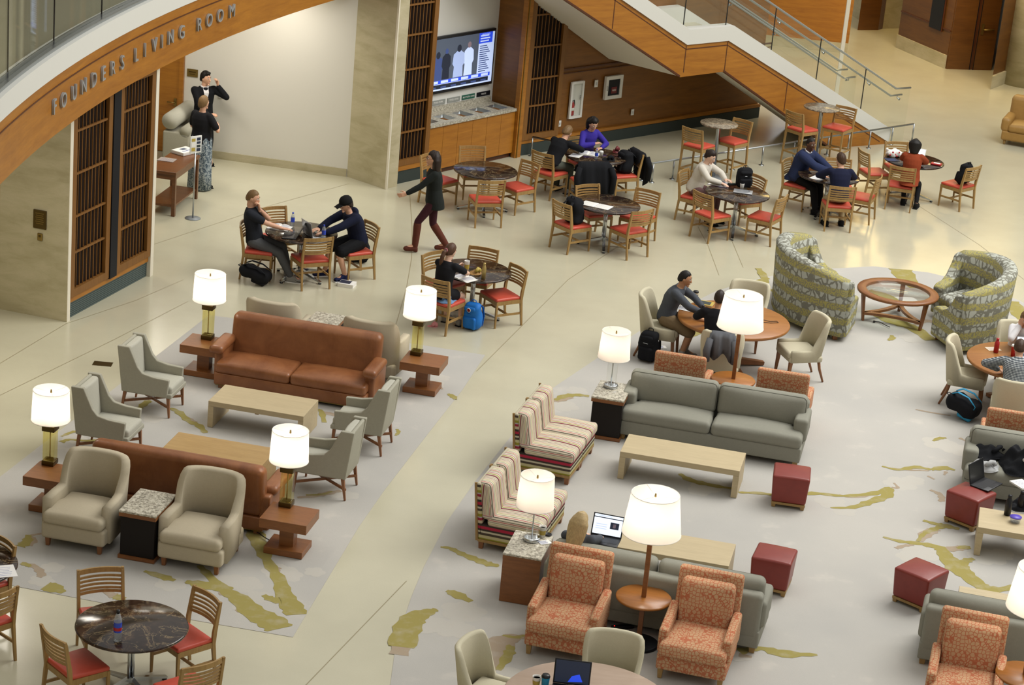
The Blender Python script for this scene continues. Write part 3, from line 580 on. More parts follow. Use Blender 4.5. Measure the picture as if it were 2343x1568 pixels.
# ------------------------------------------------ curved balcony
BC = Vector((27.0434, 25.7334, 0)); BR = 33.3467
def arc(R, y0, y1, n):
    out = []
    for i in range(n+1):
        y = y0+(y1-y0)*i/n; out.append((BC.x-math.sqrt(R*R-(y-BC.y)**2), y))
    return out
Y0, Y1 = 18.0, 41.5
def ring(R0, R1, z0, z1, m, name, n=72, y1=Y1):
    a = arc(R0, Y0, y1, n); b = arc(R1, Y0, y1, n); mb = MB(); N = n+1
    vs = [(p[0], p[1], z) for L, z in ((a, z0), (a, z1), (b, z1), (b, z0)) for p in L]; fs = []
    for i in range(n):
        for k in range(4): fs.append((k*N+i, k*N+i+1, ((k+1) % 4)*N+i+1, ((k+1) % 4)*N+i))
    fs += [(0, N, 2*N, 3*N), (n, 3*N+n, 2*N+n, N+n)]
    mb.add(vs, fs, m, False); return mb
struct(ring(BR, BR+.25, 3.3, 4.1, 'cherry', 'x').build('wall_balcony'))
mb = ring(BR-.012, BR+.01, 3.94, 3.955, 'walnut_dark', 'x'); mb2 = MB()
for y in (20.5, 24.2, 27.9, 31.2, 34.75, 37.0):
    p = arc(BR-.001, y, y+.006, 1); mb.add([(p[0][0]-.001, p[0][1], 3.3), (p[1][0]-.001, p[1][1], 3.3), (p[1][0]-.001, p[1][1], 4.1), (p[0][0]-.001, p[0][1], 4.1)], [(0, 1, 2, 3)], 'walnut_dark')
struct(mb.build('trim_4'))
mb = ring(BR-.02, BR+.3, 4.1, 4.39, 'slab_white', 'x'); struct(mb.build('trim_5'))
mb = ring(BR+.05, BR+.2, 4.39, 4.44, 'steel', 'x'); struct(mb.build('trim_6'))
# balcony floor and the ceiling below it
a = arc(BR+.2, Y0, Y1, 40); mb = MB(); mb.prism(a+[(-20, Y1), (-20, Y0)], 3.3, 4.1, 'soffit_paint', 'floor_stone'); struct(mb.build('ceiling'))
plain('upper_floor', '8f8c78', .6); plain('upper_wall', '8d8f80', .8, .2)
a = arc(BR+.3, Y0, Y1, 40); mb = MB(); mb.prism(a+[(-20, Y1), (-20, Y0)], 4.1, 4.3, 'upper_floor'); struct(mb.build('floor_balcony'))
mb = MB(); mb.prism([(-10.4, 18), (-10.1, 18), (-8.2, 40), (-8.5, 40)], 4.3, 7.6, 'upper_wall'); struct(mb.build('wall_balcony_back'))
mb = MB(); mb.prism([(-9.0, 33), (-8.4, 33.2), (-8.6, 34.2), (-9.2, 34)], 4.3, 7.6, 'plaster'); struct(mb.build('wall_balcony_pier'))
mb = MB(); mb.prism(arc(BR+.6, Y0, Y1, 30)+[(-20, Y1), (-20, Y0)], 7.6, 7.8, 'soffit_paint'); struct(mb.build('ceiling_shade_slab'))  # unseen slab above the balcony, added to shade the upper floor
# glass guard of the balcony: panes between narrow gaps
yj = [18.0, 20.9, 23.1, 25.1, 27.05, 29.0, 30.9, 32.8, 34.7, 36.6, 38.5, 40.4]
for i in range(len(yj)-1):
    a = arc(BR+.11, yj[i]+.008, yj[i+1]-.008, 6); b = arc(BR+.125, yj[i]+.008, yj[i+1]-.008, 6); mb = MB(); mb.prism(a+b[::-1], 4.44, 5.6, 'rail_glass', smooth=False)
    e = arc(BR+.117, yj[i]-.006, yj[i]+.006, 1); o = mb.build('glass_guard'); tag(o, 'clear glass guard pane on the white curb of the curved balcony', 'glass panel', 'balcony glass panes')
    mb = MB(); mb.box((e[0][0], yj[i], 5.02), (.016, .014, 1.16), 'black_panel'); mb.build('joint', o)
# raised letters round the fascia
lt = thing('balcony_lettering', 'silver raised letters reading FOUNDERS LIVING ROOM on the curved wood fascia', 'lettering', (0, 0, 0))
SX = 'FOUNDERS LIVING ROOM'; px_ = [124, 145, 169, 191, 214, 236, 257, 279, None, 311, 331, 353, 370, 390, 415, None, 455, 478, 503, 530]
py_ = [248, 234, 216, 204, 188, 175, 163, 149, None, 133, 121, 111, 100, 91, 84, None, 65, 53, 45, 34]
def on_cyl(px, py, R):
    v = _f+_r*((px-W/2)/FOC)+_d*((py-H/2)/FOC); o = Vector((0, 0, CAMZ))-BC; o.z = 0; w = Vector((v.x, v.y, 0))
    a, b, c_ = w.dot(w), 2*o.dot(w), o.dot(o)-R*R; t = (-b+math.sqrt(b*b-4*a*c_))/(2*a); return Vector((v.x*t, v.y*t, CAMZ+v.z*t))
for ch, x, y in zip(SX, px_, py_):
    if ch == ' ': continue
    p = on_cyl(x, y, BR-.02); ax = (Vector((BC.x, BC.y, 0))-Vector((p.x, p.y, 0))).normalized()   # faces the hall
    M = TR((p.x, p.y, 3.70)) @ Matrix(((-ax.y, 0, ax.x, 0), (ax.x, 0, ax.y, 0), (0, 1, 0, 0), (0, 0, 0, 1)))
    o = text(ch, .29, 'letter_metal', M, 'letter', lt, .016)

# ------------------------------------------------ stair
S0 = Vector((6.0028, 44.8226, 0)); Su = Vector((.8372, .5469, 0)); Sn = Vector((-.5469, .8372, 0)); SWD = 1.75
def sp(s, w=0, z=0): return S0+Su*s+Sn*w+Vector((0, 0, z))
def band(mb, top, bot, w0, w1, m, mf=None):
    'solid between two polylines (s, z) seen from the side, from offset w0 to w1'
    n = len(top); vs = []
    for w in (w0, w1): vs += [tuple(sp(s, w, z)) for s, z in top]+[tuple(sp(s, w, z)) for s, z in bot]
    fs = []
    for i in range(n-1):
        fs += [(n+i, n+i+1, i+1, i), (2*n+i, 2*n+i+1, 3*n+i+1, 3*n+i), (i, i+1, 2*n+i+1, 2*n+i), (n+i+1, n+i, 3*n+i, 3*n+i+1)]
    fs += [(0, 2*n, 3*n, n), (n-1, 2*n-1, 4*n-1, 3*n-1)]
    mb.add(vs, fs, m)
KS = (-8.2, -3.86, -2.89)
ct = [(-8.2, 4.76), (-3.86, 2.29), (-2.89, 2.33), (1.52, .04)]; cb = [(-8.2, 4.06), (-3.93, 1.66), (-2.91, 1.72), (.02, .0)]
cc = [(-8.2, 5.07), (-3.83, 2.58), (-2.8, 2.62), (1.55, .31)]
wd = MB(); band(wd, [(-8.2, 4.76), (-3.86, 2.29), (-2.89, 2.33), (.02, .82), (1.52, .04)], [(-8.2, 4.06), (-3.93, 1.66), (-2.91, 1.72), (.02, .0), (1.51, .0)], 0, .1, 'cherry')
for s, z0, z1 in ((-5.6, 2.66, 3.2), (-3.86, 1.75, 2.26), (-2.89, 1.75, 2.3), (-1.3, .85, 1.45)): wd.add([tuple(sp(s-.01, -.003, z0)), tuple(sp(s+.01, -.003, z0)), tuple(sp(s+.01, -.003, z1)), tuple(sp(s-.01, -.003, z1))], [(0, 1, 2, 3)], 'walnut_dark')
band(wd, [(-8.2, 4.10), (-3.93, 1.70), ], [(-8.2, 4.06), (-3.93, 1.66)], -.004, .05, 'walnut_dark'); band(wd, [(-2.91, 1.76), (.02, .04)], [(-2.91, 1.72), (.02, .0)], -.004, .05, 'walnut_dark')
band(wd, [(-8.2, 4.68), (-3.86, 2.21), (-2.89, 2.25), (1.3, .07)], [(-8.2, 4.66), (-3.86, 2.19), (-2.89, 2.23), (1.3, .05)], -.003, .02, 'walnut_dark')
struct(wd.build('trim_7'))
mb = MB(); band(mb, cc, [(s, z) for s, z in ct], -.03, .22, 'slab_white'); struct(mb.build('trim_8'))
mb = MB(); band(mb, [(s, z+.0) for s, z in cc], ct, SWD-.1, SWD+.1, 'slab_white'); struct(mb.build('trim_9'))
# treads and soffit
mb = MB()
def flight(s0, z0, s1, z1, n):
    for i in range(n):
        a = s0+(s1-s0)*i/n; b = s0+(s1-s0)*(i+1)/n; z = z0+(z1-z0)*i/n
        q = [sp(a, .2), sp(b, .2), sp(b, SWD-.1), sp(a, SWD-.1)]; mb.prism([P2(v) for v in q], z-.2, z, 'floor_stone')
flight(-8.2, 4.6, -3.85, 2.3, 13); flight(-2.8, 2.3, 1.5, 0.16, 13)
mb.prism([P2(v) for v in (sp(-3.95, .2), sp(-2.8, .2), sp(-2.8, SWD-.1), sp(-3.95, SWD-.1))], 1.95, 2.3, 'floor_stone'); struct(mb.build('floor_stair'))
mb = MB(); q1 = [tuple(sp(-8.2, .05, 4.07)), tuple(sp(-3.93, .05, 1.67))]; q2 = [(-1.55, 40.8, 4.07), (1.37, 43.66, 1.67)]
def slab4(a, b, c_, d_, t=.12):
    vs = [a, b, c_, d_]; vs += [(v[0], v[1], v[2]+t) for v in vs]; mb.add(vs, [(0, 1, 2, 3), (7, 6, 5, 4), (0, 4, 5, 1), (1, 5, 6, 2), (2, 6, 7, 3), (3, 7, 4, 0)], 'soffit_paint')
slab4(q1[0], q1[1], q2[1], q2[0]); e0, e1 = sp(-2.91, .05, 1.73), sp(.02, .05, .0)
slab4(tuple(e0), tuple(e1), tuple(sp(.35, 1.75, 0)), (3.0, 44.35, 1.73)); slab4(q1[1], tuple(e0), (3.0, 44.35, 1.73), q2[1]); struct(mb.build('ceiling_stair'))
# glass guards and rails
rail_z = lambda s: 3.088-.532*(s+2.055) if s > -2.8 else (3.47 if s > -3.9 else 3.47-.56*(s+3.9))
def capz(s):
    for (a, za), (b, zb) in zip(cc, cc[1:]):
        if a <= s <= b: return za+(zb-za)*(s-a)/(b-a)
    return .0
HRT = [(-7.2, 5.32), (-3.9, 3.47), (-2.8, 3.485), (1.618, 1.133), (2.004, 1.132)]
for side, w in (('near', .08), ('far', SWD)):
    for a, b in zip((-7.2, -5.6, -3.92, -2.92, -1.74, -.517, .745), (-5.6, -3.92, -2.92, -1.74, -.517, .745, 2.0)):
        if side == 'far' and a < -3: continue
        if a == .745: pass
        cols = [(a+.006, capz(a)+.002), (b-.006, capz(b)+.002)] if b < 2 else [(a+.006, capz(a)+.002), (1.52, .34), (1.58, .02), (1.618, .02), (1.994, .02)]
        mb = MB(); n = len(cols); zt = lambda s_: float(np.interp(s_, [q_[0] for q_ in HRT], [q_[1] for q_ in HRT]))-.03
        vs = [tuple(sp(s_, w+dw, z)) for dw in (0, .014) for s_, zb in cols for z in (zb, zt(s_))]
        fs = []
        for i in range(n-1):
            q = 2*i; fs += [(q, q+2, q+3, q+1), (2*n+q, 2*n+q+1, 2*n+q+3, 2*n+q+2), (q+1, q+3, 2*n+q+3, 2*n+q+1), (q, 2*n+q, 2*n+q+2, q+2)]
        fs += [(0, 1, 2*n+1, 2*n), (2*n-2, 4*n-2, 4*n-1, 2*n-1)]
        mb.add(vs, fs, 'rail_glass')
        o = mb.build('glass_guard'); tag(o, 'clear glass pane along the %s edge of the stair' % side, 'glass panel', '%s stair glass panes' % side)
        if side == 'near' and a > -5:
            mb = MB(); mb.bar(sp(a, w+.007, capz(a)), sp(a, w+.007, rail_z(a)-.02), .012, .018, 'black_panel', tuple(Sn)); mb.build('joint', o)
def handrail(w, pts, m, label, brk, wb_):
    t = thing('handrail', label, 'handrail', tuple(sp(0, w, 0))); inv = sp(0, w, 0)
    mb = MB(); mb.tube([sp(s, w, z)-inv for s, z in pts], .022, m, 8); mb.build('rail', t)
    for s in brk:
        z = np.interp(s, [p[0] for p in pts], [p[1] for p in pts]); mb = MB(); mb.tube([sp(s, w, z)-inv, sp(s, w, z-.06)-inv, sp(s, wb_, z-.07)-inv], .011, 'steel', 6); mb.tube([sp(s, wb_-.004*(1 if wb_ > w else -1), z-.07)-inv, sp(s, wb_, z-.07)-inv], .028, 'steel', 10); mb.build('bracket', t)
handrail(.087, [(-7.2, 5.32), (-3.9, 3.47), (-2.8, 3.485), (1.618, 1.133), (2.004, 1.132)], 'steel', 'top steel rail on the near glass of the stair', (), .09)
handrail(.17, [(-7.2, 5.14), (-3.9, 3.29), (-2.7, 3.26), (1.569, .965), (1.87, .975)], 'steel', 'lower steel handrail inside the near glass of the stair', (-1.6, -.4, .9, 1.75), .098)
handrail(SWD-.08, [(-2.9, 3.30), (-2.7, 3.26), (1.569, .965), (1.87, .975)], 'steel', 'steel handrail inside the far glass of the stair', (-1.6, -.4, 1.7), SWD-.004)
handrail(SWD+.2, [(-2.9, 3.40), (-2.7, 3.36), (1.569, 1.065), (1.87, 1.07)], 'steel', 'steel handrail outside the far glass of the stair', (-1.6, -.4), SWD+.018)
# low guard rail in front of the stair
R_ = [at(1215, 357), at(1491, 418), at(1534, 407.6), at(1983, 338), at(2084, 324)]
t = thing('low_guard_rail', 'low steel guard rail on short posts in front of the stair', 'railing', tuple(R_[1])); o0 = R_[1]; mb = MB()
up = Vector((0, 0, .375)); mb.tube([R_[1]-o0+up+(R_[1]-R_[3]).normalized()*.05, R_[4]-o0+up], .02, 'steel', 8); mb.build('rail', t)
for px, py in ((1491, 418), (1534, 409), (1597, 397), (1665, 385), (1730, 374), (1802, 363), (1881, 351), (1933, 345), (1983, 338), (2034, 330), (2084, 323)):
    q0 = at(px, py); d = (R_[4]-R_[1]).normalized(); q0 = R_[1]+d*((q0-R_[1]).dot(d)); mb = MB(); mb.tube([q0-o0, q0-o0+up], .016, 'steel', 8); mb.lathe([(.05, 0), (.05, .012)], 'steel', 12, tuple(q0-o0)); mb.build('post', t)
t = thing('low_guard_rail', 'short low steel rail from the wood wall to behind the studying pair', 'railing', tuple(R_[0])); o0 = R_[0]; mb = MB(); e = R_[1]-(R_[1]-R_[0]).normalized()*.2
mb.tube([up, e-o0+up], .02, 'steel', 8); mb.build('rail', t)
for f in (0, .5, 1): q0 = R_[0].lerp(e, f); mb = MB(); mb.tube([q0-o0, q0-o0+up], .016, 'steel', 8); mb.lathe([(.05, 0), (.05, .012)], 'steel', 12, tuple(q0-o0)); mb.build('post', t)
# wall floor slot
mb = MB(); p = at(235, 833); mb.box((p.x, p.y, .002), (.26, .16, .004), 'dark_brass'); tag(mb.build('floor_box'), 'dark metal floor outlet cover on the stone floor, left of the grey armchairs', 'floor box')
mb = MB(); p = at(2048, 1000)

# ------------------------------------------------ far hallway at top right
g = lambda x, y: P2(at(x, y))
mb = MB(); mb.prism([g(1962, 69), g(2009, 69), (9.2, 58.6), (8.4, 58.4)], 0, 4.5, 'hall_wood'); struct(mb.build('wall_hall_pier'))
mb = MB(); mb.prism([g(2000, 66), g(2090, 64), (10.5, 59.0), (8.0, 59.0)], 0, 4.5, 'limestone'); struct(mb.build('wall_hall_end'))
mb = MB(); a, b, c_, d_ = at(2051, 108), at(2163, 157), at(2267, 160), at(2290, 120)
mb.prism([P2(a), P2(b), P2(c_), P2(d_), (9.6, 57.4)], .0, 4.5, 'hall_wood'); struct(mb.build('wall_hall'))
WH = Wall(P2(a), P2(b)); ln = (b-a).length
mb = MB(); mb.box((ln/2, -.02, .16), (ln-.02, .04, .32), 'limestone'); mb.box((ln/2, -.012, .9), (ln, .02, .03), 'walnut_dark'); o = mb.build('baseboard_hall'); o.location = WH.p(0); o.rotation_euler = (0, 0, WH.rz); struct(o)
t = on_wall(WH, 'wall_screen', 'dark upright display panel on the brown hallway wall', 'screen', ln*.72, .82); mb = MB(); mb.box((0, -.03, .6), (.5, .05, 1.2), 'black_panel'); mb.build('panel', t); mb = MB(); mb.box((0, -.03, .6), (.54, .03, 1.24), 'walnut_dark'); mb.build('frame', t)
WD = Wall(P2(b), P2(c_)); ln = (c_-b).length
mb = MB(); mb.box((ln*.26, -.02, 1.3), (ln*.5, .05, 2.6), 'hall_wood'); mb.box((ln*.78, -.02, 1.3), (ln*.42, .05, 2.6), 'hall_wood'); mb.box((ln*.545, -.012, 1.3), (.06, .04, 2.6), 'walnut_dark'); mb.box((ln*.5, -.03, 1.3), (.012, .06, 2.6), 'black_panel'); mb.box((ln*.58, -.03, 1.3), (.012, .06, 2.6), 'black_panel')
o = mb.build('door_2'); o.location = WD.p(0); o.rotation_euler = (0, 0, WD.rz); struct(o)
mb = MB(); mb.tube([(ln*.68, -.06, .98), (ln*.68, -.1, .98), (ln*.9, -.1, .98), (ln*.9, -.06, .98)], .018, 'brass'); mb.box((ln*.66, -.05, .98), (.06, .02, .26), 'brass'); mb.build('door_handle', o)
mb = MB(); a = at(2267, 201); b = at(2299, 189); mb.prism([P2(a), P2(b), (12.5, 55), (11.2, 55)], 0, 4.5, 'hall_wood'); struct(mb.build('wall_hall_return'))
mb = MB(); mb.prism([P2(at(2266, 205)), P2(at(2299, 192)), (12.5, 55), (11.15, 55)], 0, .3, 'limestone'); struct(mb.build('baseboard_hall_return'))
mb = MB(); q = at(2345, 190); mb.lathe([(.62, 0), (.62, 4.6)], 'limestone', 32, (q.x, q.y, 0)); struct(mb.build('wall_column'))
mb = MB(); mb.prism([(7.3, 51.5), (17, 49), (17, 64), (5.5, 64)], 4.55, 4.75, 'soffit_paint'); struct(mb.build('ceiling_hall'))
# wood wall and white display behind the stair, slim white post
WX = Wall(P2(at(1690, 96)), P2(at(1938, 122))); mb = MB(); wl = (at(1938, 122)-at(1690, 96)).length; mb.box((wl/2, .12, 2.3), (wl, .24, 4.6), 'cherry'); mb.box((wl/2, -.01, .12), (wl, .03, .24), 'limestone'); o = mb.build('wall_far'); o.location = WX.p(0); o.rotation_euler = (0, 0, WX.rz); struct(o)
mb = MB(); q = at(1911, 232); mb.prism([(q.x-.04, q.y-.04), (q.x+.04, q.y-.04), (q.x+.04, q.y+.04), (q.x-.04, q.y+.04)], 0, 4.6, 'cream_trim'); struct(mb.build('trim_10'))
# ---------------------------------------------------------------- furniture makers (local front = +y)
def D(a): return math.radians(a)
def bow(mb, z, h, w, depth, y, t, m, n=8, lift=0.0):
    'chair slat curved in plan (and slightly in height) between the posts'
    rings = []
    for i in range(n+1):
        u = -1+2*i/n; x = u*w/2; yy = y-depth*(1-u*u); zz = z+lift*(1-u*u)
        rings.append([(x, yy-t/2, zz-h/2), (x, yy+t/2, zz-h/2), (x, yy+t/2, zz+h/2), (x, yy-t/2, zz+h/2)])
    mb.loft(rings, m, smooth=False)
def make_dining(name, label, seat_h=.445, back_h=.85, group=None, w=.49):
    t = thing(name, label, 'chair' if seat_h < .6 else 'stool', group=group); d = .46; hb = back_h-seat_h
    for s in (-1, 1):
        mb = MB(); x = s*(w/2-.016); pts = [(x*1.0, -.26, 0), (x, -.215, seat_h*.9), (x, -.225, seat_h+.08), (x, -.275, back_h-.03), (x, -.283, back_h)]
        mb.loft([[(p[0]-a, p[1]-b, p[2]), (p[0]+a, p[1]-b, p[2]), (p[0]+a, p[1]+b, p[2]), (p[0]-a, p[1]+b, p[2])] for p, a, b in zip(pts, (.012, .016, .016, .015, .014), (.014, .02, .022, .016, .013))], 'oak', smooth=False); mb.build('leg', t)
        mb = MB(); mb.bar((x, .205, seat_h-.03), (x, .21, 0), .034, .034, 'oak', (0, 1, 0), .022, .022); mb.build('leg', t)
    mb = MB()
    for s in (-1, 1): mb.box((s*(w/2-.016), -.005, seat_h-.055), (.024, .42, .06), 'oak')
    mb.box((0, .205, seat_h-.055), (w-.05, .024, .06), 'oak'); mb.box((0, -.21, seat_h-.055), (w-.05, .024, .06), 'oak'); mb.build('seat_frame', t)
    zs = .2 if seat_h < .6 else .27
    mb = MB()
    for s in (-1, 1): mb.bar((s*(w/2-.016), -.235, zs), (s*(w/2-.016), .207, zs), .018, .032, 'oak')
    if seat_h < .6: mb.bar((-w/2+.02, -.0, zs), (w/2-.02, -.0, zs), .018, .03, 'oak')
    else: mb.bar((-w/2+.02, .207, zs+.05), (w/2-.02, .207, zs+.05), .02, .034, 'oak'); mb.bar((-w/2+.02, -.235, zs), (w/2-.02, -.235, zs), .02, .034, 'oak')
    mb.build('stretcher', t)
    mb = MB(); mb.rbox((0, .005, seat_h-.008), (w-.015, .44, .05), 'red_vinyl', .022, 2, 3, lambda p, u: (p.x*(1-.03*u[1]*-1), p.y, p.z+(.012*(1-u[0]**2)*(1-u[1]**2) if u[2] > 0 else 0))); mb.build('seat', t)
    mb = MB(); z0 = back_h-.245
    bow(mb, back_h-.03, .055, w-.03, .045, -.272, .02, 'oak')
    for k in range(4): bow(mb, back_h-.095-.042*k, .024, w-.05, .045, -.266+.008*k, .014, 'oak')
    bow(mb, z0-.012, .03, w-.05, .045, -.238, .016, 'oak'); mb.build('backrest', t)
    return t
DINING = make_dining('dining_chair', 'x'); STOOL = make_dining('bar_stool', 'x', .73, 1.09, None, .46)
used = set()
def take(proto, loc, rz, label, group=None):
    if proto.name not in used:
        used.add(proto.name); proto.location = loc; proto.rotation_euler = (0, 0, rz); proto['label'] = label
        if group: proto['group'] = group
        return proto
    return copy_thing(proto, loc, rz, label, group)
def head(d): return math.atan2(d.y, d.x)-PI/2
def dining_by_back(L, R, target, label, group, proto=None, zt=.84, by=-.28):
    'chair whose two back-post tops are seen at pixels L and R, seat towards the table centre'
    a, b = at(*L, zt), at(*R, zt); u = (b-a).normalized(); n = Vector((-u.y, u.x, 0)); m_ = (a+b)/2
    if n.dot(target-m_) < 0: n = -n
    return take(proto or DINING, Vector((m_.x, m_.y, 0))-n*by, head(n), label, group)
def dining_at(px, py, hd, label, group, proto=None, z=.46, push=0.0):
    p = at(px, py, z); return take(proto or DINING, Vector((p.x, p.y, 0)), D(hd)-PI/2, label, group)

def make_dining_table():
    t = thing('dining_table', 'x', 'table')
    mb = MB(); R = .56; mb.lathe([(0, .705), (R-.02, .705), (R-.004, .713), (R, .722), (R-.004, .735), (R-.012, .74), (0, .74)], 'brown_marble', 56); mb.build('tabletop', t)
    mb = MB()
    for k in range(3):
        a = 2*PI*k/3; mb.tube([(.022*math.cos(a), .022*math.sin(a), .1), (.022*math.cos(a), .022*math.sin(a), .705)], .018, 'chrome', 10)
    mb.lathe([(.12, .69), (.12, .706)], 'black_panel', 16); mb.build('stem', t)
    for k in range(4):
        a = PI/4+PI/2*k; c_, s_ = math.cos(a), math.sin(a); mb = MB(); mb.bar((0, 0, .14), (.44*c_, .44*s_, .03), .05, .05, 'chrome', (0, 0, 1), .045, .022); mb.lathe([(.025, 0), (.025, .02)], 'black_plastic', 10, (.42*c_, .42*s_, 0)); mb.build('leg', t)
    return t
TABLE = make_dining_table()
def dining_table(px, py, label, rz=0.0):
    p = at(px, py, .74); take(TABLE, Vector((p.x, p.y, 0)), rz, label, 'round brown marble tables'); return Vector((p.x, p.y, 0))

# ------------------------------------------------ sofas, armchairs
def soft(u, a, b): return a*(1-u[0]**2)*(1-u[1]**2)*(b if u[2] > 0 else 0)
def wrinkle(p, k=1.0): return .006*k*math.sin(p.x*37+2*math.sin(p.y*19))*math.sin(p.y*23+p.x*11)
def make_leather_sofa(label, w=2.14, d=.86):
    t = thing('leather_sofa', label, 'sofa', group='brown leather sofas'); m = 'brown_leather'; x0 = w/2
    mb = MB(); mb.rbox((0, .02, .135), (w-.02, d-.08, .17), m, .02, 2, 1); mb.build('base', t)
    mb = MB(); mb.box((0, .02, .045), (w-.05, d-.12, .012), 'brass'); mb.build('trim', t)
    for sx in (-1, 1):
        for sy in (-1, 1): mb = MB(); mb.box((sx*(x0-.1), sy*(d/2-.1)+.02, .022), (.06, .06, .044), 'leg_brown'); mb.build('leg', t)
    for s in (-1, 1):
        mb = MB(); cw = (w-.03)/2
        mb.rbox((s*cw/2, .13, .29), (cw-.005, d-.28, .15), m, .05, 3, 6, lambda p, u: (p.x, p.y, p.z+soft(u, .05, 1)+(wrinkle(p) if u[2] > 0 else 0))); mb.build('seat_cushion', t)
    mb = MB(); mb.rbox((0, -d/2+.13, .53), (w-.03, .22, .66), m, .085, 4, 6, lambda p, u: (p.x, p.y+.05*(1-u[2])*.6-.06*(u[2]+1)*.5+.02*(1-u[0]**2)*(1 if u[1] > 0 else 0)-(.012*math.exp(-(p.x/.012)**2) if u[1] > 0 else 0), p.z)); mb.build('backrest', t)
    for s in (-1, 1):
        mb = MB(); mb.rbox((s*(x0-.01), -.06, .28), (.13, d-.26, .44), m, .03, 2, 1); mb.rbox((s*(x0+.0), .06, .515), (.2, .62, .12), m, .055, 3, 2, lambda p, u: (p.x, p.y, p.z+.0*u[1])); mb.build('armrest', t)
    return t
def make_fabric_sofa(label, w=2.44, d=.86):
    t = thing('fabric_sofa', label, 'sofa', group='grey fabric sofas'); m = 'sofa_grey'; x0 = w/2
    mb = MB(); mb.rbox((0, 0, .17), (w-.02, d-.04, .2), m, .02, 2, 1); mb.build('base', t)
    for sx in (-1, 1):
        for sy in (-1, 1): mb = MB(); mb.box((sx*(x0-.07), sy*(d/2-.09), .04), (.07, .07, .085), 'oak', None, .8); mb.build('leg', t)
    mb = MB(); mb.rbox((0, -d/2+.1, .44), (w-.04, .17, .52), m, .05, 3, 2); mb.build('back_frame', t)
    for s in (-1, 1):
        cw = (w-.02)/2; mb = MB(); mb.rbox((s*cw/2, .12, .345), (cw-.012, d-.24, .17), m, .06, 3, 5, lambda p, u, s=s: (p.x*(1 if u[1] > -.1 else .86)+(0 if u[1] > -.1 else -s*.07), p.y, p.z+soft(u, .04, 1)+(wrinkle(p, .5) if u[2] > 0 else 0))); mb.build('seat_cushion', t)
        mb = MB(); mb.rbox((s*cw/2*.985, -d/2+.285, .60), (cw-.03, .2, .42), m, .075, 3, 5, lambda p, u: (p.x, p.y+.06*(1-u[0]**2)*(1-u[2]**2)*u[1]-.1*p.z, p.z)); bc = mb.build('back_cushion', t)
        hx, hz, rr = (cw-.03)/2-.014, .21-.014, .06; lp = []
        for cx_, cz_, a0 in ((hx-rr, hz-rr, 0), (-hx+rr, hz-rr, 90), (-hx+rr, -hz+rr, 180), (hx-rr, -hz+rr, 270)): lp += [(cx_+rr*math.cos(D(a0+q_)), cz_+rr*math.sin(D(a0+q_))) for q_ in (0, 30, 60, 90)]
        mb = MB(); mb.tube([(s*cw/2*.985+x_, -d/2+.285+.068-.1*z_, .60+z_) for x_, z_ in lp], .006, 'piping', 6, closed=True); mb.build('piping', bc)
        mb = MB(); mb.rbox((s*(x0-.07), -.07, .44), (.19, d-.32, .32), m, .05, 3, 1); mb.build('armrest', t)
    return t
def shell_chair(mb, m, pts_in, prof, th):
    pass
def make_x_armchair():
    'upright armchair with winged arms on tapered legs and a crossed stretcher'
    t = thing('upright_armchair', 'x', 'armchair'); m = 'sage_fabric'; w = .58
    mb = MB(); mb.rbox((0, .06, .36), (w-.1, .56, .11), 'sage_light', .035, 3, 4, lambda p, u: (p.x, p.y, p.z+soft(u, .025, 1))); mb.build('seat', t)
    mb = MB(); mb.rbox((0, -.24, .6), (w-.12, .09, .56), 'sage_light', .03, 3, 3, lambda p, u: (p.x, p.y-.06*(u[2]+1)*.5+.02*(1-u[0]**2)*(1 if u[1] > 0 else 0), p.z)); mb.build('backrest', t)
    mb = MB(); mb.rbox((0, -.305, .58), (w-.02, .05, .62), m, .02, 2, 2, lambda p, u: (p.x, p.y-.06*(u[2]+1)*.5, p.z))
    mb.rbox((0, .04, .30), (w-.02, .62, .06), m, .015, 2); mb.build('back_panel', t)
    for s in (-1, 1):
        mb = MB(); side = [(-.33, .28), (.29, .28), (.31, .525), (.10, .535), (-.05, .565), (-.12, .64), (-.175, .76), (-.24, .90), (-.405, .90)]; x = s*(w/2-.03)
        n = len(side); vs = []
        for dx in (-.03, .03): vs += [(x+dx, a, b) for a, b in side]
        fs = [tuple(range(n))[::-1], tuple(range(n, 2*n))]+[(i, (i+1) % n, n+(i+1) % n, n+i) for i in range(n)]
        mb.add(vs, fs, m, False); o = mb.build('armrest', t); bv = o.modifiers.new('b', 'BEVEL'); bv.width = .012; bv.segments = 2
    for sx in (-1, 1):
        mb = MB(); mb.bar((sx*(w/2-.04), .30, .28), (sx*(w/2-.035), .32, 0), .042, .042, 'leg_brown', (0, 1, 0), .022, .022); mb.build('leg', t)
        mb = MB(); mb.bar((sx*(w/2-.04), -.29, .28), (sx*(w/2-.035), -.335, 0), .042, .042, 'leg_brown', (0, 1, 0), .022, .022); mb.build('leg', t)
    mb = MB(); mb.bar((-w/2+.05, .31, .13), (w/2-.05, -.33, .13), .022, .03, 'leg_brown'); mb.bar((w/2-.05, .31, .131), (-w/2+.05, -.33, .131), .022, .03, 'leg_brown'); mb.build('stretcher', t)
    return t
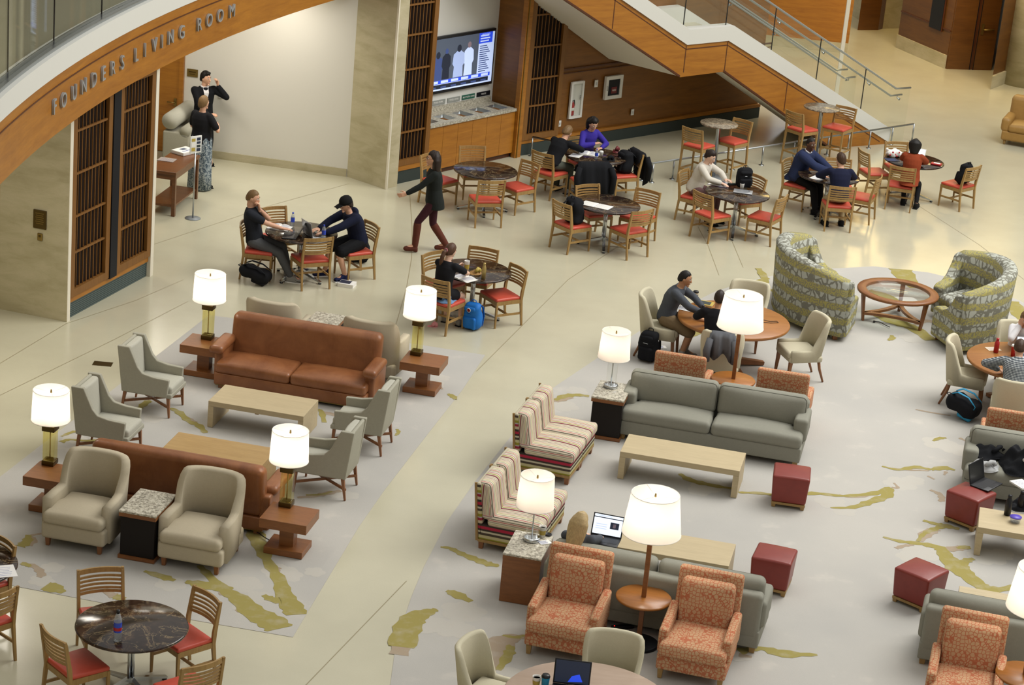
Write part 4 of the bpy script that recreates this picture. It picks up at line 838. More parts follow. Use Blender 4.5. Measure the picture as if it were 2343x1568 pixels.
def curved_shell(name, par, m, W2, D2, hb, ha, th, z0, yarm, flare=.06, n=26, power=2.6, front_drop=.0):
    'one piece tub back that runs down into the arms'
    mb = MB(); rings = []
    for i in range(n+1):
        a = PI*(i/n)                       # from right arm round the back to left arm
        ca, sa = math.cos(a), math.sin(a); e = 2/power
        x = W2*math.copysign(abs(ca)**e, ca); y = -D2*abs(sa)**e
        if i == 0 or i == n: y = yarm
        elif abs(ca) > .9: y = y+(yarm*.55)*((abs(ca)-.9)/.1)
        k = min(1, max(0, (-y-D2*.25)/(D2*.55))); k = k*k*(3-2*k); h = ha+(hb-ha)*k
        nx, ny = (x/W2**2, y/D2**2); l = math.hypot(nx, ny); nx, ny = nx/l, ny/l
        if i in (0, n): nx, ny = math.copysign(1, ca), 0
        fo = flare*k
        rings.append([(x, y, z0), (x+nx*fo, y+ny*fo, h-.02), (x+nx*(fo-.012), y+ny*(fo-.012), h), (x+nx*(fo-th+.012), y+ny*(fo-th+.012), h), (x+nx*(fo-th), y+ny*(fo-th), h-.025), (x-nx*th, y-ny*th, z0)])
    mb.loft(rings, m); o = mb.build(name, par); return o
def make_club(label):
    t = thing('club_armchair', label, 'armchair', group='cream club armchairs'); m = 'cream_fabric'
    mb = MB(); mb.rbox((0, .02, .20), (.76, .78, .2), m, .04, 3, 2); mb.build('base', t)
    mb = MB(); mb.rbox((0, .09, .36), (.72, .70, .14), m, .055, 3, 5, lambda p, u: (p.x*(1 if u[1] > -.2 else .86), p.y, p.z+soft(u, .05, 1))); mb.build('seat_cushion', t)
    curved_shell('backrest', t, m, .41, .42, .92, .56, .11, .12, .30, .06)
    for sx in (-1, 1):
        for sy in (-1, 1): mb = MB(); mb.box((sx*.31, .02+sy*.33, .052), (.055, .055, .105), 'leg_brown', None, .7); mb.build('leg', t)
    return t
def make_cream_chair():
    t = thing('upholstered_chair', 'x', 'chair', group='cream upholstered dining chairs'); m = 'cream_chair'
    mb = MB(); mb.rbox((0, .03, .42), (.46, .5, .1), m, .04, 3, 4, lambda p, u: (p.x*(1+.04*u[1]), p.y, p.z+soft(u, .03, 1))); mb.build('seat', t)
    mb = MB(); mb.rbox((0, .0, .36), (.52, .52, .09), m, .03, 2, 1); mb.build('seat_frame', t)
    curved_shell('backrest', t, m, .29, .29, .94, .50, .065, .33, .24, .09)
    for sx in (-1, 1):
        mb = MB(); mb.bar((sx*.22, .22, .33), (sx*.225, .24, 0), .05, .05, 'leg_brown', (0, 1, 0), .03, .03); mb.build('leg', t)
        mb = MB(); mb.tube([(sx*.2, -.22, .34), (sx*.2, -.25, .2), (sx*.2, -.33, 0)], [.026, .022, .015], 'leg_brown', 8); mb.build('leg', t)
    return t
def make_slipper():
    t = thing('slipper_chair', 'x', 'chair', group='striped armless chairs'); m = 'stripe_fabric'; w = .6
    mb = MB(); mb.rbox((0, .02, .215), (w, .72, .19), 'stripe_side', .02, 2, 1); mb.build('base', t)
    mb = MB(); mb.rbox((0, .08, .36), (w-.005, .66, .14), m, .05, 3, 5, lambda p, u: (p.x, p.y, p.z+soft(u, .025, 1)+.008*math.sin(p.x*40)*(1 if u[1] > .8 else 0))); mb.build('seat_cushion', t)
    mb = MB(); mb.rbox((0, -.315, .5), (w, .06, .64), 'stripe_side', .02, 2, 1, lambda p, u: (p.x, p.y-.07*(u[2]+1)*.5, p.z)); mb.build('back_frame', t)
    mb = MB(); mb.rbox((0, -.24, .6), (w-.005, .15, .46), m, .05, 3, 4, lambda p, u: (p.x, p.y-.08*(u[2]+1)*.5+.02*(1-u[0]**2)*u[1], p.z)); mb.build('back_cushion', t)
    mb = MB(); mb.box((0, .02, .105), (w-.01, .72, .035), 'oak')
    for s in (-1, 1): mb.bar((s*(w/2-.012), -.35, .1), (s*(w/2-.012), -.42, .82), .02, .03, 'oak', (0, 1, 0))
    mb.build('frame', t)
    for sx in (-1, 1):
        for sy in (-1, 1): mb = MB(); mb.box((sx*(w/2-.04), .02+sy*.32, .045), (.06, .06, .09), 'leg_brown', None, .8); mb.build('leg', t)
    return t
def make_orange():
    t = thing('pattern_armchair', 'x', 'armchair', group='orange patterned armchairs'); m = 'orange_pattern'; w = .78
    mb = MB(); mb.rbox((0, .0, .21), (w-.04, .78, .19), m, .025, 2, 1); mb.build('base', t)
    mb = MB(); mb.rbox((0, .12, .37), (w-.14, .68, .15), m, .055, 3, 5, lambda p, u: (p.x*(1.12 if u[1] > .25 else 1), p.y, p.z+soft(u, .04, 1))); mb.build('seat_cushion', t)
    mb = MB(); mb.rbox((0, -.33, .59), (w-.08, .11, .76), m, .04, 3, 2, lambda p, u: (p.x*(1+.0*u[2]), p.y-.13*(u[2]+1)*.5, p.z)); mb.build('backrest', t)
    mb = MB(); mb.rbox((0, -.24, .65), (w-.2, .16, .5), m, .06, 3, 4, lambda p, u: (p.x, p.y-.09*(u[2]+1)*.5+.03*(1-u[0]**2)*(1-u[2]**2)*u[1], p.z)); mb.build('back_cushion', t)
    for s in (-1, 1):
        mb = MB(); mb.rbox((s*(w/2-.05), -.02, .42), (.1, .66, .30), m, .03, 2, 2, lambda p, u: (p.x, p.y, p.z-.03*u[1]*(u[2]+1)*.5)); mb.build('armrest', t)
    for sx in (-1, 1):
        for sy in (-1, 1): mb = MB(); mb.box((sx*(w/2-.07), sy*.33, .06), (.06, .06, .12), 'oak', None, .7); mb.build('leg', t)
    return t
def make_settee():
    t = thing('curved_settee', 'x', 'settee', group='leaf patterned curved settees'); m = 'leaf_pattern'
    # plan arc: centre in front, the back is an arc of about 110 degrees
    Ro, th = 1.34, .2; n = 28; A = D(64); cy = .62
    def ringp(R, a): return (R*math.sin(a), cy-R*math.cos(a))
    rings = []
    for i in range(n+1):
        u = -1+2*i/n; a = A*u; k = 1-abs(u)**2; h = .97+.19*k; ro = Ro+.05
        po, pi, bo = ringp(ro, a), ringp(Ro-th+.03*k, a), ringp(Ro, a); bi = ringp(Ro-th, a); mid = ringp(ro-.03, a); mi2 = ringp(ro-th+.04, a)
        rings.append([(bo[0], bo[1], .08), (po[0], po[1], h-.05), (mid[0], mid[1], h), (mi2[0], mi2[1], h), (pi[0], pi[1], h-.06), (bi[0], bi[1], .08)])
    mb = MB(); mb.loft(rings, m); mb.build('backrest', t)
    mb = MB(); rings = []
    for i in range(n+1):
        a = (A-.17)*(-1+2*i/n); o, i_ = ringp(Ro-th+.02, a), ringp(.52, a); rings.append([(o[0], o[1], .09), (i_[0], i_[1], .09), (i_[0], i_[1], .30), (o[0], o[1], .30)])
    mb.loft(rings, m, smooth=False); mb.build('base', t)
    mb = MB(); rings = []
    for i in range(n+1):
        u = -1+2*i/n; a = (A-.19)*u; e = .03*(abs(u) > .97); o, i_ = ringp(Ro-th+.01, a), ringp(.48, a); j = ringp(.50, a); i2 = ringp(.53, a); rings.append([(o[0], o[1], .30), (j[0], j[1], .30), (i_[0], i_[1], .34), (i_[0], i_[1], .40-e), (i2[0], i2[1], .445-e), (o[0], o[1], .45-e)])
    mb.loft(rings, m); mb.build('seat_cushion', t)
    for s in (-1, 1):
        a = s*(A-.02); p0, p1 = ringp(Ro-.1, a), ringp(.58, a); d = (Vector((p1[0], p1[1], 0))-Vector((p0[0], p0[1], 0))); L = d.length; mb = MB()
        prof = [(-.07, .08), (L, .08), (L+.02, .52), (L-.06, .56), (L*.62, .57), (L*.42, .64), (L*.22, .80), (.08, .93), (-.07, .95)]; M = Matrix(((d.x/L, -d.y/L, 0, p0[0]), (d.y/L, d.x/L, 0, p0[1]), (0, 0, 1, 0), (0, 0, 0, 1)))
        vs = [(x, dy, z) for dy in (-.09, .09) for x, z in prof]; k = len(prof)
        mb.add(vs, [tuple(range(k))[::-1], tuple(range(k, 2*k))]+[(i, (i+1) % k, k+(i+1) % k, k+i) for i in range(k)], m, False, M); o = mb.build('armrest', t); bv = o.modifiers.new('b', 'BEVEL'); bv.width = .03; bv.segments = 3
        for R in (.6, Ro-.1): q = ringp(R, a*.93); mb = MB(); mb.box((q[0], q[1], .045), (.08, .08, .09), 'leg_brown', None, .8); mb.build('foot', t)
    return t
def make_tan_club():
    t = thing('leather_armchair', 'x', 'armchair'); m = 'tan_leather'
    mb = MB(); mb.rbox((0, 0, .2), (.84, .84, .2), m, .04, 3, 1); mb.build('base', t)
    mb = MB(); mb.rbox((0, .12, .37), (.6, .66, .16), m, .06, 3, 5, lambda p, u: (p.x, p.y, p.z+soft(u, .05, 1)+(wrinkle(p) if u[2] > 0 else 0))); mb.build('seat_cushion', t)
    mb = MB(); mb.rbox((0, -.3, .6), (.84, .26, .64), m, .1, 4, 4, lambda p, u: (p.x, p.y-.1*(u[2]+1)*.5+.03*(1-u[0]**2)*u[1], p.z)); mb.build('backrest', t)
    for s in (-1, 1): mb = MB(); mb.rbox((s*.36, .04, .42), (.2, .76, .3), m, .08, 4, 2); mb.build('armrest', t)
    for sx in (-1, 1):
        for sy in (-1, 1): mb = MB(); mb.lathe([(.02, 0), (.035, .1)], 'oak', 10, (sx*.34, sy*.34, 0)); mb.build('leg', t)
    return t
# ------------------------------------------------ tables, lamps, small pieces
def make_waterfall(name, label, w, d, h, m, t_=.07, drawer=False):
    t = thing(name, label, 'coffee table'); mb = MB(); mb.rbox((0, 0, h-t_/2), (w, d, t_), m, .004, 1, 0, None, None, False); mb.build('tabletop', t)
    for s in (-1, 1): mb = MB(); mb.box((s*(w/2-t_/2), 0, (h-t_)/2), (t_, d, h-t_), m); mb.build('leg', t)
    if drawer: mb = MB(); mb.box((0, d/2-.1, h-t_-.015), (.05, .1, .03), 'oak'); mb.build('bracket', t)
    return t
def make_side_table(label):
    t = thing('side_table', label, 'side table', group='pedestal side tables'); m = 'redwood'
    mb = MB(); mb.rbox((0, 0, .395), (.56, .50, .115), m, .004, 1, 0, None, None, False); mb.build('tabletop', t)
    mb = MB(); mb.box((0, 0, .21), (.17, .15, .26), m); mb.build('pedestal', t); mb = MB(); mb.rbox((0, 0, .04), (.46, .38, .08), m, .004, 1, 0, None, None, False); mb.build('base', t); return t
def make_cube_table(label, back=False):
    t = thing('stone_top_table', label, 'side table', group='stone topped end tables'); w, d, h = .44, .66, .585
    mb = MB(); mb.rbox((0, 0, h-.012), (w, d, .025), 'granite', .004, 1, 0, None, None, False); mb.build('tabletop', t)
    mb = MB(); mb.box((0, 0, h-.047), (w-.005, d-.005, .045), 'redwood'); mb.build('apron', t)
    if back: mb = MB(); mb.box((0, 0, .27), (w-.01, d-.01, .54), 'redwood'); mb.build('body', t)
    else: mb = MB(); mb.box((0, 0, .28), (w-.04, d-.05, .50), 'espresso'); mb.build('body', t); mb = MB(); mb.box((0, 0, .02), (w-.005, d-.005, .04), 'redwood'); mb.build('plinth', t)
    return t
def lamp_light(t, z, e, r=.05):
    l = bpy.data.lights.new('lamp_bulb_light', 'POINT'); l.energy = e; l.color = (1, .94, .85); l.shadow_soft_size = r
    o = bpy.data.objects.new('lamp_bulb_light', l); C.objects.link(o); o.parent = t; o.location = (0, 0, z)
def shade(t, r0, r1, z0, z1):
    mb = MB(); mb.lathe([(r0, z0), (r0+(r1-r0)*.5, (z0+z1)/2), (r1, z1)], 'lamp_shade', 40); mb.f = [f for f in mb.f if len(f) == 4]; mb.mi = mb.mi[:len(mb.f)]; mb.sm = mb.sm[:len(mb.f)]
    o = mb.build('lamp_shade', t)
    for r, z in ((r0, z0), (r1, z1)): mb = MB(); mb.tube([(r*math.cos(2*PI*k/32), r*math.sin(2*PI*k/32), z) for k in range(32)], .0035, 'paper', 5, closed=True); mb.build('rim', o)
    mb = MB()
    for k in range(3): a = 2*PI*k/3; mb.tube([(0, 0, z1-.03), (r1*math.cos(a), r1*math.sin(a), z1-.005)], .0018, 'paper', 5)
    mb.build('spider', o); mb = MB(); mb.lathe([(0, z1-.04), (.012, z1-.03), (.008, z1+.005), (0, z1+.01)], 'brass', 10); mb.build('finial', t)
def make_glass_lamp(label):
    t = thing('table_lamp', label, 'lamp', group='amber glass table lamps')
    mb = MB(); mb.rbox((0, 0, .03), (.15, .15, .06), 'dark_brass', .006, 1); mb.build('base', t)
    mb = MB(); mb.rbox((0, 0, .245), (.14, .14, .37), 'amber_glass', .02, 2); o = mb.build('glass_body', t); mb = MB(); mb.tube([(0, 0, .07), (0, 0, .43)], .007, 'gold_metal', 8); mb.build('rod', t)
    mb = MB(); mb.rbox((0, 0, .465), (.155, .155, .07), 'dark_brass', .006, 1); mb.lathe([(.02, .5), (.02, .6)], 'brass', 10); mb.build('cap', t)
    mb = MB(); mb.lathe([(0, .62), (.03, .63), (.04, .68), (.03, .73), (0, .75)], 'bulb', 12); mb.build('bulb', t)
    shade(t, .226, .210, .56, .93); lamp_light(t, .72, 12); return t
def make_clear_lamp(label):
    t = thing('table_lamp', label, 'lamp', group='clear glass table lamps')
    mb = MB(); mb.lathe([(0, 0), (.095, 0), (.095, .04), (.085, .045), (0, .045)], 'chrome', 28); mb.build('base', t)
    mb = MB(); mb.lathe([(.07, .045), (.07, .42)], 'clear_glass', 24); mb.build('glass_body', t)
    mb = MB(); mb.tube([(0, 0, .045), (0, 0, .5)], .008, 'chrome', 8); mb.build('rod', t); mb = MB(); mb.lathe([(0, .55), (.03, .56), (.04, .61), (.03, .66), (0, .68)], 'bulb', 12); mb.build('bulb', t)
    shade(t, .215, .19, .42, .79); lamp_light(t, .62, 12); return t
def make_floor_lamp(label):
    t = thing('floor_lamp', label, 'lamp', group='floor lamps with a round tray table')
    mb = MB(); mb.lathe([(0, 0), (.22, 0), (.22, .02), (.2, .03), (0, .03)], 'black_panel', 32); mb.build('base', t)
    mb = MB(); mb.bar((0, 0, .03), (0, 0, 1.42), .05, .05, 'redwood', (0, 1, 0)); mb.build('pole', t)
    mb = MB(); mb.lathe([(0, .533), (.27, .533), (.30, .543), (.305, .558), (.295, .57), (0, .57)], 'honey', 40); mb.build('tray_table', t)
    mb = MB(); mb.lathe([(0, 1.46), (.035, 1.47), (.045, 1.54), (.035, 1.6), (0, 1.62)], 'bulb', 12); mb.build('bulb', t)
    shade(t, .318, .26, 1.325, 1.775); lamp_light(t, 1.54, 18, .07); return t
def make_ottoman(label):
    t = thing('leather_ottoman', label, 'ottoman', group='dark red leather ottomans'); mb = MB()
    mb.rbox((0, 0, .25), (.47, .47, .36), 'red_leather', .03, 3, 3, lambda p, u: (p.x*(1-.09*(1-u[2])*.5), p.y*(1-.09*(1-u[2])*.5), p.z+(.025*(1-u[0]**2)*(1-u[1]**2) if u[2] > 0 else 0))); mb.build('cushion', t)
    mb = MB(); mb.box((0, 0, .055), (.42, .42, .03), 'oak')
    for sx in (-1, 1):
        for sy in (-1, 1): mb.box((sx*.18, sy*.18, .025), (.055, .055, .05), 'oak', None, .8)
    mb.build('frame', t); return t
def make_round_table(label, R=.82, wood_='table_wood'):
    t = thing('round_table', label, 'table', group='round wooden tables'); mb = MB(); mb.lathe([(0, .66), (R-.04, .66), (R-.01, .67), (R, .69), (R, .705), (R-.012, .72), (0, .72)], wood_, 56); mb.build('tabletop', t)
    mb = MB(); mb.rbox((0, 0, .36), (.2, .2, .6), 'leg_brown', .01, 1); mb.build('pedestal', t)
    for k in range(4): a = PI/2*k+.3; mb = MB(); mb.bar((.08*math.cos(a), .08*math.sin(a), .08), (.55*math.cos(a), .55*math.sin(a), .03), .1, .1, 'leg_brown', (0, 0, 1), .08, .05); mb.build('leg', t)
    return t
def make_glass_table(label):
    t = thing('round_coffee_table', label, 'coffee table'); R = .64; mb = MB(); n = 48
    mb.lathe([(R-.14, .45), (R-.02, .45), (R, .46), (R, .485), (R-.01, .5), (R-.13, .5), (R-.14, .495), (R-.14, .45)], 'redwood', n); mb.f = [f for f in mb.f if len(f) == 4]; mb.mi = mb.mi[:len(mb.f)]; mb.sm = mb.sm[:len(mb.f)]; mb.build('rim', t)
    mb = MB(); mb.lathe([(0, .482), (R-.135, .482), (R-.135, .492), (0, .492)], 'table_glass', n); mb.build('glass_top', t)
    for k in range(3):
        a = 2*PI*k/3+.5; mb = MB(); c_, s_ = math.cos(a), math.sin(a); mb.bar((c_*(R-.07), s_*(R-.07), .45), (c_*(R-.12), s_*(R-.12), 0), .075, .05, 'redwood', (c_, s_, 0), .045, .035); mb.build('leg', t)
    for k in range(3):
        a0, a1 = 2*PI*k/3+.5, 2*PI*(k+1)/3+.5; p = [Vector((math.cos(a0), math.sin(a0), 0))*(R-.11), Vector((math.cos((a0+a1)/2), math.sin((a0+a1)/2), 0))*.12, Vector((math.cos(a1), math.sin(a1), 0))*(R-.11)]
        rings = []
        for i in range(9):
            u = i/8; q = p[0]*(1-u)**2+p[1]*2*u*(1-u)+p[2]*u*u; d = (p[1]-p[0])*(1-u)+(p[2]-p[1])*u; nn = Vector((-d.y, d.x, 0)).normalized()*.035; rings.append([tuple(q+nn+Vector((0, 0, .10))), tuple(q-nn+Vector((0, 0, .10))), tuple(q-nn+Vector((0, 0, .14))), tuple(q+nn+Vector((0, 0, .14)))])
        mb = MB(); mb.loft(rings, 'redwood', smooth=False); mb.build('stretcher', t)
    return t
def make_bar_table(label):
    t = thing('bar_table', label, 'table', group='high round bar tables'); mb = MB(); R = .36; mb.lathe([(0, 1.03), (R-.01, 1.03), (R, 1.04), (R-.008, 1.06), (0, 1.06)], 'granite_brown', 40); mb.build('tabletop', t)
    mb = MB(); mb.lathe([(.04, .03), (.04, 1.0), (.09, 1.03)], 'chrome', 20); mb.build('stem', t); mb = MB(); mb.lathe([(0, 0), (.23, 0), (.23, .012), (.06, .03), (0, .03)], 'steel_grey', 36); mb.build('base', t); return t
_stretch('granite_brown', '847866', ('5a5043', 'a3977f', '4a3d33'), 22, .36, .62); plain('steel_grey', '84898c', .45, .4, .3)
# ---------------------------------------------------------------- placing the furniture
LA = D(-11)                                       # direction of the lounge rows
N_, F_ = LA+PI, LA                                # rz of pieces facing the near side / the far side
GD = 'red seated dining chairs'
# --- dining groups
T1 = dining_table(302, 1430, 'brown marble table with a water bottle, nearest the front at left')
dining_by_back((167.4, 1308), (292, 1297.8), T1, 'dining chair on the rug side of the near marble table, seat mostly under it', GD)
dining_by_back((439, 1337.6), (510, 1384.7), T1, 'dining chair on the right of the near marble table with the water bottle', GD)
dining_by_back((89.8, 1426.7), (154, 1477.5), T1, 'dining chair on the left of the near marble table with the water bottle', GD)
dining_by_back((407.5, 1535.4), (521.6, 1502.8), T1, 'dining chair cut by the bottom edge in front of the near marble table', GD)
TL = at(-85, 1288, .74); take(TABLE, Vector((TL.x, TL.y, 0)), .3, 'brown marble table cut by the left edge of the picture', 'round brown marble tables'); TL = Vector((TL.x, TL.y, 0))
dining_by_back((-32, 1212), (44, 1258), TL, 'upper of two dining chairs cut by the left edge of the picture', GD)
dining_by_back((-62, 1376), (53.6, 1338.7), TL, 'lower of two dining chairs cut by the left edge, under the person in lilac', GD)
T2 = dining_table(690, 531, 'brown marble table between the two men with laptops', .2)
MC = dining_by_back((549, 522), (563, 497), T2, 'dining chair the man in the dark tee sits on', GD)
dining_by_back((591.7, 478), (656.8, 471.7), T2, 'empty dining chair behind the table of the two men with laptops', GD)
dining_by_back((691, 548), (769.5, 542.8), T2, 'empty dining chair in front of the table of the two men with laptops', GD)
CC_ = dining_by_back((840, 505), (863.6, 519.5), T2, 'dining chair the man in the black cap sits on', GD)
T3 = dining_table(1086, 618, 'brown marble table of the woman with the ponytail', .6)
dining_by_back((966.7, 585), (1012, 573), T3, 'dining chair left of the ponytail woman, behind her shoulder', GD)
dining_by_back((1067.4, 561.3), (1148, 575.7), T3, 'empty dining chair behind the table of the ponytail woman', GD)
dining_by_back((1174.3, 604.7), (1200.6, 619.6), T3, 'empty dining chair right of the table of the ponytail woman', GD)
PC = dining_by_back((960.7, 628.6), (1033.3, 648.6), T3, 'dining chair the ponytail woman sits on, denim jacket under her', GD)
T4 = dining_table(1111, 388, 'empty dark marble table in front of the recycling cabinet', .9)
dining_by_back((958.7, 357), (1008, 347), T4, 'empty dining chair partly behind the walking woman', GD)
dining_by_back((1046.3, 334.8), (1116.5, 336), T4, 'empty dining chair between the marble table and the recycling cabinet', GD)
dining_by_back((1088.4, 414), (1164.6, 414.2), T4, 'empty dining chair in front of the dark table by the recycling cabinet', GD)
dining_by_back((1204.3, 368), (1225, 375.8), T4, 'empty dining chair right of the dark table by the recycling cabinet', GD)
T5 = dining_table(1363, 356, 'brown marble table covered in papers where two people study together', .4)
BCh = dining_by_back((1226.8, 345.4), (1256.7, 354), T5, 'dining chair the student in the black sweater sits on', GD)
dining_by_back((1449, 342), (1468.4, 353.4), T5, 'dining chair with a black jacket and backpack over it', GD)
dining_by_back((1322, 374.5), (1397, 374.5), T5, 'dining chair with a black coat hanging over its back', GD)
UC = dining_by_back((1290, 317), (1352, 311), T5, 'dining chair the woman in purple sits on, hidden behind the table', GD)
T6 = dining_table(1389.5, 466, 'brown marble table with only an open white notebook on it', .8)
dining_by_back((1262, 453.9), (1309.6, 473.8), T6, 'dining chair with a black backpack on its seat, left of the notebook table', GD)
dining_by_back((1315.5, 426), (1373.7, 421.4), T6, 'empty dining chair behind the table with the open notebook', GD)
dining_by_back((1454.4, 428.8), (1513.4, 443.3), T6, 'empty dining chair at the far right of the open notebook table', GD)
dining_by_back((1439.8, 487), (1502.8, 477.7), T6, 'empty dining chair at the near right of the open notebook table', GD)
T7 = dining_table(1688, 441, 'brown marble table with silver laptop and black backpack beside the woman in white', .7)
WC = dining_by_back((1552, 398), (1576, 385), T7, 'dining chair the woman in the white sweater sits on', GD)
dining_by_back((1586, 433.5), (1632.3, 451.4), T7, 'empty dining chair near left of the table of the woman in white', GD)
dining_by_back((1776.4, 459.5), (1804.3, 444.9), T7, 'empty dining chair near right of the table of the woman in white', GD)
dining_by_back((1723.8, 397.9), (1750.4, 410.8), T7, 'dining chair behind the black backpack with the white mug', GD)
T8 = dining_table(1897, 401, 'brown marble table between the two men in navy', .3)
JC = dining_by_back((1790, 371), (1812, 360), T8, 'dining chair the man in the navy jacket sits on', GD)
SC = dining_by_back((1894, 425.4), (1965.5, 430.3), T8, 'dining chair the man in the navy sweater sits on', GD)
dining_by_back((2002.8, 415.7), (2020.6, 397.9), T8, 'empty dining chair right of the man in the navy sweater', GD)
dining_by_back((1886, 361), (1954, 367), T8, 'empty dining chair behind the table of the two men in navy', GD)
T9 = dining_table(2092, 367, 'brown marble table with a red dotted bag, in front of the woman in rust', .5)
dining_by_back((2020.6, 324.9), (2083.9, 326.5), T9, 'empty dining chair behind the red dotted bag', GD)
dining_by_back((1967, 339.5), (1986.5, 352.4), T9, 'empty dining chair left of the woman in the rust sweater', GD)
RC = dining_by_back((2035, 378.4), (2099.4, 388.1), T9, 'dining chair the woman in the rust sweater sits on', GD)
dining_by_back((2213, 386), (2244.4, 379), T9, 'dining chair standing alone with a black backpack on it, far right', GD)
# --- bar stools
make_bt = make_bar_table('round high bar table between two stools, nearer the wood wall'); p = at(1645, 278, 1.06); make_bt.location = (p.x, p.y-.12, 0); B1 = Vector((p.x, p.y, 0))
bt2 = copy_thing(make_bt, (0, 0, 0), 0, 'round high bar table in front of the stair foot'); p = at(1881, 245, 1.06); bt2.location = (p.x, p.y, 0); B2 = Vector((p.x, p.y, 0))
GS = 'red seated bar stools'
dining_by_back((1563, 289), (1607, 300.5), B1, 'bar stool left of the speckled bar table nearer the wood wall', GS, STOOL, 1.08)
dining_by_back((1681, 269.7), (1720.6, 281), B1, 'bar stool right of the speckled bar table nearer the wood wall', GS, STOOL, 1.08)
dining_by_back((1800.8, 251.4), (1837, 263), B2, 'bar stool left of the bar table at the stair foot', GS, STOOL, 1.08)
dining_by_back((1917.7, 241), (1957, 250), B2, 'bar stool right of the bar table at the stair foot', GS, STOOL, 1.08)
# --- left lounge
s1 = make_leather_sofa('brown leather sofa seen from the front between two amber lamps'); s1.location = anchor(486, 888, 0, 1.07, .41, N_); s1.rotation_euler.z = N_
s2 = copy_thing(s1, anchor(592, 1228, 0, 1.02, -.38, F_), F_, 'brown leather sofa seen from behind, back to the cream club armchairs')
c1 = make_waterfall('coffee_table', 'pale oak block coffee table in front of the leather sofa, farther of two', 1.28, .64, .36, 'oak_pale', .07, True); c1.location = anchor(474, 978, 0, .64, .32, N_); c1.rotation_euler.z = N_
c2 = copy_thing(c1, anchor(366, 1032, .36, .64, .32, N_), N_, 'darker oak block coffee table behind the turned leather sofa')
c1['group'] = c2['group'] = 'oak coffee tables of the left lounge'
for ch in list(c2.children): ch.data = ch.data.copy(); ch.data.materials[0] = MT['oak_pale_b']
s = make_side_table('pedestal side table left of the far leather sofa, under an amber lamp'); s.location = anchor(920, 898, 0, .23, .19, N_); s.rotation_euler.z = N_
s['label'] = 'pedestal side table right of the far leather sofa, under an amber lamp'; SF = s
SFL = copy_thing(s, anchor(411, 790, .45, .28, .25, N_), N_, 'pedestal side table left of the far leather sofa, under an amber lamp')
SNR = copy_thing(s, anchor(602, 1267, 0, .23, .19, N_), N_, 'pedestal side table right of the near cream armchairs, standing free on the rug')
SNL = copy_thing(s, anchor(64.5, 1170, 0, .23, .19, N_), N_, 'pedestal side table behind the left cream club armchair, at the left edge')
GLP = 'amber glass table lamps'
l = make_glass_lamp('lit amber glass lamp on the side table right of the far leather sofa')
def on_table(tb, z): return Vector((tb.location.x, tb.location.y, z))
l.location = at(953, 812, .453); l.rotation_euler.z = N_
copy_thing(l, at(475, 776, .453), N_, 'lit amber glass lamp left of the far leather sofa')
copy_thing(l, at(655, 1158, .453), N_, 'lit amber glass lamp right of the near cream armchairs')
copy_thing(l, at(114, 1063, .453), N_, 'lit amber glass lamp behind the left cream club armchair')
XA = make_x_armchair(); GX = 'grey upholstered armchairs with crossed stretchers'
def xarm(NF, FF, hd, label):
    a, b = at(*NF), at(*FF); c_ = (a+b)/2; rz = D(hd)-PI/2; q = RZ(rz) @ Vector((0, .32, 0)); take(XA, Vector((c_.x-q.x, c_.y-q.y, 0)), rz, label, GX)
xarm((383, 961), (421, 925), -11, 'grey armchair on crossed legs, farther of the two on the left of the rug')
xarm((284, 1060), (325, 1027), -11, 'grey armchair on crossed legs, nearer of the two on the left of the rug')
def xarm_r(NR, FR, hd, label):
    a, b = at(*NR), at(*FR); c_ = (a+b)/2; rz = D(hd)-PI/2; q = RZ(rz) @ Vector((0, -.36, 0)); take(XA, Vector((c_.x-q.x, c_.y-q.y, 0)), rz, label, GX)
xarm_r((873, 1046), (903, 1015), 169, 'grey armchair on crossed legs facing left, farther of the two right of the oak tables')
xarm_r((793, 1150), (821, 1110), 169, 'grey armchair on crossed legs facing left, beside the near right amber lamp')
cl = make_club('cream club armchair left of the stone topped cube table, seen from the front')
def club(LF, label, rz): return copy_thing(cl, anchor(*LF, 0, .31, .35, rz), rz, label)
cl.location = anchor(110, 1248, 0, .31, .35, N_); cl.rotation_euler.z = N_
club((375, 1294), 'cream club armchair right of the stone topped cube table, seen from the front', N_)
p = at(612, 703, .90); q = RZ(F_) @ Vector((0, -.54, 0)); copy_thing(cl, (p.x-q.x, p.y-q.y+.03, 0), F_, 'cream club armchair behind the left half of the brown leather sofa')
p = at(838, 747, .90); copy_thing(cl, (p.x-q.x, p.y-q.y+.03, 0), F_, 'cream club armchair behind the right half of the brown leather sofa')
ct_ = make_cube_table('stone topped dark cube table between the two cream club armchairs'); ct_.location = anchor(268, 1278, 0, .22, .33, N_); ct_.rotation_euler.z = N_
p = at(742, 735, .585); copy_thing(ct_, (p.x, p.y, 0), F_, 'stone topped cube table behind the middle of the brown leather sofa')
copy_thing(ct_, anchor(1343, 1002, 0, .22, .33, N_), N_, 'stone topped dark cube table left of the grey sofa, under a clear lamp')
c5 = make_cube_table('stone topped end table with a wood side, under the clear lamp and coffee cup', True); c5.location = anchor(1140, 1376, 0, .22, .33, N_); c5.rotation_euler.z = N_
